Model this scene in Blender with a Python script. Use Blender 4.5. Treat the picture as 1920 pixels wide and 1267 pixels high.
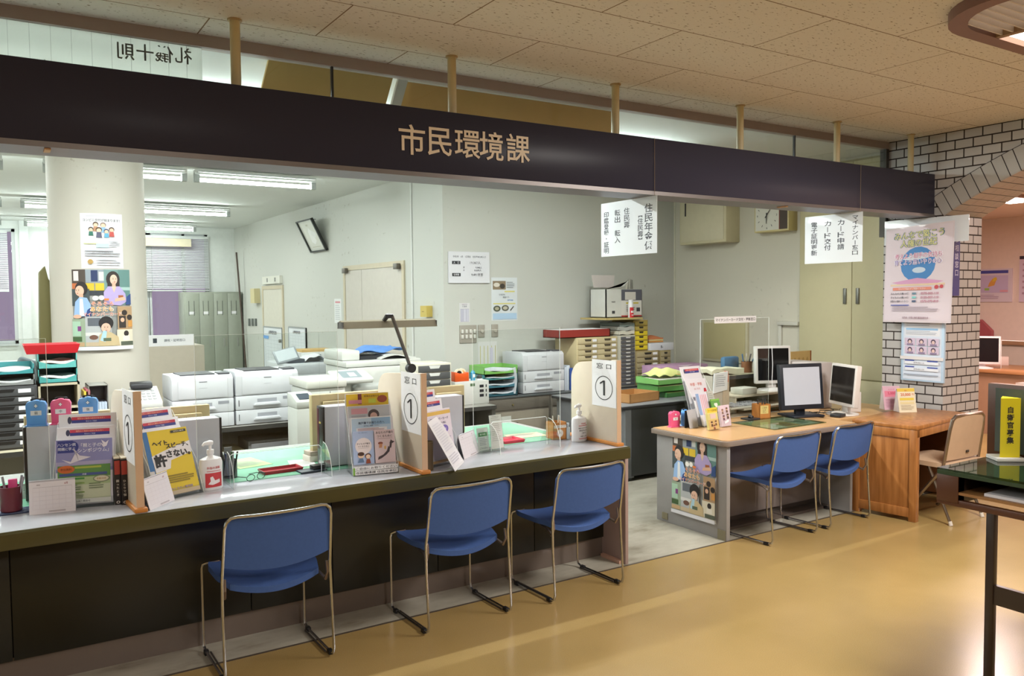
import bpy, bmesh, math, random
from mathutils import Vector, Matrix
from math import sin, cos, pi, radians, sqrt, atan2

random.seed(7)
for o in list(bpy.data.objects): bpy.data.objects.remove(o)
SC = bpy.context.scene
COL = SC.collection

# ------------------------------------------------------------------ camera, world, exposure
FPX = 1536.57; YAW, PITCH, ROLL, EYE = .567994, -.050103, -.009198, 1.70
_f = Vector((sin(YAW)*cos(PITCH), cos(YAW)*cos(PITCH), sin(PITCH)))
_r0 = Vector((cos(YAW), -sin(YAW), 0)); _u0 = _r0.cross(_f)
_r = cos(ROLL)*_r0 + sin(ROLL)*_u0; _u = -sin(ROLL)*_r0 + cos(ROLL)*_u0
CAMP = Vector((0, 0, EYE))
cam = bpy.data.cameras.new('camera'); camo = bpy.data.objects.new('camera', cam); COL.objects.link(camo)
camo.matrix_world = Matrix(((_r.x, _u.x, -_f.x, 0), (_r.y, _u.y, -_f.y, 0), (_r.z, _u.z, -_f.z, EYE), (0, 0, 0, 1)))
cam.sensor_fit = 'HORIZONTAL'; cam.sensor_width = 36; cam.lens = FPX/1920*36; cam.clip_start = .05; cam.clip_end = 100
SC.camera = camo
W = bpy.data.worlds.new('world'); SC.world = W; W.use_nodes = True
W.node_tree.nodes['Background'].inputs[0].default_value = (.36, .28, .40, 1)
W.node_tree.nodes['Background'].inputs[1].default_value = .9
SC.view_settings.view_transform = 'Standard'; SC.view_settings.look = 'None'
SC.view_settings.exposure = 0.25; SC.view_settings.gamma = 1; SC.view_settings.use_curve_mapping = False
OFFICE_W, HALL_W, PINK_W = 32, 66, 85          # lamp powers (watts per lamp)
OFFICE_C, HALL_C, PINK_C = (.98, 1.0, .97), (1.0, .97, .92), (1.0, .78, .72)

def at(px, py, x=None, y=None, z=None):
    """the point of a plane x=, y= or z= that a sight line of the survey photo meets"""
    d = (px-960)/FPX*_r - (py-633.5)/FPX*_u + _f
    t = x/d.x if x is not None else y/d.y if y is not None else (z-EYE)/d.z
    return CAMP + t*d

# ------------------------------------------------------------------ materials
def lin(h):
    h = h.lstrip('#'); o = []
    for i in (0, 2, 4):
        c = int(h[i:i+2], 16)/255
        o.append(c/12.92 if c <= .04045 else ((c+.055)/1.055)**2.4)
    return (*o, 1)
_M = {}
def M(h, rough=.5, metal=0., coat=0., vary=.06, scale=14., bump=0., emit=0., spec=.5):
    key = (h, rough, metal, coat, vary, scale, bump, emit, spec)
    if key in _M: return _M[key]
    m = bpy.data.materials.new('finish_'+h.strip('#')); m.use_nodes = True
    nt = m.node_tree; p = nt.nodes['Principled BSDF']; c = lin(h)
    p.inputs['Roughness'].default_value = rough; p.inputs['Metallic'].default_value = metal
    p.inputs['Coat Weight'].default_value = coat; p.inputs['Specular IOR Level'].default_value = spec
    p.inputs['Coat Roughness'].default_value = .05
    if vary:
        tc = nt.nodes.new('ShaderNodeTexCoord'); n = nt.nodes.new('ShaderNodeTexNoise'); n.inputs['Scale'].default_value = scale
        n.inputs['Detail'].default_value = 3
        mr = nt.nodes.new('ShaderNodeMapRange'); mr.inputs['To Min'].default_value = 1-vary; mr.inputs['To Max'].default_value = 1+vary
        mx = nt.nodes.new('ShaderNodeMix'); mx.data_type = 'RGBA'; mx.blend_type = 'MULTIPLY'; mx.inputs[0].default_value = 1
        nt.links.new(tc.outputs['Object'], n.inputs['Vector']); nt.links.new(n.outputs['Fac'], mr.inputs['Value'])
        mx.inputs[6].default_value = c; nt.links.new(mr.outputs[0], mx.inputs[7]); nt.links.new(mx.outputs[2], p.inputs['Base Color'])
        if bump:
            b = nt.nodes.new('ShaderNodeBump'); b.inputs['Strength'].default_value = bump; b.inputs['Distance'].default_value = .002
            nt.links.new(n.outputs['Fac'], b.inputs['Height']); nt.links.new(b.outputs[0], p.inputs['Normal'])
    else: p.inputs['Base Color'].default_value = c
    if emit:
        p.inputs['Emission Color'].default_value = c; p.inputs['Emission Strength'].default_value = emit
    _M[key] = m; return m
def ink(h): return M(h, .6, vary=0)
def node(nt, t, **kw):
    n = nt.nodes.new(t)
    for k, v in kw.items(): setattr(n, k, v)
    return n
def newmat(name):
    m = bpy.data.materials.new(name); m.use_nodes = True
    return m, m.node_tree, m.node_tree.nodes['Principled BSDF']

def clear_mat(name, tint, gloss, rough=.02, ior=1.45):
    """clear sheet: lets light through, reflects by Fresnel"""
    m = bpy.data.materials.new(name); m.use_nodes = True; nt = m.node_tree; nt.nodes.clear()
    o = node(nt, 'ShaderNodeOutputMaterial'); mx = node(nt, 'ShaderNodeMixShader'); t = node(nt, 'ShaderNodeBsdfTransparent')
    g = node(nt, 'ShaderNodeBsdfGlossy'); g.inputs['Roughness'].default_value = rough
    t.inputs[0].default_value = lin(tint); fr = node(nt, 'ShaderNodeLayerWeight'); fr.inputs[0].default_value = .5
    mr = node(nt, 'ShaderNodeMapRange'); mr.inputs['To Min'].default_value = gloss; mr.inputs['To Max'].default_value = .6
    pw = node(nt, 'ShaderNodeMath', operation='POWER'); pw.inputs[1].default_value = 2.5
    nt.links.new(fr.outputs['Facing'], pw.inputs[0]); nt.links.new(pw.outputs[0], mr.inputs['Value'])
    nt.links.new(mr.outputs[0], mx.inputs[0]); nt.links.new(t.outputs[0], mx.inputs[1]); nt.links.new(g.outputs[0], mx.inputs[2])
    nt.links.new(mx.outputs[0], o.inputs[0]); return m
ACRYL = clear_mat('clear_acrylic', '#f8faf9', .018)
GLASS = clear_mat('window_glass', '#f4f6f6', .03)
EDGE = M('#eef4f2', .15, vary=0)
CHROME = M('#c3c6cd', .2, 1.0, vary=.03)
STEEL = M('#a9a9a6', .35, 1.0, vary=.05)
BLACK = M('#17171a', .4)
WHITEP = M('#d8d8d8', .45)
PAPER = M('#e9e9ec', .7, vary=.02)

# ------------------------------------------------------------------ mesh builder
_TXT = {}
def glyphs(s, bold=0.):
    """outline of one line of lettering as verts / faces, about one unit high"""
    k = (s, bold)
    if k in _TXT: return _TXT[k]
    cu = bpy.data.curves.new('lettering', 'FONT'); cu.body = s; cu.size = 1; cu.resolution_u = 2; cu.offset = bold; cu.fill_mode = 'FRONT'
    o = bpy.data.objects.new('lettering', cu); COL.objects.link(o)
    bpy.context.view_layer.update()
    me = bpy.data.meshes.new_from_object(o.evaluated_get(bpy.context.evaluated_depsgraph_get()))
    vs = [v.co.to_2d() for v in me.vertices]; fs = [tuple(p.vertices) for p in me.polygons]
    bpy.data.objects.remove(o); bpy.data.curves.remove(cu); bpy.data.meshes.remove(me)
    if vs:
        x0 = min(v.x for v in vs); x1 = max(v.x for v in vs); y0 = min(v.y for v in vs); y1 = max(v.y for v in vs)
    else: x0 = x1 = y0 = y1 = 0
    r = (vs, fs, x0, x1, y0, y1); _TXT[k] = r; return r

class B:
    def __init__(s): s.v = []; s.f = []; s.mi = []; s.ms = []; s.X = Matrix.Identity(4)
    def mat(s, m):
        if m not in s.ms: s.ms.append(m)
        return s.ms.index(m)
    def add(s, vs, fs, m):
        n = len(s.v); i = s.mat(m)
        s.v += [s.X @ Vector(v) for v in vs]; s.f += [tuple(a+n for a in f) for f in fs]; s.mi += [i]*len(fs); return s
    def bm(s, bm, m):
        bm.verts.index_update(); vs = [v.co.copy() for v in bm.verts]; fs = [tuple(v.index for v in f.verts) for f in bm.faces]
        bm.free(); return s.add(vs, fs, m)
    def box(s, x0, x1, y0, y1, z0, z1, m, bev=0., seg=2):
        bm = bmesh.new(); bmesh.ops.create_cube(bm, size=1)
        for v in bm.verts: v.co = Vector(((x0+x1)/2+v.co.x*(x1-x0), (y0+y1)/2+v.co.y*(y1-y0), (z0+z1)/2+v.co.z*(z1-z0)))
        if bev: bmesh.ops.bevel(bm, geom=list(bm.edges), offset=min(bev, .45*min(abs(x1-x0), abs(y1-y0), abs(z1-z0))), segments=seg, affect='EDGES', profile=.5)
        return s.bm(bm, m)
    def cb(s, cx, cy, cz, sx, sy, sz, m, bev=0., seg=2): return s.box(cx-sx/2, cx+sx/2, cy-sy/2, cy+sy/2, cz-sz/2, cz+sz/2, m, bev, seg)
    def prism(s, pts, a0, a1, m, axis='y', bev=0., seg=2):
        """polygon drawn in the plane across an axis and pushed along it (x: pts are y,z; y: x,z; z: x,y)"""
        bm = bmesh.new()
        def c(p, a): return {'x': (a, p[0], p[1]), 'y': (p[0], a, p[1]), 'z': (p[0], p[1], a)}[axis]
        A = [bm.verts.new(c(p, a0)) for p in pts]; Z = [bm.verts.new(c(p, a1)) for p in pts]; n = len(pts)
        bm.faces.new(A); bm.faces.new(Z[::-1])
        for i in range(n): bm.faces.new((A[i], Z[i], Z[(i+1) % n], A[(i+1) % n]))
        bmesh.ops.recalc_face_normals(bm, faces=bm.faces)
        if bev: bmesh.ops.bevel(bm, geom=list(bm.edges), offset=bev, segments=seg, affect='EDGES', profile=.5)
        return s.bm(bm, m)
    def tube(s, pts, r, m, n=8, closed=False):
        P = [Vector(p) for p in pts]; k = len(P); rs = r if isinstance(r, (list, tuple)) else [r]*k
        vs = []; fs = []; up = None
        for i, p in enumerate(P):
            a = P[i-1] if (i > 0 or closed) else p; b = P[(i+1) % k] if (i < k-1 or closed) else p
            t = (b-a).normalized()
            if up is None:
                up = t.orthogonal().normalized()
            else:
                up = (up - t*up.dot(t)); up = up.normalized() if up.length > 1e-6 else t.orthogonal().normalized()
            w = t.cross(up)
            sc = 1
            if 0 < i < k-1 or closed:
                d1 = (p-a).normalized(); d2 = (b-p).normalized(); cc = max(-.9, min(1, d1.dot(d2))); sc = 1/sqrt((1+cc)/2)
                sc = min(sc, 1.4)
            for j in range(n):
                q = 2*pi*j/n; vs.append(p+(up*cos(q)+w*sin(q))*rs[i]*sc)
        for i in range(k if closed else k-1):
            for j in range(n):
                a, b2 = i*n+j, i*n+(j+1) % n; c2, d2 = ((i+1) % k)*n+(j+1) % n, ((i+1) % k)*n+j
                fs.append((a, b2, c2, d2))
        if not closed: fs.append(tuple(range(n))[::-1]); fs.append(tuple(range((k-1)*n, k*n)))
        return s.add(vs, fs, m)
    def cyl(s, p, q, r0, m, r1=None, n=16): return s.tube([p, q], [r0, r0 if r1 is None else r1], m, n)
    def lathe(s, prof, m, n=20, c=(0, 0), sy=1.):
        vs = []; fs = []; k = len(prof)
        for r, z in prof:
            for j in range(n): vs.append((c[0]+r*cos(2*pi*j/n), c[1]+r*sy*sin(2*pi*j/n), z))
        for i in range(k-1):
            for j in range(n): fs.append((i*n+j, i*n+(j+1) % n, (i+1)*n+(j+1) % n, (i+1)*n+j))
        fs.append(tuple(range(n))[::-1]); fs.append(tuple(range((k-1)*n, k*n)))
        return s.add(vs, fs, m)
    def slab(s, fn, nu, nv, off, m):
        """surface fn(u,v) with a thickness given by the vector off"""
        off = Vector(off); g = [[Vector(fn(i/nu, j/nv)) for j in range(nv+1)] for i in range(nu+1)]
        vs = [p for r in g for p in r]+[p+off for r in g for p in r]; N = (nu+1)*(nv+1); fs = []
        I = lambda i, j: i*(nv+1)+j
        for i in range(nu):
            for j in range(nv):
                q = (I(i, j), I(i+1, j), I(i+1, j+1), I(i, j+1)); fs.append(q[::-1]); fs.append(tuple(a+N for a in q))
        ring = [I(i, 0) for i in range(nu)]+[I(nu, j) for j in range(nv)]+[I(i, nv) for i in range(nu, 0, -1)]+[I(0, j) for j in range(nv, 0, -1)]
        for a, b in zip(ring, ring[1:]+ring[:1]): fs.append((a, b, b+N, a+N))
        bm = bmesh.new(); V = [bm.verts.new(v) for v in vs]
        for f in fs: bm.faces.new([V[a] for a in f])
        bmesh.ops.recalc_face_normals(bm, faces=bm.faces); return s.bm(bm, m)
    # -- printed surface: items in a unit square
    def art(s, fn, items, wd, ht, d0=.0006, step=.0003, strips=0):
        d = d0
        for it in items:
            k = it[0]
            if k == 't':
                _, u, v, h, txt, col, *rest = it; opt = rest[0] if rest else {}
                bo = opt.get('b', .012); vs, fs, x0, x1, y0, y1 = glyphs(txt, min(bo, .014))
                if not vs: continue
                sc = h*ht; w = (x1-x0)*sc; sx = sc
                mw = opt.get('w')
                if mw and (w > mw*wd or opt.get('fill')): sx = sc*mw*wd/w; w = mw*wd
                al = opt.get('al', 'c'); ou = u*wd-(w/2 if al == 'c' else w if al == 'r' else 0)
                mid = .36
                mir = -1 if opt.get('mir') else 1
                P = [fn((ou+(p.x-x0)*sx)/wd if mir > 0 else (ou+w-(p.x-x0)*sx)/wd, v+(p.y-mid)*sc/ht, d) for p in vs]
                e = max(0, bo-.014)*sc           # heavier lettering: the same line struck again a little aside
                for a, c in (((0, 0),) if e <= 0 else ((-e, -e), (-e, e), (e, -e), (e, e))):
                    d += .00001; s.add(P if e <= 0 else [fn((ou+(p.x-x0)*sx+a)/wd, v+((p.y-mid)*sc+c)/ht, d) for p in vs], fs, ink(col))
            else:
                if k == 'r': _, a, b, c, e, col = it; poly = [(a, b), (c, b), (c, e), (a, e)]
                elif k == 'e':
                    _, cx, cy, rx, ry, col = it; poly = [(cx+rx*cos(2*pi*i/18), cy+ry*sin(2*pi*i/18)) for i in range(18)]
                elif k == 'p': _, poly, col = it
                elif k == 'o':        # ring
                    _, cx, cy, rx, ry, th, col = it; n = 32
                    vs = [fn(cx+rx*cos(2*pi*i/n), cy+ry*sin(2*pi*i/n), d) for i in range(n)]+[fn(cx+(rx-th)*cos(2*pi*i/n), cy+(ry-th*wd/ht)*sin(2*pi*i/n), d) for i in range(n)]
                    s.add(vs, [(i, (i+1) % n, n+(i+1) % n, n+i) for i in range(n)], ink(col)); d += step; continue
                m = ink(col) if isinstance(col, str) else col
                for q in (clipstrips(poly, strips) if strips else [poly]):
                    s.add([fn(a, b, d) for a, b in q], [tuple(range(len(q)))], m)
            d += step
        return s
    def build(s, name, parent=None, loc=None, rz=0, smooth=35):
        me = bpy.data.meshes.new(name); me.from_pydata([tuple(v) for v in s.v], [], s.f)
        for m in s.ms: me.materials.append(m)
        me.polygons.foreach_set('material_index', s.mi)
        me.validate(); me.update()
        if smooth:
            me.polygons.foreach_set('use_smooth', [True]*len(me.polygons)); me.set_sharp_from_angle(angle=radians(smooth))
        o = bpy.data.objects.new(name, me); COL.objects.link(o)
        if parent is not None: o.parent = parent
        if loc is not None: o.location = loc
        o.rotation_euler.z = rz
        return o
def clipstrips(poly, n):
    def cut(P, x, keep):
        R = []
        for i in range(len(P)):
            a, b = P[i], P[(i+1) % len(P)]
            ia = (a[0]-x)*keep >= 0; ib = (b[0]-x)*keep >= 0
            if ia: R.append(a)
            if ia != ib:
                t = (x-a[0])/(b[0]-a[0]); R.append((x, a[1]+t*(b[1]-a[1])))
        return R
    out = []
    for i in range(n):
        q = cut(cut(poly, i/n, 1), (i+1)/n, -1) if poly else []
        if len(q) > 2: out.append(q)
    return out
def face(O, U, V):
    """printing plane: O lower left corner, U and V full width and height vectors"""
    O, U, V = Vector(O), Vector(U), Vector(V); N = U.cross(V).normalized()
    return (lambda u, v, d: O+U*u+V*v+N*d), U.length, V.length

def tag(o, label, cat, group=None):
    o['label'] = label; o['category'] = cat
    if group: o['group'] = group
    return o
def thing(name, label, cat, loc=(0, 0, 0), rz=0., group=None):
    o = bpy.data.objects.new(name, None); COL.objects.link(o); o.empty_display_size = .05
    o.location = loc; o.rotation_euler.z = rz; return tag(o, label, cat, group)
def one(b, name, label, cat, loc=(0, 0, 0), rz=0., group=None, smooth=35):
    return tag(b.build(name, None, loc, rz, smooth), label, cat, group)
def struct(b, name, smooth=35):
    o = b.build(name, smooth=smooth); o['kind'] = 'structure'; return o
def dup(root, loc, rz, label=None, group=None):
    r = root.copy(); COL.objects.link(r); r.location = loc; r.rotation_euler.z = rz
    if label: r['label'] = label
    if group: r['group'] = group
    for ch in list(root.children):
        c = ch.copy(); COL.objects.link(c); c.parent = r
        for g in list(ch.children):
            e = g.copy(); COL.objects.link(e); e.parent = c
    return r
def sheet(w, h, t=.001, m=None):
    """a sheet standing upright, facing -y, base centre at the origin"""
    b = B(); b.box(-w/2, w/2, 0, t, 0, h, m or PAPER); return b
def lines(u0, u1, v0, v1, n, col, fill=.45, seed=1):
    """rows of fine print too small to read"""
    rr = random.Random(seed); o = []; p = (v1-v0)/n
    for i in range(n): o.append(('r', u0, v1-p*(i+fill), u0+(u1-u0)*rr.uniform(.72, 1), v1-p*i-p*.1, col))
    return o
# ================================================================== lamps (lights the place has, plus unseen added ones)
def area(parent, loc, sx, sy, w, col, rot=None):
    l = bpy.data.lights.new('lamp_light', 'AREA'); l.shape = 'RECTANGLE'; l.size = sx; l.size_y = sy; l.energy = w; l.color = col
    o = bpy.data.objects.new('lamp_light', l); COL.objects.link(o); o.parent = parent; o.location = loc
    if rot: o.rotation_euler = rot
    return o
TUBE = M('#f2fffb', .4, vary=0, emit=38)
def batten():
    t = thing('fluorescent_lamp', 'x', 'ceiling lamp')
    b = B(); b.box(-.62, .62, -.05, .05, -.045, 0, M('#c9cdca', .5)); b.box(-.60, .60, -.09, .09, -.028, -.022, M('#d4d8d4', .5))
    b.build('lamp_housing', t)
    for sx in (-1, 1):
        b = B(); b.box(sx*.60-.025, sx*.60+.025, -.03, .03, -.12, -.03, M('#9ea3a0', .5)); b.build('lamp_holder', t)
    b = B(); b.cyl((-.58, 0, -.095), (.58, 0, -.095), .019, TUBE, n=10); b.build('lamp_tube', t)
    area(t, (0, 0, -.125), 1.15, .04, OFFICE_W, OFFICE_C)
    return t
ROWS = ((5.45, 3.5, 2.0), (8.7, 3.03, .4), (12.1, 2.95, .43), (15.0, 3.08, .46))
FAR = bpy.data.lights.new('far_lamp_light', 'AREA'); FAR.shape = 'RECTANGLE'; FAR.size = 1.15; FAR.size_y = .04; FAR.energy = OFFICE_W*.42; FAR.color = OFFICE_C
tl = None
for ri, (yy, xe, xs) in enumerate(ROWS):
    where = ('nearest the counter', 'in the first row beyond the column', 'in the second row beyond the column', 'in the farthest row')[ri]
    cs = [xe-.62, xe-.62-1.32] if xe-xs > 2.4 else [xe-.62]
    cs += [xs-.25-.62-1.32*k for k in range(3)] if ri else [4.6, 1.58, .26, -1.06, -2.38]  # rightmost tube of the nearest row: unseen, added to brighten the end wall
    for x in cs:
        side = 'right of the column' if x > .6 else 'left of the column'
        t = tl = batten() if tl is None else dup(tl, (0, 0, 0), 0)
        if ri: [setattr(c, 'data', FAR) for c in t.children if c.type == 'LIGHT']
        t.location = (x, yy, 3.0); t['label'] = f'white bare tube ceiling lamp {where}, {side}'; t['group'] = f'tube lamps {where} {side}'

HALLP = M('#ffe9d2', .4, vary=0, emit=5.5)
def hall_lamp(x, y, label, power):
    """square ceiling lamp with round corners: a louvred half and a lit half"""
    t = thing('ceiling_lamp', label, 'ceiling lamp', (x, y, 3.03))
    def rr(w, h, r, n=8):
        P = []
        for cx, cy, a0 in ((w/2-r, h/2-r, 0), (-w/2+r, h/2-r, 90), (-w/2+r, -h/2+r, 180), (w/2-r, -h/2+r, 270)):
            P += [(cx+r*cos(radians(a0+90*i/n)), cy+r*sin(radians(a0+90*i/n))) for i in range(n+1)]
        return P
    b = B(); o = rr(1.5, 1.5, .38); i = rr(1.34, 1.34, .31); n = len(o); m = M('#7d5a4e', .5)
    vs = [(p[0], p[1], 0) for p in o]+[(p[0], p[1], -.05) for p in o]+[(p[0], p[1], -.05) for p in i]+[(p[0], p[1], -.01) for p in i]; fs = []
    for k in range(3):
        for j in range(n): fs.append((k*n+j, k*n+(j+1) % n, (k+1)*n+(j+1) % n, (k+1)*n+j))
    b.add(vs, fs, m); b.build('lamp_rim', t)
    def half(x0, x1, mm, nm, z):
        P = []
        for q in clip2(i, x0, x1): P.append(q)
        b = B(); b.add([(p[0], p[1], z) for p in P], [tuple(range(len(P)))[::-1]], mm); return b.build(nm, t)
    half(-.15, .7, HALLP, 'lamp_panel', -.02)
    half(-.7, -.15, M('#e6ddd4', .5, emit=.35), 'louvre_back', -.012)
    b = B()
    for k in range(25):
        yy = -.64+k*.0533; ex = -.67 if abs(yy) < .36 else -.67+.31-sqrt(max(0, .31**2-(abs(yy)-.36)**2))
        if ex < -.16: b.box(ex, -.17, yy-.004, yy+.004, -.045, -.012, M('#cfc3ba', .5))
    b.build('louvre', t)
    b = B(); b.box(-.18, -.14, -.67, .67, -.048, -.01, M('#8a6a45', .5)); b.build('divider_bar', t)
    area(t, (.25, 0, -.06), .8, 1.2, power, HALL_C)
    return t
def clip2(P, x0, x1):
    W_ = 2.; Q = [((p[0]+1)/W_, p[1]) for p in P]
    def cut(P, x, keep):
        R = []
        for k in range(len(P)):
            a, b = P[k], P[(k+1) % len(P)]; ia = (a[0]-x)*keep >= 0; ib = (b[0]-x)*keep >= 0
            if ia: R.append(a)
            if ia != ib: tt = (x-a[0])/(b[0]-a[0]); R.append((x, a[1]+tt*(b[1]-a[1])))
        return R
    return cut(cut(P, x0, 1), x1, -1)
hall_lamp(4.50, 1.55, 'square ceiling lamp with round corners above the public floor', HALL_W*2.2)
hall_lamp(1.1, -1.4, 'unseen second square ceiling lamp added over the public floor, facing the middle of the counter', HALL_W*1.6)  # this and the next lamp are unseen, added to light the public side
hall_lamp(-2.2, 1.2, 'unseen third square ceiling lamp, added over the left end of the public floor', HALL_W*.35)

# ================================================================== the room
# --- floors
m, nt, p = newmat('yellow_lino')
tc = node(nt, 'ShaderNodeTexCoord'); n1 = node(nt, 'ShaderNodeTexNoise'); n1.inputs['Scale'].default_value = 260; n1.inputs['Detail'].default_value = 2
n2 = node(nt, 'ShaderNodeTexNoise'); n2.inputs['Scale'].default_value = 1.3; n2.inputs['Detail'].default_value = 4
cr = node(nt, 'ShaderNodeValToRGB'); cr.color_ramp.elements[0].position = .3; cr.color_ramp.elements[0].color = lin('#8b7445'); cr.color_ramp.elements[1].position = .75; cr.color_ramp.elements[1].color = lin('#a98e5e')
ad = node(nt, 'ShaderNodeMath', operation='ADD'); mu = node(nt, 'ShaderNodeMath', operation='MULTIPLY'); mu.inputs[1].default_value = .5
for n in (n1, n2): nt.links.new(tc.outputs['Object'], n.inputs['Vector'])
nt.links.new(n1.outputs['Fac'], ad.inputs[0]); nt.links.new(n2.outputs['Fac'], ad.inputs[1]); nt.links.new(ad.outputs[0], mu.inputs[0]); nt.links.new(mu.outputs[0], cr.inputs[0])
nt.links.new(cr.outputs[0], p.inputs['Base Color']); p.inputs['Roughness'].default_value = .24; p.inputs['Specular IOR Level'].default_value = .45
bp = node(nt, 'ShaderNodeBump'); bp.inputs['Strength'].default_value = .12; bp.inputs['Distance'].default_value = .004
n3 = node(nt, 'ShaderNodeTexNoise'); n3.inputs['Scale'].default_value = 9; n3.inputs['Detail'].default_value = 3
nt.links.new(tc.outputs['Object'], n3.inputs['Vector']); nt.links.new(n3.outputs['Fac'], bp.inputs['Height']); nt.links.new(bp.outputs[0], p.inputs['Normal'])
LINO = m
b = B(); b.box(-5, 6.85, -4.5, 3.915, -.05, 0, LINO); b.box(6.85, 12.05, -4.5, 9.5, -.05, 0, LINO); struct(b, 'floor', 0)
b = B(); b.box(-5, 6.85, 3.905, 3.92, -.04, .0015, M('#4a4036', .5)); struct(b, 'trim_1', 0)
m, nt, p = newmat('worn_concrete')
tc = node(nt, 'ShaderNodeTexCoord'); n1 = node(nt, 'ShaderNodeTexNoise'); n1.inputs['Scale'].default_value = 2.6; n1.inputs['Detail'].default_value = 7; n1.inputs['Roughness'].default_value = .65
mp = node(nt, 'ShaderNodeMapping'); mp.inputs['Scale'].default_value = (.7, 1.6, 1); nt.links.new(tc.outputs['Object'], mp.inputs[0]); nt.links.new(mp.outputs[0], n1.inputs['Vector'])
cr = node(nt, 'ShaderNodeValToRGB'); e = cr.color_ramp.elements; e[0].position = .3; e[0].color = lin('#6f6857'); e[1].position = .62; e[1].color = lin('#a9a598'); x = e.new(.45); x.color = lin('#979285')
nt.links.new(n1.outputs['Fac'], cr.inputs[0]); nt.links.new(cr.outputs[0], p.inputs['Base Color']); p.inputs['Roughness'].default_value = .35
OFLOOR = m
b = B(); b.box(-5, 7.2, 3.92, 16, -.05, 0, OFLOOR); struct(b, 'floor', 0)
# --- hall ceiling: pitted tiles laid in half bond
m, nt, p = newmat('pitted_ceiling_tile')
tc = node(nt, 'ShaderNodeTexCoord'); mp = node(nt, 'ShaderNodeMapping'); mp.inputs['Location'].default_value = (.10, .5, 0)
br = node(nt, 'ShaderNodeTexBrick'); br.offset = .5; br.inputs['Scale'].default_value = 1; br.inputs['Brick Width'].default_value = 1.03; br.inputs['Row Height'].default_value = .51
br.inputs['Mortar Size'].default_value = .0035; br.inputs['Mortar Smooth'].default_value = .1
br.inputs['Color1'].default_value = lin('#ddd5ca'); br.inputs['Color2'].default_value = lin('#d9d1c6'); br.inputs['Mortar'].default_value = lin('#7d6142')
mp2 = node(nt, 'ShaderNodeMapping'); mp2.inputs['Scale'].default_value = (34, 85, 1)
vn = node(nt, 'ShaderNodeTexNoise'); vn.inputs['Scale'].default_value = 1; vn.inputs['Detail'].default_value = 2
gt = node(nt, 'ShaderNodeMapRange'); gt.inputs['From Min'].default_value = .635; gt.inputs['From Max'].default_value = .69
mx = node(nt, 'ShaderNodeMix', data_type='RGBA'); mx.inputs[7].default_value = lin('#7a6143')
L = nt.links.new
L(tc.outputs['Object'], mp.inputs[0]); L(mp.outputs[0], br.inputs['Vector']); L(tc.outputs['Object'], mp2.inputs[0]); L(mp2.outputs[0], vn.inputs['Vector'])
L(vn.outputs['Fac'], gt.inputs['Value']); L(gt.outputs[0], mx.inputs[0]); L(br.outputs['Color'], mx.inputs[6]); L(mx.outputs[2], p.inputs['Base Color'])
bp = node(nt, 'ShaderNodeBump', invert=True); bp.inputs['Strength'].default_value = .5; bp.inputs['Distance'].default_value = .004; L(gt.outputs[0], bp.inputs['Height']); L(bp.outputs[0], p.inputs['Normal'])
p.inputs['Roughness'].default_value = .85
b = B(); b.box(-5, 7.3, -4.5, 4.36, 3.03, 3.10, m); struct(b, 'ceiling', 0)
OWHITE = M('#d3d7d3', .8, scale=3, vary=.03)
b = B(); b.box(-5, 7.2, 4.42, 16, 3.03, 3.10, M('#d9dedb', .8, vary=.02)); struct(b, 'ceiling', 0)
b = B(); b.box(7.3, 12.05, -4.5, 9.5, 2.74, 2.80, M('#e6d0c4', .8)); struct(b, 'ceiling', 0)
# --- walls
def scuffed(name, col, mark, amount):
    m, nt, p = newmat(name); L = nt.links.new
    tc = node(nt, 'ShaderNodeTexCoord'); a = node(nt, 'ShaderNodeTexNoise'); a.inputs['Scale'].default_value = 1.1; a.inputs['Detail'].default_value = 3
    c = node(nt, 'ShaderNodeTexNoise'); c.inputs['Scale'].default_value = 16; c.inputs['Detail'].default_value = 5
    r1 = node(nt, 'ShaderNodeMapRange'); r1.inputs['From Min'].default_value = .56; r1.inputs['From Max'].default_value = .66
    r2 = node(nt, 'ShaderNodeMapRange'); r2.inputs['From Min'].default_value = .63; r2.inputs['From Max'].default_value = .70
    mu = node(nt, 'ShaderNodeMath', operation='MULTIPLY'); mu2 = node(nt, 'ShaderNodeMath', operation='MULTIPLY'); mu2.inputs[1].default_value = amount
    mx = node(nt, 'ShaderNodeMix', data_type='RGBA'); mx.inputs[6].default_value = lin(col); mx.inputs[7].default_value = lin(mark)
    for n in (a, c): L(tc.outputs['Object'], n.inputs['Vector'])
    L(a.outputs['Fac'], r1.inputs['Value']); L(c.outputs['Fac'], r2.inputs['Value']); L(r1.outputs[0], mu.inputs[0]); L(r2.outputs[0], mu.inputs[1]); L(mu.outputs[0], mu2.inputs[0])
    L(mu2.outputs[0], mx.inputs[0]); L(mx.outputs[2], p.inputs['Base Color']); p.inputs['Roughness'].default_value = .6; return m
PAINT = scuffed('office_wall_paint', '#c2c4bd', '#8b8878', .55)
PAINTB = scuffed('side_wall_paint', '#cbc8b9', '#8b8878', .3)
b = B(); b.box(3.95, 4.05, 8.15, 16, 0, 3.03, PAINT); b.box(3.93, 4.05, 7.45, 8.15, 0, 3.03, PAINT); struct(b, 'wall_records', 0)
b = B(); b.box(4.05, 7.25, 7.45, 7.6, 0, 3.03, PAINT); struct(b, 'wall_office_end', 0)
b = B(); b.box(7.14, 7.3, 4.36, 7.45, 0, 3.03, PAINTB); struct(b, 'wall_office_right', 0)
b = B(); b.box(7.125, 7.14, 7.435, 7.45, 0, 3.03, M('#d6d4c4', .5)); struct(b, 'trim_2', 0)
b = B()                                                     # far wall, with two window openings
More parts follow.
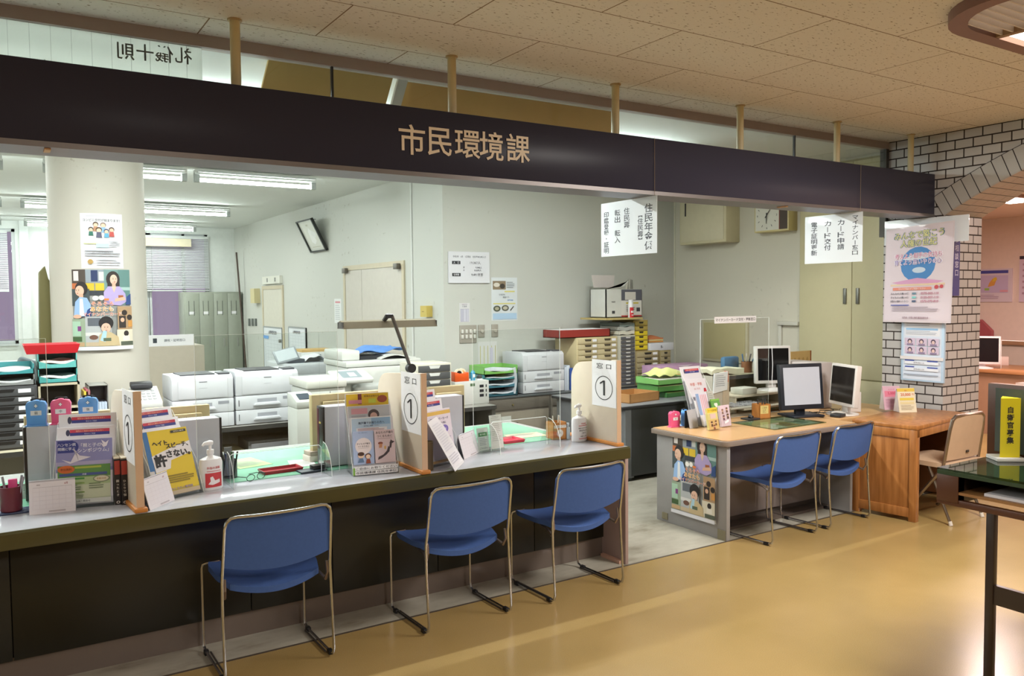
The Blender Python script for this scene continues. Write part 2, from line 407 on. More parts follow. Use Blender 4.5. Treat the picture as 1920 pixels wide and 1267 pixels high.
for x0, x1, z0, z1 in ((-5, -1.5, 0, 3.03), (.41, 2.40, 0, 3.03), (3.47, 4, 0, 3.03), (-1.5, .41, 0, 1.0), (2.40, 3.47, 0, 1.0), (-1.5, .41, 2.9, 3.03), (2.40, 3.47, 2.9, 3.03)):
    b.box(x0, x1, 15.9, 16.05, z0, z1, M('#d6dad6', .7))
b.box(.47, .60, 15.82, 15.9, 0, 3.03, M('#ccd1ce', .6)); b.box(1.05, 1.25, 15.84, 15.9, 0, 3.03, M('#ccd1ce', .6))
struct(b, 'wall_back', 0)
b = B(); b.box(-5.1, -5, -4.5, 16, 0, 3.1, M('#c9cac4', .7)); struct(b, 'wall_left', 0)
b = B(); b.box(-5, 12.05, -4.6, -4.5, 0, 3.1, M('#8f7a64', .7)); struct(b, 'wall_hall_rear', 0)
b = B(); b.box(12.0, 12.1, -4.5, 9.5, 0, 2.8, M('#e3cdc2', .75)); struct(b, 'wall_far_hall', 0)
b = B(); b.box(7.3, 12.0, 9.4, 9.5, 0, 2.8, M('#e3cdc2', .75)); struct(b, 'wall_far_hall_end', 0)
def window(n, x0, x1, z0, z1, mull):
    b = B(); fr = M('#b9bdbd', .4)
    for a in (x0, x1-.05, *mull): b.box(a, a+.05, 15.93, 15.99, z0, z1, fr)
    b.box(x0, x1, 15.93, 15.99, z0, z0+.05, fr); b.box(x0, x1, 15.93, 15.99, z1-.05, z1, fr); b.box(x0, x1, 15.86, 15.93, z0-.03, z0, fr)
    o = struct(b, f'window_{n}', 0)
    b = B(); b.box(x0+.04, x1-.04, 15.955, 15.965, z0+.04, z1-.04, GLASS); b.build('window_pane', o)
window(1, -1.5, .41, 1.0, 2.9, (-.6,)); window(2, 2.40, 3.47, 1.0, 2.9, (2.44, 3.02))
def blind(x0, x1, z0, z1, label):
    t = thing('venetian_blind', label, 'blind', ((x0+x1)/2, 15.85, z1)); w = x1-x0
    b = B(); b.box(-w/2, w/2, -.03, .03, -.05, 0, M('#c6cac8', .4)); b.build('head_rail', t)
    b = B(); k = 0; z = -.07
    while z > z0-z1+.03:
        b.add([(-w/2, -.012, z-.012), (w/2, -.012, z-.012), (w/2, .012, z+.012), (-w/2, .012, z+.012)], [(0, 1, 2, 3)], M('#c8cccb', .45)); z -= .03
    b.build('slats', t)
    b = B(); b.box(-w/2, w/2, -.015, .015, z0-z1, z0-z1+.025, M('#b9bdbb', .4)); b.build('bottom_rail', t)
    b = B()
    b.cyl((-w*.4, -.018, 0), (-w*.4, -.018, z0-z1), .003, M('#a9adab', .6), n=5)
    b.build('pull_cord', t)
blind(2.38, 3.47, 1.86, 2.86, 'grey slatted blind half lowered over the window beside the lockers')
blind(-1.4, .30, 1.86, 2.87, 'grey slatted blind at the left edge, beyond the column')
t = one(B().box(2.30, 3.14, 15.70, 15.80, 2.66, 2.80, M('#c8bfa4', .6)), 'curtain_box', 'beige box valance at the top of the blind right of the column', 'valance', smooth=0)

# --- arch wall of glazed bricks, and its pillar
m, nt, p = newmat('glazed_brick'); L = nt.links.new
ge = node(nt, 'ShaderNodeNewGeometry'); sp = node(nt, 'ShaderNodeSeparateXYZ'); sn = node(nt, 'ShaderNodeSeparateXYZ')
L(ge.outputs['Position'], sp.inputs[0]); L(ge.outputs['Normal'], sn.inputs[0])
ab = node(nt, 'ShaderNodeMath', operation='ABSOLUTE'); gt = node(nt, 'ShaderNodeMath', operation='GREATER_THAN'); gt.inputs[1].default_value = .7
L(sn.outputs['X'], ab.inputs[0]); L(ab.outputs[0], gt.inputs[0])
mx = node(nt, 'ShaderNodeMix'); L(gt.outputs[0], mx.inputs[0]); L(sp.outputs['X'], mx.inputs[2]); L(sp.outputs['Y'], mx.inputs[3])
cm = node(nt, 'ShaderNodeCombineXYZ'); L(mx.outputs[0], cm.inputs[0]); L(sp.outputs['Z'], cm.inputs[1])
br = node(nt, 'ShaderNodeTexBrick'); br.inputs['Scale'].default_value = 1; br.inputs['Brick Width'].default_value = .148; br.inputs['Row Height'].default_value = .0757; br.inputs['Mortar Size'].default_value = .0055
br.inputs['Mortar Smooth'].default_value = .1; br.inputs['Color1'].default_value = lin('#b8b5b3'); br.inputs['Color2'].default_value = lin('#aeaba9'); br.inputs['Mortar'].default_value = lin('#2b211d')
L(cm.outputs[0], br.inputs['Vector']); L(br.outputs['Color'], p.inputs['Base Color'])
mr = node(nt, 'ShaderNodeMapRange'); mr.inputs['To Min'].default_value = .28; mr.inputs['To Max'].default_value = .8; L(br.outputs['Fac'], mr.inputs['Value']); L(mr.outputs[0], p.inputs['Roughness'])
bp = node(nt, 'ShaderNodeBump', invert=True); bp.inputs['Strength'].default_value = .5; bp.inputs['Distance'].default_value = .003; L(br.outputs['Fac'], bp.inputs['Height']); L(bp.outputs[0], p.inputs['Normal'])
BRICK = m; XA, XB = 6.75, 7.31
b = B(); b.box(XA, XB, 3.84, 4.40, 0, 3.03, BRICK); struct(b, 'wall_brick_pillar', 0)
AC, AR, AZ = 1.60, 4.48, -1.52                       # arch: centre y, radius, centre z
zi = lambda y, r=AR: AZ+sqrt(r*r-(y-AC)**2)
b = B(); ys = [-.64+(3.84+.64)*i/24 for i in range(25)]; vs = []; fs = []
for y in ys:
    for x in (XA, XB): vs += [(x, y, zi(y)), (x, y, 3.03)]
for i in range(24):
    a = i*4; c = a+4
    fs += [(a, a+1, c+1, c), (a+2, c+2, c+3, a+3), (a, c, c+2, a+2), (a+1, a+3, c+3, c+1)]
b.add(vs, fs, BRICK); b.box(XA, XB, -4.5, -.64, 0, 3.03, BRICK); struct(b, 'wall_arch', 0)
b = B(); n = 56; a0 = math.asin((3.86-AC)/AR); grout = M('#241b18', .8)
P = lambda a, r: (AC+r*sin(a), AZ+r*cos(a))
for i in range(n):
    a = -a0+2*a0*i/n; c = -a0+2*a0*(i+1)/n; g = .0040/AR
    q = [P(a+g, AR+.002), P(c-g, AR+.002), P(c-g, AR+.175), P(a+g, AR+.175)]
    b.prism(q, XA-.012, XA+.02, M('#a9a6a2', .3, vary=.08, scale=3), 'x')
    q2 = [P(a+g, AR-.010), P(c-g, AR-.010), P(c-g, AR+.004), P(a+g, AR+.004)]
    for k in range(4): b.prism(q2, XA-.012+k*.143+.002, XA-.012+(k+1)*.143-.002, M('#a59d95', .3, vary=.08, scale=3), 'x')
for i in range(n):
    a = -a0+2*a0*i/n; c = -a0+2*a0*(i+1)/n
    b.prism([P(a, AR-.006), P(c, AR-.006), P(c, AR+.182), P(a, AR+.182)], XA-.006, XA+.02, grout, 'x')
struct(b, 'trim_3', 0)

# --- round concrete column
CX, CY, CR = .765, 7.4, .352
b = B(); b.lathe([(CR, 0), (CR, 3.03)], scuffed('column_paint', '#bfbbb0', '#7d6a50', .5), 64, (CX, CY)); struct(b, 'column')

# --- bulkhead and wired glass above the sign
b = B(); b.box(-5, 6.75, 4.36, 4.42, 2.97, 3.10, M('#b3a59d', .5)); struct(b, 'trim_4', 0)
b = B(); b.box(-5, 6.75, 4.372, 4.378, 2.46, 2.97, GLASS); o = struct(b, 'window_3', 0)
b = B()
for px in (623, 1491):
    x = at(px, 150, y=4.37).x; b.box(x-.006, x+.006, 4.366, 4.384, 2.46, 2.97, M('#2b2a2a', .5))
b.build('glazing_bar', o)
b = B(); x = -4.9
while x < .95: b.cyl((x, 4.381, 2.46), (x, 4.381, 2.97), .0008, M('#8f9598', .5, vary=0), n=4); x += .085
b.build('glass_wires', o)
b = B(); b.box(6.71, 6.75, 4.36, 4.42, 2.2, 2.97, M('#4b4a45', .6)); struct(b, 'trim_5', 0)

# --- doors in the records room wall
def door(n, y0, y1, h, leaves, col, closers=False):
    b = B(); x = 3.95; fr = M('#c3b9a0', .5)
    b.box(x-.02, x+.01, y0-.06, y0, 0, h+.06, fr); b.box(x-.02, x+.01, y1, y1+.06, 0, h+.06, fr); b.box(x-.019, x+.01, y0, y1, h, h+.06, fr)
    o = struct(b, f'door_{n}', 0)
    for a, c in leaves:
        q = B(); q.box(x-.012, x+.01, a+.004, c-.004, 0, h-.004, M(col, .5)); l = q.build('door_leaf', o, smooth=0)
    yk = leaves[-1][0]+.07
    q = B(); q.cyl((x-.06, yk, 1.03), (x-.012, yk, 1.03), .028, STEEL, n=12); q.build('door_knob', o)
    if closers:
        for yy in (y0+.02, y1-.12):
            q = B(); q.box(x-.07, x-.021, yy, yy+.10, h-.035, h+.03, M('#6e6a62', .4, .6), .006); q.build('door_closer', o)
    return o
door(1, 8.46, 10.20, 2.06, ((8.46, 9.65), (9.65, 10.20)), '#c4bfb5', True)
door(2, 12.95, 14.0, 1.86, ((12.95, 14.0),), '#cfccbf')
# ================================================================== sign fascia
FY = 3.93
t = thing('sign_fascia', 'long glossy black sign board lettered 市民環境課 over the counters', 'sign board', (3.0, FY, 2.35))
m, nt, p = newmat('black_gloss_panel'); p.inputs['Base Color'].default_value = lin('#373643'); p.inputs['Roughness'].default_value = .28; p.inputs['Specular IOR Level'].default_value = .07
b = B(); b.box(-8, 3.735, 0, .24, .012, .345, m, .004); b.build('board', t)
b = B(); b.box(-8, 3.735, .003, .237, -.012, .012, M('#77737a', .4, .5)); b.box(-8, 3.735, -.001, .003, -.012, .012, M('#77716f', .4, .6))
b.build('bottom_rail', t)
for px, py in ((88, 280), (1520, 380)):
    x = at(px, py, z=2.34).x-3; b = B(); b.box(x-.012, x+.012, .02, .10, -.02, -.01, M('#c59a72', .6)); b.build('joint_clip', t)
b = B()
for ch, pc in zip('市民環境課', (772, 824, 876, 921, 971)):
    q = at(pc, 262+(pc-772)*.082, y=FY); vs, fs, x0, x1, y0, y1 = glyphs(ch, .010); sc = .165
    cx, cy = (x0+x1)/2, (y0+y1)/2
    P = [(q.x-3+(v.x-cx)*sc, -.004, q.z-2.35+(v.y-cy)*sc) for v in vs]; b.add(P, fs, M('#e0cfb8', .5, vary=0))
b.build('lettering', t)
for px in (444, 848, 1154, 1388, 1570, 1709):
    x = at(px, 200, y=4.05).x-3
    b = B(); b.cyl((x, .12, .33), (x, .12, .68), .024, M('#cdbf97', .5), n=16); b.cyl((x, .12, .672), (x, .12, .68), .034, M('#b39c74', .5), n=16); b.build('hanger_post', t)
# brown boards standing in for a reflection in the glass, and a white strip
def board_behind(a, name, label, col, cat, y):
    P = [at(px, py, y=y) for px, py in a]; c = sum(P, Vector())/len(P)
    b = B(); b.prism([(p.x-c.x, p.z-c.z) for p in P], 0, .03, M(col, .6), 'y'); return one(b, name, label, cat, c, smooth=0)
board_behind([(505, 108), (738, 142), (722, 200), (490, 170)], 'reflection_board', 'brown board standing in for a glass reflection, left of the white strip', '#d0b06c', 'board', 4.62)
board_behind([(765, 142), (1146, 186), (1146, 260), (745, 210)], 'reflection_board', 'long brown board standing in for a glass reflection, right of the white strip', '#d0a864', 'board', 4.66)
board_behind([(750, 138), (768, 141), (750, 205), (733, 203)], 'white_strip', 'white strip standing between the two brown reflection boards behind the glass', '#dcdad2', 'board', 4.60)
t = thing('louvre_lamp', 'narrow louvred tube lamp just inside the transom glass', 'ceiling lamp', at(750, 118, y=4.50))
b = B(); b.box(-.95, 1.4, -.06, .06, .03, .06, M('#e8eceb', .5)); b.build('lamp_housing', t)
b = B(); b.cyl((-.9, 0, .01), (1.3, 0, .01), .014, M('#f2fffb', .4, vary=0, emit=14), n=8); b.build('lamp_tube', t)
b = B(); b.box(-.95, 1.4, -.07, .05, -.022, -.018, M('#e8eceb', .5)); [b.box(-.9+k*.05, -.894+k*.05, -.06, .06, .0, .03, M('#d5dad9', .4)) for k in range(45)]; b.build('louvre', t)  # solid pan under the slats added to block the light going down
# courtesy sheet taped inside the wired glass, read from behind
THIN, nt, p = newmat('thin_paper'); p.inputs['Base Color'].default_value = lin('#c6cbc3'); p.inputs['Roughness'].default_value = .8
tr = node(nt, 'ShaderNodeBsdfTranslucent'); tr.inputs[0].default_value = lin('#eceeea'); mx = node(nt, 'ShaderNodeMixShader'); mx.inputs[0].default_value = .8; nt.links.new(p.outputs[0], mx.inputs[1]); nt.links.new(tr.outputs[0], mx.inputs[2]); nt.links.new(mx.outputs[0], nt.nodes['Material Output'].inputs[0])
a = at(0, 35, y=4.40); c = at(377, 82, y=4.40); w = 2.2
b = B(); fn, ww, hh = face((c.x, 4.40, 2.28), (-w, 0, 0), (0, 0, c.z-2.28)); b.box(c.x-w, c.x, 4.392, 4.40, 2.46, c.z, THIN)
fn2, ww, hh = face((c.x-w, 4.392, 2.28), (w, 0, 0), (0, 0, c.z-2.28))
items = []
for i, ch in enumerate('則十儀礼'):
    q = at(236+36*i, 96+i*3, y=4.39); items.append(('t', (q.x-(c.x-w))/w, (q.z-2.28)/(c.z-2.28), .085/(c.z-2.28), ch, '#6b706c', dict(mir=1, b=.012)))
for i, ch in enumerate('一人はいつも親切にしよう礼'):
    q = at(60+24*i, 108+i*3.5+10, y=4.39)
    items.append(('t', (q.x-(c.x-w))/w, (q.z-2.28)/(c.z-2.28), .05/(c.z-2.28), ch, '#767b76', dict(mir=1)))
b.art(fn2, items, ww, hh); one(b, 'wall_chart', 'pale chart headed 礼儀十則, read from behind through the wired glass', 'chart')

# ================================================================== service counter
CF, CH = 3.93, .75
t = thing('service_counter', 'long low service counter with pale grey top and dark olive front', 'counter', (1.0, CF, 0))
OLIVE = M('#17150a', .4, scale=5); OEDGE = M('#433f22', .3)
L0, L1 = -4.0, 2.385
b = B(); b.box(L0, L1-.005, .012, .60, .715, .75, M('#b0b2bb', .12, vary=.03), .004); b.build('worktop', t)
b = B(); b.prism([(-.004, .69), (.0, .675), (.03, .672), (.6, .672), (.6, .714), (.02, .7495), (.008, .7495), (-.002, .74)], L0, L1, OEDGE, 'x'); b.build('worktop_edge', t)
x = L0
for x1 in (-2.96, -2.16, -.96, .07, .50, 1.13, 1.80, 2.35):
    b = B(); b.box(x+.002, x1-.002, .22, .245, .125, .675, OLIVE, .002); b.build('front_panel', t); x = x1
b = B(); b.box(L0, 2.35, .25, .27, 0, .66, M('#3a3430', .5)); b.build('carcass', t)
b = B(); b.box(L0, 2.35, .235, .26, 0, .135, M('#6e625a', .3, .3)); b.build('plinth', t)
b = B(); b.box(2.345, 2.37, .0, .58, 0, .675, M('#9c8680', .4), .003); b.build('end_panel', t)
b = B(); b.box(2.32, 2.345, .03, .22, .0, .02, M('#c9a08c', .4)); b.build('floor_strip', t)
# staff desks behind the counter
t = thing('staff_desk', 'grey staff desk run behind the service counter', 'desk', (1.2, 4.56, 0))
b = B(); b.box(-3, 2.15, 0, .72, .715, .745, M('#9a9c9a', .4)); b.build('desk_top', t)
b = B(); b.box(-3, 2.15, .68, .70, .05, .715, M('#6d6d69', .5)); b.build('modesty_panel', t)
for x in (-1.2, .45, 2.10):
    b = B(); b.box(x, x+.04, .02, .70, 0, .715, M('#6d6d69', .5)); b.build('side_panel', t)
def mat_on(x0, x1, y0, y1, label):
    b = B(); b.box(-(x1-x0)/2, (x1-x0)/2, 0, y1-y0, 0, .003, M('#7fbd9f', .12, vary=.03)); return one(b, 'desk_mat', label, 'desk mat', ((x0+x1)/2, y0, .7502), group='green desk mats', smooth=0)
b = mat_on(1.02, 1.80, 4.33, 5.15, 'green desk mat on the staff side behind the red-labelled sanitizer'); mat_on(2.62, 3.28, 4.42, 5.2, 'green desk mat on the staff side between the card stands and the pen box')
mat_on(-.3, .22, 4.3, 5.0, 'green desk mat at the far left end of the counter')
# ================================================================== card desk with the collage poster
DX, DF = 4.20, 3.895
t = thing('staff_desk', 'grey staff desk behind the card desk, under the monitor riser', 'desk', (4.95, 4.66, 0))
b = B(); b.box(-.18, .74, 0, .345, .67, .6995, M('#a89c8c', .4), .003); b.build('desk_top', t)
for x in (-.15, .70): b = B(); b.box(x, x+.03, .02, .33, 0, .67, M('#6d6d69', .5)); b.build('side_panel', t)
t = thing('card_desk', 'low desk with tan wood top and grey panels, poster on its end', 'desk', (DX, DF, 0))
GREY = M('#8f8d8c', .4); b = B(); TAN = M('#c69c6c', .28, vary=.08, scale=6)
def rtop(x0, x1, y0, y1, r):
    P = [(x1, y0), (x1, y1), (x0, y1)]+[(x0+r-r*cos(radians(a)), y0+r-r*sin(radians(a))) for a in range(0, 91, 15)]
    return P
b.prism(rtop(.02, 1.45, .012, .74, .05), .672, .701, TAN, 'z'); b.build('desk_top', t)
b = B(); b.prism(rtop(.005, 1.45, -.004, .745, .055), .660, .696, M('#85786e', .4), 'z', .003); b.build('top_edge', t)
b = B(); b.box(.04, .075, .02, .72, .0, .665, GREY, .003); b.box(.036, .04, .03, .10, .0, .07, M('#7d765e', .6)); b.box(.036, .04, .6, .66, .02, .07, M('#7d765e', .6)); b.build('end_panel', t)
b = B(); b.box(.075, 1.41, .30, .32, .06, .66, M('#7b706c', .4)); b.build('front_panel', t)
b = B(); b.box(.075, 1.41, .32, .34, 0, .10, M('#4e4743', .4)); b.box(.075, 1.41, .20, .34, 0, .02, M('#5f554e', .4)); b.build('plinth', t)
b = B(); b.box(1.41, 1.44, .02, .72, 0, .665, GREY); b.build('end_panel', t)
# tan return behind it, reaching to the pillar
t = thing('return_desk', 'tan wood return desk running back to the brick pillar', 'desk', (5.71, 4.02, 0))
b = B(); b.box(0, 1.02, .06, .75, .665, .699, TAN, .004); b.build('desk_top', t)
b = B(); b.box(.02, 1.0, .70, .73, 0, .665, GREY); b.box(.02, .05, .1, .7, 0, .665, GREY); b.build('panels', t)
# brown wooden table
WOOD, nt, p = newmat('oiled_wood'); L = nt.links.new
tc = node(nt, 'ShaderNodeTexCoord'); mp = node(nt, 'ShaderNodeMapping'); mp.inputs['Scale'].default_value = (14, 14, 1.1)
n1 = node(nt, 'ShaderNodeTexNoise'); n1.inputs['Scale'].default_value = 2.2; n1.inputs['Detail'].default_value = 5
cr = node(nt, 'ShaderNodeValToRGB'); cr.color_ramp.elements[0].position = .3; cr.color_ramp.elements[0].color = lin('#8a5628'); cr.color_ramp.elements[1].position = .7; cr.color_ramp.elements[1].color = lin('#b47a44')
L(tc.outputs['Object'], mp.inputs[0]); L(mp.outputs[0], n1.inputs['Vector']); L(n1.outputs['Fac'], cr.inputs[0]); L(cr.outputs[0], p.inputs['Base Color']); p.inputs['Roughness'].default_value = .32
t = thing('wooden_table', 'brown wooden table with panelled side beside the brick pillar', 'table', (5.732, 3.446, 0), radians(8))
b = B(); b.box(0, 1.0, 0, .50, .69, .722, WOOD, .006); b.build('table_top', t)
b = B(); b.box(.01, 1.0, .006, .04, .63, .69, WOOD, .003); b.build('apron', t)
b = B(); b.box(.012, .035, .03, .48, .03, .66, WOOD, .003); b.box(.004, .05, .04, .47, .03, .10, WOOD, .003); b.box(.004, .05, .04, .47, .62, .69, WOOD, .003); b.build('side_panel', t)
b = B(); b.box(.03, .98, .44, .46, .10, .69, M('#5a3416', .5)); b.build('back_panel', t)
b = B(); b.box(.955, .975, .03, .48, .03, .69, M('#5a3416', .5)); b.build('side_panel', t)
for x, y in ((.003, .006), (.94, .006), (.003, .44), (.94, .44)):
    b = B(); b.box(x, x+.055, y, y+.055, 0, .69, WOOD, .004); b.build('leg', t)
# ================================================================== blue chairs
BLUE = BLUEB = M('#38558f', .85, vary=.10, scale=60, bump=.2)
def chair():
    t = thing('visitor_chair', 'x', 'chair', (0, 0, 0), 0, 'blue visitor chairs')
    hw = .25
    # local: back at -y (nearest the hall), seat front at +y
    for s in (-1, 1):
        b = B(); b.tube([(s*hw, -.205, .30), (s*hw, -.225, .05), (s*hw, -.215, .022), (s*hw, -.185, .012), (s*hw, .165, .012), (s*hw, .195, .022), (s*hw, .205, .055), (s*hw, .205, .405), (s*(hw-.004), .20, .425), (s*(hw-.02), .19, .432), (s*.17, .185, .434)], .0065, CHROME, 8); b.build('side_frame', t)
        b = B(); b.tube([(s*(hw-.015), -.19, .46), (s*(hw-.013), -.198, .41), (s*(hw-.016), -.175, .372), (s*(hw-.03), -.12, .39), (s*(hw-.05), .0, .40)], .0075, M('#8d8078', .3, .8), 8); b.build('seat_bracket', t)
        for y in (-.17, .15):
            b = B(); b.cb(s*hw, y, .011, .022, .036, .022, BLACK, .004); b.build('floor_glide', t)
        b = B(); b.cyl((s*(hw-.018), -.16, .011), (s*(hw-.018), .14, .011), .0045, M('#3c3734', .4), n=6); b.build('runner', t)  # the runner's shade is put into its dark colour
    pts = [(-hw, -.205, .30), (-hw+.002, -.20, .45), (-hw+.008, -.245, .70), (-hw+.016, -.251, .728), (-hw+.035, -.256, .744), (-hw+.06, -.259, .748)]
    mid = [(x*.19, -.262-.022*(1-x*x), .748) for x in (-.6, -.2, .2, .6)]
    b = B(); b.tube(pts+mid+[(-x, y, z) for x, y, z in pts[::-1]], .0075, CHROME, 8); b.build('back_frame', t)
    def bk(u, v):
        x = (u-.5)*2; e = 1-x*x; z0 = .518-.035*e; z1 = .744
        c = max(0, abs(x)-.86)/.14; z1 -= .045*c*c; z = z0+(z1-z0)*v
        return ((hw-.012)*x, -.203-.045*(z-.45)/.3-.022*e, z)
    b = B(); b.slab(bk, 16, 8, (0, .022, 0), BLUEB); b.build('backrest', t)
    def st(u, v):
        x = (u-.5)*2; y = -.16+.36*v; e = 1-x*x
        z = .437-.035*e*(1-.35*v)-.012*max(0, .2-v)/.2
        w = .205+.03*min(1, v*3)-.02*max(0, v-.85)/.15
        return (w*x, y-.03*e*(1-v), z)
    b = B(); b.slab(st, 14, 10, (0, 0, -.028), BLUE); b.build('seat', t)
    return t
CHS = [((1.075, 3.895), 0., 'blue chair with chrome frame, nearest the left end of the counter'), ((2.055, 3.87), 1.5, 'blue chair with chrome frame, middle one at the long counter'),
       ((2.83, 3.865), 1.6, 'blue chair with chrome frame, at the right end of the long counter'), ((4.64, 3.89), 3.0, 'blue chair with chrome frame at the card desk, nearer the collage poster'),
       ((5.30, 3.92), 3.0, 'blue chair with chrome frame at the card desk, nearer the wooden table')]
c0 = None
for (x, y), a, lab in CHS:
    if c0 is None: c0 = chair(); c0.location = (x, y, 0); c0.rotation_euler.z = radians(a); c0['label'] = lab
    else: dup(c0, (x, y, 0), radians(a), lab)
# ================================================================== beige folding chair
t = thing('folding_chair', 'beige folding chair with steel frame tucked at the wooden table', 'chair', (6.09, 3.33, 0), 0)
BEI = M('#b3977c', .7, vary=.08)
fr = M('#8f8378', .3, .9)
hw = .235
b = B(); top = [(-hw, -.01, .42), (-hw+.01, -.05, .70), (-hw+.025, -.06, .775), (-hw+.06, -.064, .80)]
b.tube([(-hw, .30, .015)]+top+[(-x, y, z) for x, y, z in top[::-1]]+[(hw, .30, .015)], .0125, fr, 8); b.build('back_frame', t)
b = B(); b.tube([(-hw+.02, -.06, .015), (-hw+.02, .12, .43), (hw-.02, .12, .43), (hw-.02, -.06, .015)], .011, fr, 8); b.build('front_legs', t)
b = B(); b.slab(lambda u, v: ((hw-.022)*(2*u-1)*(1-.12*max(0, v-.85)/.15), -.022-.045*v-.01*(1-(2*u-1)**2), .47+.325*v), 10, 8, (0, .018, 0), BEI); b.build('backrest', t)
b = B(); b.cb(.03, -.043, .52, .04, .006, .018, M('#2a241f', .4), .003); b.build('hand_slot', t)
b = B(); b.slab(lambda u, v: ((hw+.0)*(2*u-1), -.06+.40*v, .45+.008*(1-(2*u-1)**2)), 10, 8, (0, 0, -.035), BEI); b.build('seat', t)
for s in (-1, 1):
    b = B(); b.cyl((s*(hw-.02), -.065, 0), (s*(hw-.02), -.055, .03), .014, M('#cfc7bd', .5), n=10); b.build('foot', t)
# ================================================================== standing writing table
t = thing('writing_table', 'dark framed standing writing table with glass top at the right edge', 'table', (3.655, 2.10, 0))
BR = M('#4e2c19', .4, vary=.1); DK = M('#2c1f17', .35); WL, WD = 1.7, .95
b = B(); b.box(0, WD, -WL, 0, .890, .900, clear_mat('table_glass', '#a9bba9', .10)); b.build('glass_top', t)
b = B(); b.box(.0, WD, -WL, 0, .872, .889, M('#33432f', .3)); b.box(.05, .45, -.42, -.06, .8891, .8897, M('#cfcbc4', .6)); b.build('table_top', t)
b = B(); b.box(-.004, .05, -.10, .0, .75, .872, BR, .003); b.box(.0, WD, -.10, -.085, .75, .872, DK); b.box(0, WD, -.02, 0, .75, .872, BR); b.build('end_box', t)
b = B(); b.box(.0, WD, -WL, -.1, .790, .802, M('#8a6238', .5)); b.build('shelf', t)
b = B(); b.box(.0, .03, -WL, -.0, .735, .765, BR, .002); b.box(.40, .43, -WL, -.1, .765, .872, DK); b.build('apron', t)
for x, y in ((.005, -.255), (WD-.04, -.255), (.005, -WL+.2), (WD-.04, -WL+.2)):
    b = B(); b.box(x, x+.035, y, y+.035, 0, .74, DK, .003); b.build('leg', t)
b = B(); b.box(.012, .034, -WL+.2, -.24, .335, .42, DK); b.build('stretcher', t)
b = B(); b.box(.485, .525, -WL, .03, .90, 1.255, BR, .004); b.box(.48, .485, -WL, -.01, .925, 1.235, M('#46504c', .5)); b.build('divider', t)
# ================================================================== on the service counter
def base2(a, c, z):
    A, C_ = at(*a, z=z), at(*c, z=z); d = C_-A
    return (A+C_)/2, atan2(d.y, d.x), d.length
def lean(deg): return Matrix.Rotation(-radians(deg), 4, 'X')
# --- window boards with the number one
CREAM = M('#cdc0ad', .45, vary=.05); RAW = M('#c99a63', .5)
def number_board(loc, ln, label, rz=0., sheet_h=.33):
    t = thing('window_board', label, 'divider board', loc, rz, 'window number boards')
    b = B(); R = .13; H = .545
    pts = [(0, .012), (ln, .012), (ln, H-.03-R*.9)]+[(ln-R+R*cos(radians(a)), H-.03-R*.9+R*.9*sin(radians(a))) for a in range(10, 91, 10)]+[(0, H)]
    b.prism(pts, -.016, .016, CREAM, 'x', .002); b.build('board_panel', t)
    b = B(); b.box(-.0165, .0165, -.004, 0, .012, H, M('#c8a88a', .5)); b.build('edge_band', t)
    b = B(); b.box(-.028, .028, -.02, ln+.02, 0, .022, M('#bd7a35', .45), .006); b.build('foot_rail', t)
    b = B(); w = .245; b.box(-.0175, -.0165, .004, .004+w, H-.005-sheet_h, H-.005, PAPER)
    fn, ww, hh = face((-.0175, .004+w, H-.005-sheet_h), (0, -w, 0), (0, 0, sheet_h))
    b.art(fn, [('t', .33, .865, .13, '窓', '#2a2a2c', dict(b=.006, w=.27, fill=1)), ('t', .70, .865, .12, '口', '#2a2a2c', dict(b=.006, w=.20, fill=1)), ('o', .5, .40, .36, .26, .020, '#1d1d1f'), ('r', .48, .24, .55, .56, '#1d1d1f'), ('p', [(.34, .475), (.485, .525), (.55, .56), (.48, .56), (.34, .505)], '#1d1d1f')], ww, hh)
    b.build('number_sheet', t); return t
number_board((.545, 3.965, .7502), .56, 'cream window board numbered 1, edge-on beside the yellow booklet at the left', radians(3))
number_board((1.955, 3.95, .7502), .58, 'cream window board numbered 1 in the middle, under the desk lamp')
number_board((3.335, 3.98, .7502), .48, 'cream window board numbered 1 at the right end of the counter', 0, .30)

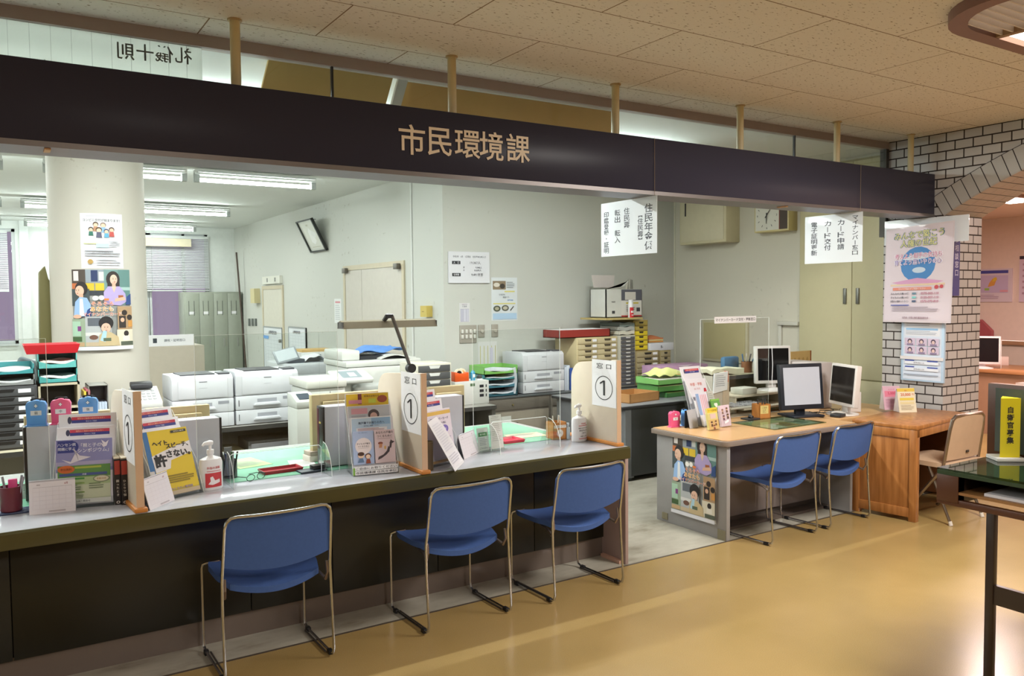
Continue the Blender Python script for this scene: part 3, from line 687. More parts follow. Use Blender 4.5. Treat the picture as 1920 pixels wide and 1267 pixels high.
# --- brochure racks
LILAC = M('#d9d6dc', .5, vary=.02)
def strip_items(u0, u1, v0, v1):
    return [('r', u0, v0, u1, v1, '#3a3f86'), ('r', u0, (v0+v1)/2, u1, v1, '#c23c52'), ('e', u0-.05*(u1-u0), (v0+v1)/2, .035, .042, '#40425c'),
            ('t', (u0+u1)/2, v0+.72*(v1-v0), .30*(v1-v0), '発熱など風邪の症状がある方へ', '#e8b9a0', dict(w=.8*(u1-u0))), ('t', (u0+u1)/2, v0+.25*(v1-v0), .28*(v1-v0), '早めのご相談', '#b9bcd8', dict(w=.5*(u1-u0)))]
def rack(label, loc, rz, w, ln, tiers, base=True):
    """tiers: (depth, height, items or None); every panel leans back"""
    t = thing('brochure_rack', label, 'brochure rack', loc, rz, 'brochure racks on the counters')
    for d, h, items in tiers:
        b = B(); b.X = Matrix.Translation((0, d, 0)) @ lean(ln)
        b.box(-w/2, w/2, 0, .004, .006, h, LILAC, .001)
        if items:
            fn, ww, hh = face((-w/2, 0, .006), (w, 0, 0), (0, 0, h-.006)); b.art(fn, items, ww, hh)
        b.build('tier_panel', t)
    dm = max(d for d, h, i in tiers)
    b = B(); b.box(-w/2-.003, w/2+.003, -.02, dm+.03, 0, .005, ACRYL); b.box(-w/2-.003, w/2+.003, -.022, -.019, 0, .045, ACRYL); b.build('tray_base', t)
    hs = tiers[0][1]; ht = max(h for d, h, i in tiers); s_ = math.tan(radians(ln))
    for s in (-1, 1):
        b = B(); q = [(-.02, .0), (dm+.03, 0), (dm+.03+ht*s_*.9, ht*.9), (dm+ht*s_*.9, ht*.9), (.0+hs*s_*.5-.02, hs*.5)]
        b.prism(q, s*(w/2+.003)-.001, s*(w/2+.003)+.001, ACRYL, 'x'); b.build('side_panel', t)
        b = B(); P3 = [(s*(w/2+.003), y, z) for y, z in q[2:]+[q[0]]]; b.tube(P3, .0012, EDGE, 4); b.build('clear_edge', t)
    return t
def booklet(name, label, cat, loc, rz, w, h, ln, items, col='#e6e4ea', dx=0., dy=0., dz=.012, th=.006, tilt=0., group=None):
    b = B(); b.X = Matrix.Translation((dx, dy, 0)) @ lean(ln) @ Matrix.Rotation(radians(tilt), 4, 'Y') @ Matrix.Translation((0, 0, dz))
    b.box(-w/2, w/2, -th, 0, 0, h, M(col, .35, vary=.02))
    fn, ww, hh = face((-w/2, -th, 0), (w, 0, 0), (0, 0, h)); b.art(fn, items, ww, hh)
    return one(b, name, label, cat, loc, rz, group, 0)
# rack at the left: dove flyer in front
r1 = at(160, 949, z=.7502); a1 = radians(-14)
lab = strip_items(.17, .84, .955, .975)
rack('white three-tier brochure rack between the desk calendar and the board, left end', r1, a1, .248, 7, [(.012, .305, None), (.055, .36, strip_items(.22, .90, .885, .965)), (.10, .415, strip_items(.22, .90, .895, .965))])
dove = [('p', [(.10, .70), (.26, .66), (.36, .82), (.30, .86), (.42, .75), (.62, .72), (.40, .67), (.25, .63)], '#dcd8e6')]
dove2 = [('p', [(.78, .94), (.84, .90), (.80, .98), (.88, .93), (.94, .97), (.90, .88), (.84, .86)], '#e4e0ee')]
booklet('symposium_flyer', 'flyer with white doves over a violet sky and a green lower half', 'flyer', r1, a1, .236, .298, 7,
  [('r', 0, .5, 1, 1, '#8b8cc0'), ('r', 0, .55, 1, .66, '#a9a5cc'), ('r', .03, .80, .30, .985, '#36408c'), ('e', .28, .89, .12, .09, '#36408c'), ('t', .19, .925, .055, 'ハンセン病', '#d8dcf0', dict(w=.32)), ('t', .19, .86, .05, '問題に学ぶ', '#d8dcf0', dict(w=.30)), ('t', .62, .905, .065, '「親と子の', '#e6e6f4', dict(w=.38)), ('t', .66, .825, .07, 'シンポジウム」', '#e6e6f4', dict(w=.58))]
  + dove+dove2+[('r', .03, .05, .96, .60, '#5f8f4c'), ('r', .03, .05, .96, .42, '#a9bd8f'), ('r', .03, .05, .96, .30, '#c2c9ae'), ('r', .33, .55, .80, .58, '#a9b84c'), ('r', .06, .44, .9, .48, '#49598f'), ('t', .5, .46, .03, '内容', '#d6dae8'), ('e', .18, .545, .15, .06, '#cf6a30'), ('t', .18, .545, .04, '参加無料', '#7a3a18', dict(w=.2)), ('r', .12, .385, .5, .41, '#3f8a3c'), ('r', .12, .32, .5, .335, '#7fa048'), ('e', .80, .38, .15, .055, '#7d8a70'), ('e', .80, .38, .13, .042, '#cfcab0'), ('t', .8, .38, .03, '定員100名', '#a86a3c', dict(w=.2)), ('r', .08, .18, .5, .195, '#6f9440')]
  + lines(.14, .45, .21, .31, 3, '#6a7a5c')+lines(.58, .85, .22, .32, 3, '#6a7a5c')+lines(.1, .5, .10, .17, 3, '#6a7a5c')+[('r', .03, .02, .97, .085, '#e4e2e2'), ('t', .45, .052, .035, '申込み・問合せ', '#55555c', dict(w=.6))], '#dcd9e6')
# rack right of the board: yellow booklet
r2 = at(335, 936, z=.7502)+Vector((.01, .06, 0)); a2 = radians(22)
rack('white three-tier brochure rack holding the yellow booklet', r2, a2, .245, 20, [(.012, .33, None), (.05, .385, strip_items(.22, .92, .89, .965)), (.095, .435, strip_items(.22, .92, .90, .965))])
booklet('yellow_booklet', 'yellow booklet with bold black lettering ヘイトスピーチ、許さない。in the left rack', 'booklet', r2, a2, .235, .322, 20,
  [('r', 0, 0, 1, 1, '#dcc12c'), ('r', 0, 0, 1, .06, '#d9c0a4'), ('r', 0, 0, .11, 1, '#3a6fa8'), ('r', 0, 0, .09, .4, '#c9c6c4'), ('p', [(.1, .62), (.5, .70), (1, .78), (1, .60), (.5, .52), (.45, .40), (.12, .36)], '#e2e0e4'), ('r', .62, .93, .97, .97, '#3a3a30'), ('t', .80, .95, .022, '法務省の人権擁護', '#e0d9c0', dict(w=.3)),
   ('t', .33, .80, .085, 'ヘイト', '#1f1d20', dict(b=.03, w=.42)), ('t', .70, .74, .085, 'スピーチ、', '#1f1d20', dict(b=.03, w=.58)), ('t', .27, .53, .20, '許', '#1f1d20', dict(b=.04)), ('t', .69, .615, .12, 'さない。', '#1f1d20', dict(b=.035, w=.56))]+lines(.3, .95, .17, .30, 4, '#8f7c20', .75)+[('t', .6, .085, .045, 'みんなの人権相談', '#8a7ca8', dict(w=.7))], '#d8d2c0', th=.009)
# middle rack: take-one leaflets
r3 = at(704, 888, z=.7502); a3 = radians(-10)
rack('clear leaflet rack lettered ご自由にお取りください in front of the middle board', r3, a3, .245, 8, [(.014, .06, None), (.05, .30, None), (.085, .36, None), (.12, .425, None)])
b = B(); b.X = Matrix.Translation((0, 0, 0))
b.box(-.118, .118, -.026, -.0235, .006, .026, PAPER); b.box(-.118, .118, -.026, -.0235, .03, .05, PAPER); b.box(-.125, -.115, -.0262, -.0235, .006, .045, M('#7fae4a', .5))
fn, ww, hh = face((-.118, -.026, .03), (.236, 0, 0), (0, 0, .02)); b.art(fn, [('t', .5, .5, .72, 'ご自由にお取りください', '#3a3a3e', dict(w=.94, fill=1))], ww, hh)
fn, ww, hh = face((-.118, -.026, .006), (.236, 0, 0), (0, 0, .02)); b.art(fn, [('t', .5, .5, .72, '市民環境課 住民年金係', '#3a3a3e', dict(w=.94, fill=1))], ww, hh)
o = b.build('take_one_label', [c for c in bpy.data.objects if c.get('label', '').startswith('clear leaflet rack')][0], smooth=0)
couple = [('e', .36, .27, .15, .085, '#e6c6ae'), ('e', .36, .315, .16, .06, '#4a2f22'), ('e', .70, .24, .15, .085, '#5f3826'), ('e', .70, .225, .11, .065, '#e8cbb4'), ('p', [(.2, .06), (.5, .06), (.44, .19), (.28, .19)], '#5f7a9c'), ('p', [(.58, .02), (.82, .02), (.78, .15), (.62, .15)], '#8f4630')]
booklet('register_booklet', 'pale blue leaflet lettered 子どもの戸籍をつくるために', 'leaflet', r3, a3, .112, .178, 8, [('r', 0, 0, 1, 1, '#a9bce0'), ('e', .5, .55, .40, .25, '#e6dcde'), ('t', .5, .62, .06, '子どもの戸籍を', '#4a4248', dict(w=.7)), ('t', .5, .54, .06, 'つくるために', '#4a4248', dict(w=.62)), ('r', .25, .48, .75, .487, '#a89aa0'), ('t', .5, .95, .03, '新しい家族のために', '#6a7aa0', dict(w=.6))]+couple, '#a9bce0', dx=-.058, dy=.006, dz=.055)
japan = [('p', [(.12, .10), (.30, .14), (.55, .24), (.70, .33), (.74, .44), (.66, .50), (.58, .36), (.40, .25), (.16, .19)], '#4a4046'), ('p', [(.70, .44), (.80, .44), (.84, .56), (.74, .58)], '#4a4046'), ('p', [(.72, .58), (.82, .56), (.98, .62), (.84, .66), (.80, .70)], '#4a4046')]
booklet('register_booklet', 'pale pink leaflet lettered あなたの戸籍をつくるために with a map', 'leaflet', r3, a3, .112, .178, 8, [('r', 0, 0, 1, 1, '#dcc9d0'), ('t', .5, .92, .085, 'あなたの戸籍を', '#3a3036', dict(w=.86)), ('t', .5, .81, .085, 'つくるために', '#3a3036', dict(w=.76)), ('r', .12, .73, .88, .742, '#a88f98'), ('e', .28, .60, .12, .04, '#8a4a3c'), ('p', [(.2, .46), (.34, .46), (.38, .58), (.22, .58)], '#c98f6a'), ('e', .5, .46, .05, .055, '#d9b06c')]+japan, '#dcc9d0', dx=.060, dy=.006, dz=.055)
booklet('family_leaflet', 'white leaflet with a blue wash in the middle tier of the leaflet rack', 'leaflet', r3, a3, .225, .29, 8, [('r', .02, .70, .98, .98, '#b6cfe6'), ('r', .5, .85, .96, .98, '#8fb4d8'), ('r', .12, .72, .88, .80, '#e6e8ec'), ('t', .5, .89, .05, '無戸籍でお困りの方へ', '#2f3a55', dict(w=.75)), ('t', .5, .835, .03, 'まずはご相談ください', '#5a6a8a', dict(w=.7))]+lines(.16, .84, .725, .79, 3, '#b8707a'), '#e2e4e8', dy=.046)
booklet('portrait_leaflet', 'grey leaflet with the top of a dark haired portrait, behind the blue one', 'leaflet', r3, a3, .225, .345, 8, [('r', 0, .6, 1, 1, '#b9bcc2'), ('r', .05, .88, .45, .97, '#cf9aa6'), ('e', .60, .86, .14, .085, '#4a3e40'), ('e', .60, .835, .09, .06, '#cfa79c'), ('r', .05, .80, .4, .86, '#a7a9b2')], '#b9bcc2', dy=.081)
booklet('yellow_leaflet', 'yellow leaflet with red tabs at the back of the leaflet rack', 'leaflet', r3, a3, .235, .41, 8, [('r', 0, .8, 1, 1, '#d9b62a'), ('r', .27, .86, .36, 1, '#7a3434'), ('r', .05, .87, .36, .92, '#cf8a9c'), ('r', .52, .87, .70, .93, '#c4cf4a'), ('e', .85, .92, .12, .05, '#9c4a34'), ('t', .6, .965, .03, '年金のお知らせ', '#7a4a20', dict(w=.4))], '#d9b62a', dy=.116)
# rack right of the middle board
a4 = radians(22); r4 = at(857, 864, z=.7502)-Vector((.118*cos(a4), .118*sin(a4)-.012, 0))
rack('white three-tier brochure rack behind the leaning white slip', r4, a4, .235, 9, [(.012, .31, None), (.05, .365, strip_items(.22, .92, .89, .965)), (.095, .415, strip_items(.22, .92, .90, .965))])
booklet('lilac_flyer', 'pale lilac flyer with a yellow band, in the rack right of the middle board', 'flyer', r4, a4, .228, .30, 9, [('r', 0, 0, 1, 1, '#ddd5e2'), ('r', 0, .90, 1, .97, '#d9b45a'), ('r', 0, .0, 1, .05, '#d3a86a'), ('t', .55, .82, .06, 'マイナンバーカード', '#4a4a70', dict(w=.8)), ('t', .6, .74, .05, 'もっと便利に', '#4a4a70', dict(w=.6)), ('e', .72, .62, .13, .075, '#7c6bb8'), ('t', .72, .62, .04, '便利', '#e6e0f4')]+lines(.5, .92, .36, .5, 4, '#9a8fb0')+[('p', [(.75, .22), (.95, .14), (.99, .24), (.85, .34)], '#5f8f3c')], '#ddd5e2')
# leaning slip, resting against the board's right side
A = at(853, 884, z=.7512); Bb = at(870, 866, z=.7512); Tt = at(801, 792, x=1.992); t = (A+Bb+Tt)/3
Wv = Bb-A; b = B(); n = Wv.cross(Tt-A).normalized()*.002
b.add([p-A for p in (A, Bb, Tt+Wv, Tt)]+[p-A+n for p in (A, Bb, Tt+Wv, Tt)], [(0, 3, 2, 1), (4, 5, 6, 7), (0, 1, 5, 4), (1, 2, 6, 5), (2, 3, 7, 6), (3, 0, 4, 7)], M('#e6e4ea', .25, vary=.02))
fn, ww, hh = face((0, 0, 0), Wv, Tt-A); b.art(fn, [('r', .1, .05, .9, .3, '#dcdae0')]+lines(.12, .88, .35, .9, 12, '#b9b7c2')+lines(.12, .88, .1, .28, 4, '#b9b7c2'), ww, hh, .0024)
one(b, 'plastic_slip', 'long white printed slip leaning against the middle window board', 'slip', A, smooth=0)
b = B(); b.lathe([(.0, 0), (.028, 0), (.029, .16), (.026, .16), (.025, .01), (0, .01)], M('#7a6a50', .4, .3), 24); one(b, 'waste_tin', 'brown metal tin standing at the foot of the middle window board', 'tin', Vector((2.016, 4.03, .7502)))
# --- calendars
def calendar(label, A, C_, h, ln, group='small white desk calendars'):
    c, rz, w = base2(A, C_, .7502)
    t = thing('desk_calendar', label, 'desk calendar', c, rz, group)
    b = B(); b.X = lean(ln); b.box(-w/2, w/2, 0, .003, 0, h, M('#dfdbe2', .5, vary=.02))
    fn, ww, hh = face((-w/2, 0, 0), (w, 0, 0), (0, 0, h))
    it = [('r', .08, .78, .93, .785, '#8a8088'), ('t', .8, .86, .07, '6月', '#a86a74'), ('t', .2, .86, .05, '2023', '#8a8088'), ('r', .42, .04, .78, .085, '#b9b2b8')]
    for k in range(7): it.append(('r', .08+.85*k/6-.002, .14, .08+.85*k/6+.002, .78, '#cfc8d0'))
    for k in range(5): it.append(('r', .08, .14+.64*k/5, .93, .145+.64*k/5, '#cfc8d0'))
    b.art(fn, it, ww, hh); b.build('calendar_page', t, smooth=0)
    b = B(); s_ = math.tan(radians(ln)); b.X = Matrix.Translation((0, 2*h*sin(radians(ln)), 0)) @ lean(-ln); b.box(-w/2, w/2, -.003, 0, 0, h, M('#b9b6bd', .6)); b.build('stand_back', t, smooth=0)
calendar('white desk calendar in front of the dove flyer', (55, 966), (142, 957), .15, 10)
calendar('tilted white desk calendar at the foot of the yellow booklet', (282, 957), (328, 937), .145, 16)
calendar('small white desk calendar beside the leaning slip', (871, 861), (900, 847), .145, 16)
b = sheet(.14, .075); fn, ww, hh = face((-.07, 0, 0), (.14, 0, 0), (0, 0, .075)); b.art(fn, [('t', .3, .3, .2, '5　1', '#8a8890')]+lines(.05, .95, .5, .9, 3, '#a9a7b0'), ww, hh)
one(b, 'date_card', 'white date card standing behind the left desk calendar', 'card', at(72, 930, z=.7502)+Vector((0, -.03, 0)), smooth=0)
# --- pen cup on a blue tray
p = at(24, 960, z=.7502); b = B(); b.box(-.16, .075, -.05, .05, 0, .008, M('#2c3a5c', .4), .003); one(b, 'pen_tray', 'dark blue tray under the maroon pen cup', 'tray', p)
b = B(); b.lathe([(0, 0), (.040, 0), (.044, .005), (.046, .112), (.042, .112), (.039, .01), (0, .01)], M('#6a2a35', .3), 24); one(b, 'pen_cup', 'maroon pen cup at the left edge of the counter', 'pen cup', p+Vector((-.005, 0, .008)))
b = B(); b.box(-.018, .018, -.008, .008, 0, .13, M('#d9488c', .4), .004); b.X = Matrix.Identity(4); one(b, 'highlighter', 'pink marker standing in the maroon pen cup', 'marker', p+Vector((.004, -.004, .022)))
for k, (dx, dy, a) in enumerate(((.026, .01, 10), (-.025, .015, -8), (.02, -.022, 14))):
    b = B(); b.X = Matrix.Rotation(radians(a), 4, 'Y'); b.cyl((0, 0, 0), (0, 0, .145), .005, M('#9b99a2', .4), n=8); one(b, 'ballpoint_pen', 'grey pen standing in the maroon pen cup', 'pen', p+Vector((dx*.6, dy, .02)), group='pens in the maroon cup')
# --- two dark boxes of books left of the board
for k, px in enumerate((222, 235)):
    q = at(px, 946, z=.7502); b = B(); w, h = .028, .215
    b.box(-w/2, w/2, 0, .16, 0, h, M('#1f1a1c', .35), .002); b.box(-w/2+.002, w/2-.002, .004, .158, h-.004, h+.006, M('#d6cbb4', .7))
    fn, ww, hh = face((-w/2, 0, 0), (w, 0, 0), (0, 0, h)); b.art(fn, [('r', .08, .66, .92, .96, '#a83a2c')]+[('t', .5, .52-.075*i, .06, ch, '#d8d0c4') for i, ch in enumerate('ひとりで悩' if k else '困ったとき')]+[('e', .5, .06, .28, .03, '#d8d0c4'), ('e', .5, .06, .16, .018, '#1f1a1c')], ww, hh)
    one(b, 'card_box', ('dark box with red top, left one' if not k else 'dark box with red top, right one touching the window board'), 'box', q+Vector((0, .0, 0)), 0, 'dark boxes by the window board', 0)
# --- sanitizer bottles
def sanitizer(label, loc, rz, w, hb, red):
    t = thing('sanitizer_bottle', label, 'sanitizer bottle', loc, rz, 'sanitizer bottles')
    PL = M('#e4e4e6', .3, vary=.02)
    b = B(); prof = [(.0, 0), (w*.47, 0), (w*.5, .006), (w*.5, hb-.03), (w*.45, hb-.012), (w*.2, hb), (w*.13, hb+.004), (w*.13, hb+.014), (0, hb+.014)]; b.lathe(prof, PL, 28, sy=.62); b.build('bottle', t)
    b = B(); b.cyl((0, 0, hb+.012), (0, 0, hb+.034), w*.15, PL, n=16); b.cyl((0, 0, hb+.034), (0, 0, hb+.058), w*.06, PL, n=10)
    b.tube([(w*.1, 0, hb+.066), (-.0, 0, hb+.068), (-w*.25, 0, hb+.066), (-w*.33, 0, hb+.056)], [w*.1, w*.12, w*.07, w*.05], PL, 10); b.build('pump', t)
    b = B()
    def fn(u, v, d):
        a = (u-.5)*1.9; return Vector((sin(a)*(w*.5+d), -cos(a)*(w*.31+d), .012+v*(hb-.045)))
    if red: it = [('r', .12, .02, .92, .62, '#c23a40'), ('p', [(.25, .16), (.45, .12), (.8, .2), (.78, .34), (.55, .30), (.45, .48), (.34, .44), (.36, .28)], '#e6e2e4'), ('t', .5, .83, .12, '手指の消毒', '#c2484c', dict(w=.7)), ('r', .2, .68, .85, .71, '#c87a7c')]
    else: it = [('t', .5, .88, .10, '手指消毒', '#c2484c', dict(w=.62)), ('r', .15, .76, .85, .79, '#c2484c')]+[('t', .5, .64-.13*i, .085, s_, '#2c2c30', dict(w=.78)) for i, s_ in enumerate(('新型コロナウイルス', '感染症予防のため', 'ご協力を'))]+[('t', .5, .2, .085, 'お願いします', '#2c2c30', dict(w=.7)), ('r', .15, .06, .85, .09, '#c2484c')]
    b.art(fn, it, w, hb-.045, .0012, .0004, 10); b.build('label', t)
sanitizer('white pump bottle with a red hand label beside the yellow booklet', at(396, 916, z=.7502), radians(10), .118, .165, True)
sanitizer('white pump bottle with black and red lines by the right board', at(1086, 826, z=.7502), radians(12), .125, .165, False)
b = B(); b.lathe([(0, 0), (.018, 0), (.018, .075), (.008, .082), (.008, .09), (.012, .092), (.012, .105), (0, .105)], M('#b9c4cc', .2), 14); one(b, 'small_bottle', 'small grey capped bottle between the pen box and the white pump bottle', 'bottle', at(1064, 822, z=.7502))
# --- pen stand, glasses, trays
t = thing('pen_stand', 'dark grey wire pen stand right of the red-labelled sanitizer', 'pen stand', at(432, 896, z=.7502)); b = B(); b.lathe([(0, 0), (.036, 0), (.036, .10), (.033, .10), (.033, .006), (0, .006)], M('#5a5b5e', .4, .6), 20); b.build('cup', t)
b = B(); b.prism([(-.03, .0), (.03, .0), (.02, .16), (-.02, .16)], .036, .042, M('#8b8c90', .3, .5), 'y'); b.build('back_plate', t)
for k in range(5):
    b = B(); a = k*1.3; b.X = Matrix.Rotation(radians(8*sin(a*2)), 4, 'X') @ Matrix.Rotation(radians(10*cos(a)), 4, 'Y'); b.cyl((0, 0, 0), (0, 0, .14), .0045, M(('#1c1c1e', '#2f5f3a', '#1c1c1e', '#26365e', '#8a8a8a')[k], .4), n=8); one(b, 'ballpoint_pen', 'pen standing in the dark grey pen stand', 'pen', at(432, 896, z=.757)+Vector((.016*cos(a), .016*sin(a), 0)), group='pens in the grey stand')
def shallow_tray(name, label, loc, rz, w, d, h, col, cat='tray', slope=.006):
    b = B(); m = M(col, .35); th = .004
    vs = []
    for s_, z, q in ((0, 0, 0), (slope, h, 0), (slope-th, h, 0), (-th, th, 0)):
        for x, y in ((-1, -1), (1, -1), (1, 1), (-1, 1)): vs.append((x*(w/2+s_), y*(d/2+s_), z))
    fs = [(3, 2, 1, 0)]+[(k*4+j, k*4+(j+1) % 4, (k+1)*4+(j+1) % 4, (k+1)*4+j) for k in range(3) for j in range(4)]+[(12, 13, 14, 15)]
    b.add(vs, fs, m); return one(b, name, label, cat, loc, rz, smooth=0)
shallow_tray('cash_tray', 'dark red cash tray on the counter left of the middle racks', at(526, 884, z=.7502)+Vector((0, .0, .0032)), radians(3), .21, .10, .018, '#96242f')
shallow_tray('cash_tray', 'red cash tray on the green mat left of the orange pen box', at(972, 832, z=.7502)+Vector((-.01, .10, .0032)), radians(0), .15, .14, .018, '#c23048')
t = thing('stamp_tray', 'black stamp pad tray in front of the third computer tower', 'stamp pad', at(585, 884, z=.7502), radians(4)); b = B(); b.box(-.075, .075, -.035, .045, 0, .012, M('#26313c', .4), .003); b.build('tray', t)
b = B(); b.box(.0, .07, -.02, .035, .012, .034, M('#17181a', .35), .003); b.build('stamp_pad', t)
t = thing('reading_glasses', 'pair of dark reading glasses lying on the counter by the red tray', 'glasses', at(480, 900, z=.7502), radians(25))
b = B()
for s in (-1, 1): b.tube([(s*.034+.026*cos(2*pi*i/14), 0, .019+.017*sin(2*pi*i/14)) for i in range(14)], .0018, BLACK, 5, True)
b.build('rims', t); b = B()
for s in (-1, 1): b.tube([(s*.062, 0, .026), (s*.064, .07, .022), (s*.062, .13, .006)], .002, BLACK, 5)
b.build('temples', t)
# --- pen box, card stands
def pen_box(label, loc, rz, items, h=.115, w=.10):
    t = thing('pen_box', label, 'pen box', loc, rz); m = M('#b9793a', .5, vary=.12, scale=30); b = B()
    b.box(-w/2, w/2, -w/2, w/2, 0, .006, m)
    for x0, x1, y0, y1 in ((-w/2, w/2, -w/2, -w/2+.006), (-w/2, w/2, w/2-.006, w/2), (-w/2, -w/2+.006, -w/2, w/2), (w/2-.006, w/2, -w/2, w/2)): b.box(x0, x1, y0, y1, 0, h, m)
    b.build('box', t); b = B(); fn, ww, hh = face((-w/2, -w/2, 0), (w, 0, 0), (0, 0, h)); b.art(fn, items, ww, hh); b.build('label', t); return t
pb = at(1043, 822, z=.7502); pen_box('orange wood pen box with a round white mark beside the pump bottle', pb, radians(-6), [('r', .05, .68, .97, .84, '#e2dcd4'), ('t', .5, .76, .13, 'ご自由にどうぞ', '#5a4630', dict(w=.85)), ('e', .5, .38, .24, .22, '#d9d2ca'), ('o', .5, .38, .27, .25, .006, '#c4b49c'), ('p', [(.42, .3), (.5, .52), (.6, .34), (.5, .4)], '#8a8078')])
for k in range(3):
    b = B(); b.X = Matrix.Rotation(radians((-6, 9, 3)[k]), 4, 'Y'); b.cyl((0, 0, 0), (0, 0, .15), .0042, M('#d8d4cc', .4), n=8); one(b, 'ballpoint_pen', 'pale pen standing in the orange pen box by the pump bottle', 'pen', pb+Vector((-.02+.012*k, -.01, .008)), group='pens in the orange box')
def card_stand(label, loc, rz, w, h, items, col='#dedcdc'):
    t = thing('card_stand', label, 'card stand', loc, rz); b = B(); b.X = lean(8); b.box(-w/2-.004, w/2+.004, -.0015, .0035, 0, h+.01, ACRYL); b.build('clear_holder', t)
    b = B(); b.box(-w/2-.004, w/2+.004, -.03, .06, 0, .003, ACRYL); b.build('clear_foot', t)
    b = B(); b.X = lean(8); b.box(-w/2, w/2, .0005, .0015, .006, h, M(col, .6, vary=.02)); fn, ww, hh = face((-w/2, .0005, .006), (w, 0, 0), (0, 0, h-.006)); b.art(fn, items, ww, hh, .0003, .0001); b.build('card', t, smooth=0)
card_stand('clear card stand with a green headed card, left of the tall white card', at(908, 846, z=.7502), radians(8), .085, .145, [('r', .1, .62, .9, .8, '#4f8a50'), ('t', .5, .71, .08, '電子申請', '#dfe8df', dict(w=.6)), ('t', .5, .1, .09, 'こちらから', '#50505a', dict(w=.7))]+lines(.15, .85, .2, .55, 5, '#9a9aa2'), '#d2d6d2')
card_stand('clear card stand with a tall cream card left of the red tray', at(934, 842, z=.7502), radians(6), .095, .215, lines(.12, .88, .2, .92, 13, '#b8b4b0')+[('t', .5, .95, .05, 'アンケート', '#8a8680')], '#dedad6')
# --- clear screens along the counter
def clear_screen(label, x0, x1, ztop, slot, y=4.30):
    t = thing('clear_screen', label, 'clear screen', ((x0+x1)/2, y, .7502), 0, 'clear counter screens'); w = x1-x0; h = ztop-.7502; a, c, zs = slot
    b = B()
    for q in ((-w/2, a, 0, h), (c, w/2, 0, h), (a, c, zs, h)): b.box(q[0], q[1], -.002, .002, q[2], q[3], ACRYL)
    b.build('clear_sheet', t, smooth=0)
    b = B(); b.tube([(a, 0, 0), (a, 0, zs-.012), (a+.012, 0, zs), (c-.012, 0, zs), (c, 0, zs-.012), (c, 0, 0)], .0016, EDGE, 4)
    b.tube([(-w/2, 0, 0), (-w/2, 0, h)], .0016, EDGE, 4); b.tube([(w/2, 0, 0), (w/2, 0, h)], .0016, EDGE, 4); b.tube([(-w/2, 0, h), (w/2, 0, h)], .0010, EDGE, 4); b.build('polished_edge', t)
    for x in (a-.012, c+.012):
        b = B(); P4 = [(-.13*cos(radians(q)), .17*sin(radians(q))) for q in range(0, 91, 15)]+[(.10, 0)]
        b.prism([(y_, z_) for y_, z_ in P4], x-.0015, x+.0015, ACRYL, 'x'); b.tube([(x, y_, z_) for y_, z_ in P4[:-1]], .0015, EDGE, 4); b.build('foot', t, smooth=0)
clear_screen('tall clear screen at the left end, in front of the first computer tower', -.9, .215, 1.53, (-.30, .25, .20))
clear_screen('tall clear screen before the printers, between the left sanitizer and the leaflet rack', .86, 1.605, 1.52, (-.215, .27, .155))
clear_screen('tall clear screen between the small calendar and the orange pen box', 2.46, 3.11, 1.50, (-.20, .22, .18))
# --- computer towers on the counter's staff edge
def tower(label, x0, x1, h, y, front, th=.10):
    t = thing('computer_tower', label, 'computer tower', ((x0+x1)/2, y, .7502), 0, 'computer towers on the counter'); w = x1-x0
    b = B(); b.box(-w/2+.012*(front < 0), w/2-.012*(front > 0), 0, th, .008, h, M('#bdbbc4', .4), .004); b.build('case', t)
    b = B(); xx = front*w/2; b.box(min(xx, xx-front*.02), max(xx, xx-front*.02), .002, th-.002, .008, h, M('#1d1a20', .3), .003)
    b.box(min(xx, xx+front*.001), max(xx, xx+front*.001), .03, .06, h*.72, h*.75, M('#c9b25a', .4)); b.box(min(xx, xx+front*.001), max(xx, xx+front*.001), .065, th-.01, h*.3, h*.96, M('#5a1c2c', .35)); b.build('front_bezel', t)
    b = B()
    for i in range(11):
        for j in range(7): b.box(-front*(w/2-.03-.012*i)-.004, -front*(w/2-.03-.012*i)+.004, -.001, 0, .03+.012*j, .038+.012*j, M('#5f5d63', .6))
    b.build('vent_grille', t, smooth=0)
    b = B(); b.box(-w/2+.02, w/2-.02, .01, th-.01, 0, .008, BLACK); b.build('feet', t); return t
tower('silver computer tower carrying the reading glasses holders', .118, .50, .357, 4.46, -1)
tower('silver computer tower behind the yellow booklet', .66, 1.025, .325, 4.48, 1)
tower('silver computer tower with black and red front beside the leaflet rack', 1.55, 1.925, .345, 4.40, -1)
tower('silver computer tower behind the leaning slip, right of the middle board', 2.10, 2.51, .335, 4.50, 1)
# --- reading glasses holders on the first tower
BLU, PNK = '#5c9be0', '#df5a86'
def glasses_holder(label, loc, rz, col, word):
    t = thing('glasses_holder', label, 'glasses holder', loc, rz, 'reading glasses holders'); m = M(col, .3, vary=.03)
    b = B(); b.prism([(-.043, .004), (.043, .004), (.040, .015), (.044, .10), (.036, .116), (.0, .124), (-.036, .116), (-.044, .10), (-.040, .015)], -.018, .018, m, 'y', .003); b.prism([(-.05, 0), (.05, 0), (.043, .006), (-.043, .006)], -.026, .026, m, 'y', .001); b.build('holder', t)
    b = B(); fn, ww, hh = face((-.044, -.0182, 0), (.088, 0, 0), (0, 0, .124))
    b.art(fn, [('r', .24, .42, .76, .60, '#dcdce0'), ('t', .5, .51, .12, word, '#55606a'), ('p', [(.5, .68), (.62, .78), (.5, .88), (.38, .78)], '#4f80b8' if col == BLU else '#c85a80'), ('r', .47, .72, .53, .84, '#e8ecf0'), ('r', .42, .76, .58, .80, '#e8ecf0')], ww, hh, .0004); b.build('label', t); return t
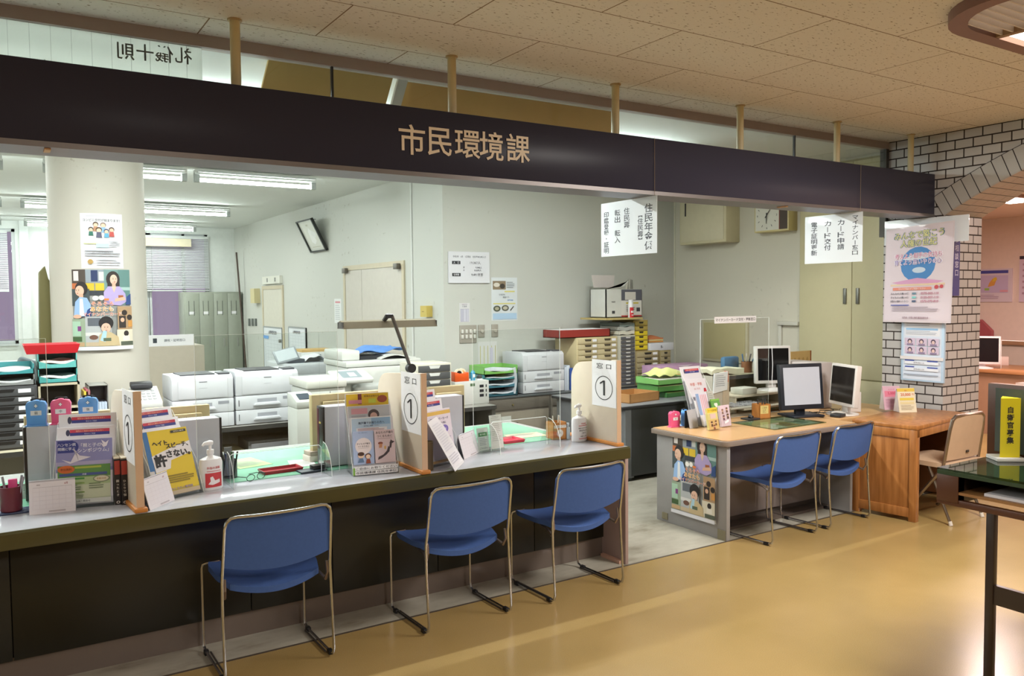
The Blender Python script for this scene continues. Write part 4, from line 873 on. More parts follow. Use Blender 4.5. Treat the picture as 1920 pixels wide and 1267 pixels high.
def spectacles(label, loc, rz):
    t = thing('reading_glasses', label, 'glasses', loc, rz, 'glasses in the holders'); b = B()
    for s in (-1, 1): b.tube([(s*.012, -.006, -.05), (s*.014, -.004, .01), (s*.018, .008, .024), (s*.026, .02, .018)], .003, BLACK, 5)
    b.build('temples', t); b = B(); b.tube([(-.024, .004, .0), (-.02, 0, .022), (.0, -.002, .026), (.02, 0, .02)], .0035, BLACK, 5); b.build('rim', t)
for px, col, word, nm in ((70, BLU, '弱', 'light blue glasses holder at the left end of the computer tower'), (116, PNK, '中', 'pink glasses holder behind the dove flyer rack'), (167, BLU, '強', 'light blue glasses holder nearest the window board')):
    q = at(px, 803, y=4.49); q.z = 1.1075; glasses_holder(nm, q, radians(-12), col, word); spectacles(f'black glasses poking out of the {nm.replace(" glasses holder", " holder")}', q+Vector((0, 0, .105)), radians(-12))
for o_ in bpy.data.objects:
    if o_.get('group') == 'glasses in the holders' and len(o_['label'].split()) > 15: o_['label'] = o_['label'].replace('poking out of', 'in')
# --- monitors seen from behind
def monitor_back(label, x0, x1, ztop, y, zb=.7452, col='#c4b288'):
    t = thing('desk_monitor', label, 'monitor', ((x0+x1)/2, y, zb), 0, 'beige monitors on the staff desks'); w = x1-x0; h = ztop-zb; m = M(col, .45)
    b = B(); b.box(-w/2, w/2, 0, .05, h-.34, h, m, .006); b.box(-w*.36, w*.36, -.03, .0, h-.30, h-.04, m, .006); b.build('casing', t)
    b = B()
    for i in range(12): b.box(-w*.2+i*.009, -.004-w*.2+i*.009+.006, -.031, -.03, h-.09, h-.055, M('#6f6448', .6))
    b.build('vents', t, smooth=0)
    b = B(); b.box(-w/2+.02, w/2-.02, .0495, .0515, h-.32, h-.02, M('#101214', .15)); b.build('screen', t, smooth=0)
    b = B(); b.box(-.04, .04, .0, .03, 0, h-.3, m, .004); b.box(-.11, .11, -.07, .12, 0, .014, m, .005); b.build('stand', t)
monitor_back('beige monitor from behind, at the far left beyond the first tower', .13, .52, at(60, 779, y=4.72).z, 4.72)
monitor_back('beige monitor from behind, beyond the second tower', .70, 1.03, at(350, 761, y=4.78).z, 4.78)
monitor_back('beige monitor from behind, standing beside the black fronted tower', at(585, 790, y=4.62).x, 2.0, at(610, 739, y=4.62).z, 4.62)
monitor_back('beige monitor from behind, beyond the fourth tower', 2.42, at(871, 730, y=4.80).x, at(850, 723, y=4.80).z, 4.80)
# --- papers on the mats
def paper(label, px, py, w, d, rz, col='#dfe0de', z=.7535, name='paper_sheet'):
    b = B(); b.box(-w/2, w/2, -d/2, d/2, 0, .0012, M(col, .6, vary=.02)); fn, ww, hh = face((-w/2, -d/2, .0012), (w, 0, 0), (0, d, 0)); b.art(fn, lines(.1, .9, .12, .88, 9, '#a8aaa8'), ww, hh, .0003); return one(b, name, label, 'paper', at(px, py, z=z), rz, smooth=0)
paper('yellowish form lying on the green mat near the printers', 460, 868, .20, .28, .2, '#a9c98a')
paper('white form on the green mat in front of the black fronted tower', 566, 868, .14, .20, -.2)
paper('cream paper pad on the green mat left of the orange pen box', 985, 816, .26, .16, -.12, '#dccfae')
b = B(); b.box(-.06, .06, -.05, .05, 0, .035, M('#cfc9bd', .5), .004); b.box(-.055, .055, -.045, .045, .035, .06, M('#a89a8c', .5), .004); one(b, 'memo_box', 'small grey memo box on the green mat before the third tower', 'box', at(592, 862, z=.7535), .1)
# ================================================================== office behind
LG = M('#c9cbd0', .4, vary=.03); LG2 = M('#b9bbc1', .4, vary=.03); DKG = M('#2a2b2f', .4)
def table_simple(name, label, x0, x1, y0, y1, z, col, legcol='#5a5a58', cat='desk', drawers=()):
    t = thing(name, label, cat, ((x0+x1)/2, y0, 0)); w = x1-x0; d = y1-y0
    b = B(); b.box(-w/2, w/2, 0, d, z-.035, z, M(col, .4), .004); b.box(-w/2-.001, w/2+.001, -.002, 0, z-.036, z-.001, M('#3b3a38', .4)); b.build('desk_top', t)
    for sx in (-1, 1):
        b = B(); b.box(sx*(w/2-.02)-.02, sx*(w/2-.02)+.02, .02, d-.02, 0, z-.035, M(legcol, .5)); b.build('side_panel', t)
    b = B(); b.box(-w/2+.04, w/2-.04, d-.06, d-.04, .1, z-.035, M(legcol, .5)); b.build('back_panel', t)
    return t
table_simple('printer_table', 'low table with a dark edge carrying two white printers', .85, 2.24, 6.57, 7.03, .70, '#8e8c88', '#6a6862')
b = B(); b.box(-.28, .28, 0, .4, 0, .50, M('#b5a98a', .6), .004); one(b, 'cardboard_box', 'beige box under the printer table', 'box', (1.41, 6.66, 0))
t = thing('file_cabinet', 'grey steel cabinet under the right end of the printer table', 'cabinet', (1.96, 6.64, 0)); b = B(); b.box(-.24, .22, 0, .45, 0, .56, M('#6e6d6c', .4), .004); b.build('body', t); b = B(); b.box(-.22, .20, -.012, 0, .03, .54, M('#78777a', .4), .003); b.build('drawer_front', t)
def printer(label, x0, x1, y, zb, h, group='white laser printers'):
    t = thing('laser_printer', label, 'printer', ((x0+x1)/2, y, zb), 0, group); w = x1-x0; d = .40; k = h/.43
    b = B(); b.prism([(0, .235*k), (0, .40*k), (.03, .425*k), (.10, .43*k), (d, .425*k), (d, .235*k)], -w/2, w/2, LG, 'x', .008); b.build('body', t)
    b = B(); b.box(-w*.40, w*.40, -.006, .0, .245*k, .39*k, LG, .003); b.box(-.03, .03, -.0075, -.006, .372*k, .378*k, M('#6f7178', .4)); b.box(-.03, .03, -.0075, -.006, .325*k, .327*k, M('#9b9da3', .4)); b.build('front_cover', t)
    b = B(); b.box(-w*.34, w*.22, .05, d-.06, .424*k, .434*k, M('#34353a', .5)); b.build('output_slot', t)
    b = B(); b.box(w*.27, w*.46, .03, .16, .424*k, .438*k, M('#4a4c52', .4), .003); b.build('control_panel', t)
    for j, (z0, z1) in enumerate(((.122*k, .232*k), (.006*k, .118*k))):
        b = B(); b.box(-w/2, w/2, -.003, d-.02, z0, z1, LG, .005); b.box(-w*.46, -w*.45, -.0042, -.003, z0+.03*k, z1-.03*k, DKG); r = b.build('paper_drawer', t)
        b = B(); zc = (z0+z1)/2; b.prism([(-w*.24, zc-.026*k), (w*.2, zc-.026*k), (w*.17, zc-.004*k), (-w*.21, zc-.004*k)], -.022, -.003, LG, 'y', .004); b.box(-w*.17, w*.14, -.0038, -.002, zc, zc+.028*k, M('#9a9ca3', .5)); b.build('drawer_handle', r)
        if not j:
            b = B(); b.box(w*.24, w*.42, -.0042, -.003, zc+.012*k, zc+.036*k, M('#8f9199', .5)); b.build('drawer_label', r, smooth=0)
    return t
X = lambda px, y, py=740: at(px, py, y=y).x
Z = lambda px, py, y: at(px, py, y=y).z
printer('white laser printer on the low table, left one of the pair', X(322, 6.62), X(438, 6.62), 6.62, .70, Z(380, 703, 6.62)-.70)
printer('white laser printer on the low table, right one of the pair', X(442, 6.62), X(560, 6.62), 6.62, .70, Z(500, 694, 6.62)-.70)
# shelving at the left, in front of the column
table_simple('shelf_table', 'pale table under the black drawer tower at the left', -1.0, .70, 6.35, 6.95, .70, '#b9b09a', '#8a857a')
def drawer_tower(name, label, x0, x1, y, d, zb, zt, n, col, front, handle='#101012', lab=True, group=None, split=1):
    t = thing(name, label, 'drawer cabinet', ((x0+x1)/2, y, zb), 0, group); w = x1-x0; h = zt-zb
    b = B(); b.box(-w/2, w/2, .004, d, 0, h, M(col, .5), .003); b.build('body', t)
    p_ = (h-.02)/n
    for s in range(split):
        a0 = -w/2+.012+s*(w-.024)/split; a1 = -w/2+.012+(s+1)*(w-.024)/split-.004
        for i in range(n):
            z0 = .012+i*p_; b = B(); b.box(a0, a1, -.008, .01, z0, z0+p_-.008, M(front, .4), .002)
            r = b.build('drawer', t); cw = (a1-a0)
            b = B(); b.prism([((a0+a1)/2-cw*.18, z0+p_-.01), ((a0+a1)/2+cw*.18, z0+p_-.01), ((a0+a1)/2+cw*.14, z0+p_*.45), ((a0+a1)/2-cw*.14, z0+p_*.45)], -.0095, -.0075, M(handle, .5), 'y'); b.build('finger_notch', r, smooth=0)
            if lab:
                b = B(); b.box(a1-cw*.27, a1-cw*.06, -.0095, -.008, z0+p_*.35, z0+p_*.8, PAPER); b.build('drawer_label', r, smooth=0)
    return t
drawer_tower('drawer_tower', 'dark grey drawer tower at the left edge, under a teal tray', -.12, X(70, 6.45), 6.45, .40, .70, Z(60, 722, 6.45), 7, '#3c3d40', '#4a4b4e')
def letter_tray(label, x0, x1, y, z0, z1, col, paper_col='#d7dade', group=None, d=.30):
    t = thing('letter_tray', label, 'letter tray', ((x0+x1)/2, y, z0), 0, group); w = x1-x0; h = z1-z0; m = M(col, .35); b = B()
    b.box(-w/2, w/2, 0, d, 0, .006, m); b.box(-w/2, -w/2+.006, 0, d, 0, h, m); b.box(w/2-.006, w/2, 0, d, 0, h, m); b.box(-w/2, w/2, d-.006, d, 0, h, m); b.prism([(-w/2, 0), (w/2, 0), (w/2, h*.55), (w*.2, h*.3), (-w*.2, h*.3), (-w/2, h*.55)], 0, .005, m, 'y'); b.build('tray', t)
    b = B(); b.slab(lambda u, v: (-w*.44+.88*w*u, .012+(d-.03)*v, h*.35+.006*sin(7*u+3*v)), 8, 4, (0, 0, h*.16), M(paper_col, .7)); b.build('paper_stack', t); return t
zt = Z(60, 722, 6.45)
letter_tray('grey letter tray on the dark drawer tower', -.10, X(66, 6.45), 6.46, zt, zt+.075, '#8a8c8c', '#d7d8da'); letter_tray('teal letter tray on top of the dark drawer tower', -.10, X(66, 6.45), 6.46, zt+.076, Z(50, 682, 6.45), '#3f8f94')
t = thing('book_shelf', 'small beige open shelf of papers under the teal trays', 'shelf', ((X(72, 6.45)+X(150, 6.45))/2, 6.45, .70)); w = X(150, 6.45)-X(72, 6.45); h = Z(110, 718, 6.45)-.70; m = M('#b5ab94', .5)
b = B(); b.box(-w/2, -w/2+.014, 0, .3, 0, h, m); b.box(w/2-.014, w/2, 0, .3, 0, h, m); b.box(-w/2, w/2, 0, .3, h-.016, h, m); b.box(-w/2, w/2, .29, .3, 0, h, M('#4b4640', .6)); b.build('frame', t)
for k in range(4): b = B(); b.box(-w/2+.014, w/2-.014, 0, .29, .03+.075*k, .04+.075*k, m); b.build('shelf_board', t)
for k, c in enumerate(('#c9bd9c', '#cfc6b0', '#a89a7c')):
    b = B(); b.box(-w*.40+.01*k, w*.36, 0, .24, 0, .03, M(c, .7, bump=.3)); one(b, 'paper_bundle', f'{("lowest", "middle", "uppermost")[k]} paper bundle in the small beige shelf', 'papers', ((X(72, 6.45)+X(150, 6.45))/2, 6.455, .70+.0405+.075*k))
zs = Z(110, 718, 6.45)
letter_tray('lower teal letter tray on the small beige shelf', X(73, 6.45), X(147, 6.45), 6.46, zs, zs+.098, '#4a9a98', '#dfe2e2'); letter_tray('upper teal letter tray, right under the red basket', X(73, 6.45), X(147, 6.45), 6.46, zs+.099, zs+.205, '#5aa6a2', '#e2d8cc')
shallow_tray('red_basket', 'red plastic basket on top of the teal trays', ((X(53, 6.45)+X(148, 6.45))/2, 6.60, zs+.2055), 0, X(148, 6.45)-X(53, 6.45), .28, .062, '#c8242e', 'basket', .018)
fb = at(178, 772, y=6.45); t = thing('file_box', 'grey file box of pale blue files beside the column', 'file box', (X(185, 6.45), 6.45, .70)); w = .125; h = Z(185, 722, 6.45)-.70
b = B(); m = M('#8f8e88', .5); b.box(-w/2, -w/2+.004, 0, .25, 0, h, m); b.box(w/2-.004, w/2, 0, .25, 0, h, m); b.box(-w/2, w/2, .245, .25, 0, h, m); b.box(-w/2, w/2, 0, .25, h-.004, h, m); b.box(-w/2, w/2, 0, .25, 0, .004, m); b.build('case', t)
for k in range(6): b = B(); b.box(-.008, .008, 0, .22, 0, h*.68, M('#b9c9dc', .5)); one(b, 'file_folder', 'pale blue file standing in the grey file box', 'file', (X(185, 6.45)-.045+.018*k, 6.455, .7042), group='blue files in the file box', smooth=0)
for k, c in enumerate(('#c9b7d4', '#d9c24a', '#c86a7a')): b = B(); b.box(-.012, .012, 0, .22, 0, h*(.78, .9, .93)[k], M(c, .5)); one(b, 'file_folder', f'{("lilac", "yellow", "pink")[k]} file standing left of the grey file box', 'file', (X(157+4.4*k, 6.45), 6.46, .7002), smooth=0)
# fax telephone by the printers
t = thing('telephone', 'white desk telephone left of the printers', 'telephone', (X(278, 6.62), 6.62, .70)); h = Z(275, 760, 6.62)-.70
b = B(); b.box(-.11, .11, .0, .30, 0, h-.02, M('#bdbdbb', .5), .006); b.build('stand_box', t)
b = B(); b.prism([(0, h-.02), (0, h+.02), (.24, h+.12), (.26, h+.11), (.26, h-.02)], -.10, .10, M('#d3d4d2', .4), 'x', .005); b.build('body', t)
b = B(); b.prism([(.17, h+.11), (.18, h+.15), (.24, h+.165), (.25, h+.125)], -.095, .06, DKG, 'x', .008); b.build('handset', t)
b = B()
for i in range(4):
    for j in range(4): b.cb(-.05+.035*i, .05+.04*j, h+.043+.0165*j, .024, .024, .012, M('#b3b6b8', .5), .002)
b.build('keys', t)
# desk lamp
lp = at(770, 690, y=4.925); hd = at(735, 592, y=4.925)
t = thing('desk_lamp', 'long barred desk lamp on a jointed arm above the middle board', 'desk lamp', (lp.x+.02, 5.0, .7452)); q = lambda p: (p.x-lp.x-.02, p.y-5.0, p.z-.7452); GRY = M('#5e5c5a', .35, .7)
b = B(); b.box(-.06, .06, -.05, .05, 0, .03, GRY, .004); b.cyl((0, 0, .03), (0, 0, .08), .018, GRY); b.build('base_clamp', t)
b = B(); b.tube([(0, 0, .06), (0, -.03, .09), q(lp)], .011, GRY); b.build('lower_arm', t)
b = B(); e = Vector(q(lp)); b.cyl(e+Vector((0, -.022, 0)), e+Vector((0, .022, 0)), .03, M('#39383a', .4, .5), n=20); b.build('elbow', t)
b = B(); h2 = Vector(q(hd)); b.tube([e, h2], .012, GRY, 8); b.tube([h2+Vector((.006, .0, 0)), h2+Vector((-.03, .01, .0)), h2+Vector((-.03, .06, -.03))], .014, M('#39383a', .4, .5), 8); b.build('upper_arm', t)
xl, xr = at(638, 610, y=5.0).x-lp.x-.02, at(813, 607, y=5.0).x-lp.x-.02; zc = at(700, 607, y=5.0).z-.7452
b = B(); shell = [(-.055, zc-.025), (-.03, zc+.018), (.0, zc+.026), (.03, zc+.018), (.055, zc-.025), (.05, zc-.027), (.026, zc+.012), (0, zc+.019), (-.026, zc+.012), (-.05, zc-.027)]
b.prism(shell, xl, xr, M('#a39a86', .3, .7), 'x'); b.box(xl, xl+.004, -.05, .05, zc-.026, zc+.015, GRY); b.box(xr-.004, xr, -.05, .05, zc-.026, zc+.015, GRY); b.build('lamp_shade', t)
b = B(); b.cyl((xl+.05, 0, zc-.01), (xr-.05, 0, zc-.01), .010, M('#e4e4de', .4)); b.build('lamp_tube', t)
# copiers
CP = M('#c8cbc6', .4, vary=.03); CP2 = M('#b2b4ad', .45, vary=.03)
y = 7.1; x0 = X(655, y); x1 = X(775, y)+.1; zz = lambda py: Z(700, py, y)
t = thing('photocopier', 'white photocopier with a blue cloth on its lid, behind the middle board', 'copier', ((x0+x1)/2, y, 0)); w = x1-x0
b = B(); b.box(-w/2, w/2, .0, .62, .02, zz(735), CP2, .01); b.box(-w/2, w/2, .02, .62, zz(735), zz(688), CP, .012); b.build('body', t)
b = B(); b.box(-w/2-.02, w/2, .02, .62, zz(688)+.004, zz(676), CP, .012); b.box(-w/2-.02, -w/2+.16, .12, .60, zz(676), zz(657), CP, .015); b.slab(lambda u, v: (w*(-.05+.5*u), .06+.5*v, zz(676)+.035*sin(pi*min(1, u*1.2))), 10, 4, (0, 0, .012), CP); b.build('document_feeder', t)
b = B(); b.box(-w/2+.17, w*.3, .14, .58, zz(676)-.002, zz(669), M('#1e2126', .5)); b.build('feeder_slot', t)
for k in range(3):
    b = B(); z0 = .08+.14*k; b.box(-w/2+.02, w/2-.02, -.012, .0, z0, z0+.125, CP, .006); r = b.build('paper_drawer', t); b = B(); b.box(-.10, .10, -.02, -.012, z0+.08, z0+.10, M('#8a8c88', .5), .003); b.build('drawer_handle', r)
b = B(); b.box(-w/2-.13, -w/2-.0, -.06, .25, zz(737), zz(712), CP, .03, 3); b.box(-w/2+.03, w/2, -.06, .10, zz(737), zz(718), M('#bfc4c0', .4), .03, 3); b.build('output_unit', t)
b = B(); b.X = Matrix.Translation((-w/2-.05, -.13, zz(703))) @ Matrix.Rotation(radians(18), 4, 'X'); b.box(-.16, .20, -.10, .14, -.02, .03, CP, .018, 3); b.box(-.08, .10, -.06, .09, .0301, .032, M('#8b9aa0', .3)); b.box(-.01, .06, -.04, .05, .032, .033, M('#c3cdd2', .3)); b.build('control_panel', t)
b = B(); b.slab(lambda u, v: (w*(-.28+.66*u), .18+.36*v, zz(669)+.015+.05*sin(2.2*u)*(.6+.4*v)+.02*sin(9*u+4*v)), 16, 6, (0, 0, .006), M('#4f7fc0', .6, vary=.2)); one(b, 'blue_cloth', 'blue plastic sheet lying on the lid of the white photocopier', 'cloth', ((x0+x1)/2, y, 0))
# small machine in front-left with square top unit
y2 = 6.0; x0 = X(583, y2); xm = X(614, y2); zt2 = Z(600, 712, y2)
t = thing('card_printer', 'pale upright office machine with a boxy top left of the photocopier', 'office machine', ((x0+xm)/2+.06, y2, 0), 0); 
b = B(); b.box(-.14, .14, .02, .34, 0, .62, CP2, .006); b.build('base_cabinet', t)
b = B(); b.box(-.15, .15, 0, .40, .62, zt2-.07, CP, .01); b.build('body', t)
b = B(); b.box(-.16, .16, -.01, .42, zt2-.066, zt2, M('#cfd0c8', .4), .012); b.box(.02, .024, -.012, -.01, .8, zt2-.09, DKG); b.build('top_unit', t)
b = B(); b.box(-.13, -.03, -.05, .0, .86, .92, CP, .01); b.build('side_tray', t)
t = thing('card_reader', 'narrow white terminal with small screen at the right end of the printer table', 'terminal', (X(575, 5.75), 5.75, 0)); zr = Z(577, 752, 5.75)
b = B(); b.box(-.075, .075, 0, .22, 0, zr-.05, CP, .008); b.prism([(0, zr-.05), (0, zr), (.14, zr+.05), (.22, zr+.05), (.22, zr-.05)], -.075, .075, CP, 'x', .006); b.build('body', t)
b = B(); b.X = Matrix.Translation((0, .07, zr+.027)) @ Matrix.Rotation(radians(20), 4, 'X'); b.box(-.045, .045, -.045, .045, 0, .004, M('#3d4650', .2)); b.build('screen', t)
for k in range(3): b = B(); b.box(-.065, .065, -.01, 0, .12+.12*k, .22+.12*k, M('#b9bcb8', .4), .004); b.build('paper_drawer', t)
# wide far copier with tilted display
y3 = 8.9; x0 = X(533, y3, 690); x1 = X(645, y3, 690); zt3 = Z(590, 680, y3)
t = thing('photocopier', 'wide pale grey copier with a tilted display, farther back', 'copier', ((x0+x1)/2, y3, 0)); w = x1-x0
b = B(); b.box(-w/2, w/2, 0, .7, .02, zt3, M('#c3c8cc', .45), .015); b.box(-w/2+.04, w/2-.02, -.008, 0, zt3-.12, zt3-.02, M('#b4b9be', .45), .004); b.build('body', t)
b = B(); b.box(-w/2+.05, w*.12, -.012, 0, .05, zt3-.14, M('#bcc1c5', .45), .004); b.box(-w/2+.08, -w/2+.16, -.015, -.012, zt3-.24, zt3-.18, M('#8c9196', .4)); b.build('front_door', t)
b = B(); b.box(w*.14, w/2-.02, -.012, 0, .05, zt3-.14, M('#bcc1c5', .45), .004); b.build('front_door', t)
b = B(); b.X = Matrix.Translation((-w/2+.06, .12, zt3+.09)) @ Matrix.Rotation(radians(-12), 4, 'Y') @ Matrix.Rotation(radians(-35), 4, 'X'); b.box(-.13, .13, -.012, .012, -.085, .085, M('#8f969b', .4), .008); b.box(-.11, .11, -.014, -.012, -.065, .07, M('#c4cdd2', .2)); b.build('display', t)
b = B(); b.box(-w/2+.08, -w/2+.26, .08, .36, zt3, zt3+.045, M('#4a5058', .4), .006); b.build('display_base', t)
b = B(); b.slab(lambda u, v: (-w*.12+w*.36*u, .06+.46*v, zt3+.016+.075*sin(pi*u)*(.7+.3*sin(5*v))+.012*sin(11*u)), 14, 6, (0, 0, .004), M('#d9dde0', .5)); one(b, 'plastic_bag', 'crumpled white plastic bag on the wide grey copier', 'bag', ((x0+x1)/2, y3, 0))
b = B(); b.box(-.22, .22, 0, .3, 0, .10, M('#d4d6d4', .6), .003); b.box(-.2, .16, .02, .28, .10, .13, M('#c4a46a', .7), .002); b.box(-.02, .02, -.001, 0, .03, .07, M('#7d868c', .5)); one(b, 'paper_carton', 'white paper carton on the far right of the wide grey copier', 'carton', (x1+.02-.2, y3+.30, zt3+.0005))
# cabinets along the end wall
def low_cabinet(label, x0, x1, y, z, panel):
    t = thing('low_cabinet', label, 'cabinet', ((x0+x1)/2, y, 0), 0, 'grey low cabinets'); w = x1-x0; m = M('#68625a', .4)
    b = B(); b.box(-w/2, w/2, 0, .44, 0, z-.012, m, .003); b.build('body', t)
    b = B(); b.box(-w/2-.004, w/2+.004, -.015, .45, z-.02, z, M('#565a5c', .35), .004); b.build('cabinet_top', t)
    b = B(); b.box(-w/2+.02, w/2-.02, -.008, 0, .05, z-.16, M(panel, .4), .003); r = b.build('door', t); b = B(); b.box(-.06, .06, -.02, -.008, z-.33, z-.27, M('#4a4236', .4, .4), .004); b.build('handle', r)
    b = B(); b.box(-.18, -.02, -.0095, -.008, z-.26, z-.20, M('#d3d5cf', .6)); b.build('paper_label', r)
    b = B(); b.box(-w/2+.02, w/2-.02, -.008, 0, z-.14, z-.03, m, .003); b.cyl((0, -.02, z-.09), (0, -.008, z-.09), .01, M('#a89a6a', .3, .8)); b.build('drawer', t); return t
yc = 6.96
xs = [X(885, yc), X(1031, yc), X(1080, yc)+.55]
low_cabinet('grey low cabinet under the green letter trays, by the end wall', xs[0], xs[1], yc, .70, '#8f877a'); low_cabinet('grey low cabinet under the third printer\'s right side', xs[1]+.01, xs[2], yc, .70, '#857d70')
printer('white laser printer on the grey low cabinets by the end wall', X(981, yc+.03), X(1058, yc+.03), yc+.03, .7005, Z(1020, 659, yc+.03)-.70)
b = B(); b.slab(lambda u, v: (.02*sin(3*v)-.06*u*v, -.05+.2*u, .02+.27*v-.05*u*v), 6, 8, (.004, 0, 0), M('#dcdde4', .6)); one(b, 'paper_bundle', 'loose white papers standing left of the end wall printer', 'papers', (X(968, yc)-.02, yc+.04, .7005))
zc0 = .7005
xa, xb = X(902, yc), X(973, yc)
for k, (h0, h1, c, nm) in enumerate(((0, .085, '#2f5a68', 'lowest dark teal'), (.086, .165, '#3f6f80', 'second dark teal'), (.166, .225, '#3f7f84', 'third dark teal'), (.226, .31, '#7ab45c', 'top green'))):
    letter_tray(f'{nm} letter tray in the stack left of the end wall printer', xa+.05, xb, yc+.02, zc0+h0, zc0+h1, c, '#cfd4dc')
# beige monitor / small drawers, tape dispenser etc. on the cabinet's left
y = 6.6
table_simple('work_desk', 'grey side desk behind the middle window board', 2.80, xs[0]-.03, 6.45, 6.95, .70, '#8c8a84')
b = B(); x0, x1 = X(853, 6.62), X(917, 6.62); z0, z1 = .7005, Z(890, 714, 6.62)
t = thing('router_box', 'white device box with black slots under the orange tape dispenser', 'device', ((x0+x1)/2, 6.62, z0)); w = x1-x0; h = z1-z0
b.box(-w/2, w/2, 0, .22, 0, h, M('#c9cac6', .45), .004); b.build('case', t); b = B()
for k in range(3): b.box(w*.22, w*.34, -.001, 0, h*(.3+.2*k), h*(.42+.2*k), DKG)
for k in range(3): b.box(w*.40, w*.43, -.001, 0, h*(.3+.2*k), h*(.42+.2*k), DKG)
b.box(-.02, .03, -.001, 0, h*.78, h*.9, M('#4f6a4a', .5)); b.build('slots', t, smooth=0)
t = thing('tape_dispenser', 'orange tape dispenser with two rolls on the white device box', 'tape dispenser', (X(867, 6.64), 6.64, z1)); b = B(); OR = M('#d2541f', .3)
b.prism([(-.075, 0), (.075, 0), (.072, .085), (.03, .075), (-.02, .075), (-.065, .09), (-.075, .09)], 0, .10, OR, 'y', .006); b.build('body', t)
for k, (x, c) in enumerate(((-.02, '#1b1b1d'), (.035, '#c8a860'))):
    b = B(); b.cyl((x, .02+.04*k, .075), (x, .045+.04*k, .075), .042, M('#d9d4bc', .3), n=24); b.cyl((x, .018+.04*k, .075), (x, .047+.04*k, .075), .026, M(c, .4), n=20); b.build('tape_roll', t)
b = B(); b.lathe([(0, 0), (.022, 0), (.022, .075), (.012, .085), (.012, .095), (0, .095)], M('#3f9fc8', .3), 16); b.box(-.012, .012, -.023, -.018, .03, .06, PAPER); one(b, 'glue_bottle', 'small blue glue bottle right of the orange tape dispenser', 'bottle', (X(889, 6.66), 6.68, z1))
b = B(); b.lathe([(0, 0), (.024, 0), (.026, .03), (.018, .045), (0, .045)], M('#3c3f40', .4), 16); b.cyl((0, 0, -.0), (0, 0, .012), .03, PAPER); one(b, 'ink_pot', 'dark ink pot on a white saucer beside the blue glue bottle', 'ink pot', (X(905, 6.64), 6.70, z1))
x0, x1 = X(800, 6.55), X(847, 6.55)
drawer_tower('paper_cabinet', 'cream desk cabinet with dark drawers right of the desk lamp arm', X(783, 6.47), X(847, 6.47), 6.47, .36, .7005, Z(820, 681, 6.47), 6, '#c3c1b2', '#4d4f50', '#c9ccc8', False)
# archive furniture on the right end
ye = 7.0
xL, xM, xR = X(1083, ye), X(1156, ye), X(1185, ye)
t = table_simple('long_table', 'grey low table under the drawer cabinets by the end wall', xs[2]+.01, 7.1, 6.92, 7.42, .70, '#6f7072')
drawer_tower('card_cabinet', 'cream card drawer cabinet with white labels under the red box', xL-.02, xM, ye-.02, .40, .7005, Z(1110, 632, ye), 9, '#c4b68e', '#bdb08c', '#4a4232', True, None, 2)
zb = Z(1110, 632, ye); t = thing('red_box', 'flat dark red box lid holding papers on the cream card cabinet', 'box', (X(1098, ye), ye+.0, zb+.0005)); b = B(); wv = (X(1147, ye)-X(1052, ye)); m = M('#8f2f28', .5)
b.box(-wv/2, wv/2, 0, .3, 0, .008, m); b.box(-wv/2, wv/2, 0, .01, 0, .085, m); b.box(-wv/2, wv/2, .29, .3, 0, .085, m); b.box(-wv/2, -wv/2+.01, 0, .3, 0, .085, m); b.box(wv/2-.01, wv/2, 0, .3, 0, .085, m); b.build('box', t); b = B(); b.box(-wv/2+.02, wv/2-.02, .02, .28, .01, .088, PAPER); b.build('papers', t)
drawer_tower('slot_cabinet', 'tall narrow cabinet of dark paper drawers right of the red box', xM+.004, xR, ye-.06, .42, .7005, Z(1170, 628, ye), 13, '#b3b0a2', '#55565a', '#cfcfcc', False)
zq = Z(1170, 628, ye)
for k, c in enumerate(('#c9c6b6', '#a8aaa4', '#6f7c78')):
    b = B(); b.slab(lambda u, v, k=k: ((xR-xM)*(-.5+u)*.96, .34*v, .045*k+.006*sin(9*u+k)), 6, 3, (0, 0, .04), M(c, .7)); one(b, 'paper_bundle', f'{("lowest", "middle", "uppermost")[k]} layer of the paper pile on the narrow drawer cabinet', 'papers', ((xM+xR)/2, ye-.05, zq+.008))
xw = X(1213, ye-.1)
drawer_tower('wood_cabinet', 'wooden cabinet of trays with yellow front rims', xR+.01, X(1213, ye), ye-.02, .38, Z(1200, 657, ye), Z(1195, 600, ye), 6, '#a08a4e', '#a8954a', '#2a2618', False)
for o_ in [c for c in bpy.data.objects if c.name.startswith('wood_cabinet')][0].children:
    if o_.name.startswith('drawer') and .04 < max(v.co.z for v in o_.data.vertices) < .26: o_.data.materials.clear(); o_.data.materials.append(M('#d8c22a', .45))
zw = Z(1200, 657, ye)
drawer_tower('wood_cabinet', 'wooden cabinet of paper trays below the yellow rimmed one', xR+.01, X(1229, ye), ye-.06, .40, .7005, zw-.001, 6, '#9a8a62', '#a09472', '#2a2620', True)
drawer_tower('wood_cabinet', 'short wooden tray cabinet under the white carton', X(1231, ye), X(1251, ye), ye-.06, .36, .7005, Z(1240, 656, ye), 6, '#94865f', '#9c9070', '#2a2620', False)
zz2 = Z(1240, 656, ye); b = B(); b.box(-.19, .17, 0, .28, 0, .085, M('#c9ccd4', .6), .003); fn, ww, hh = face((-.19, 0, 0), (.36, 0, 0), (0, 0, .085)); b.art(fn, [('t', .5, .5, .5, 'B-', '#33353c')], ww, hh); one(b, 'white_carton', 'low white carton marked B on the short wooden cabinet', 'carton', (X(1238, ye)-.01, ye-.05, zz2+.0005))
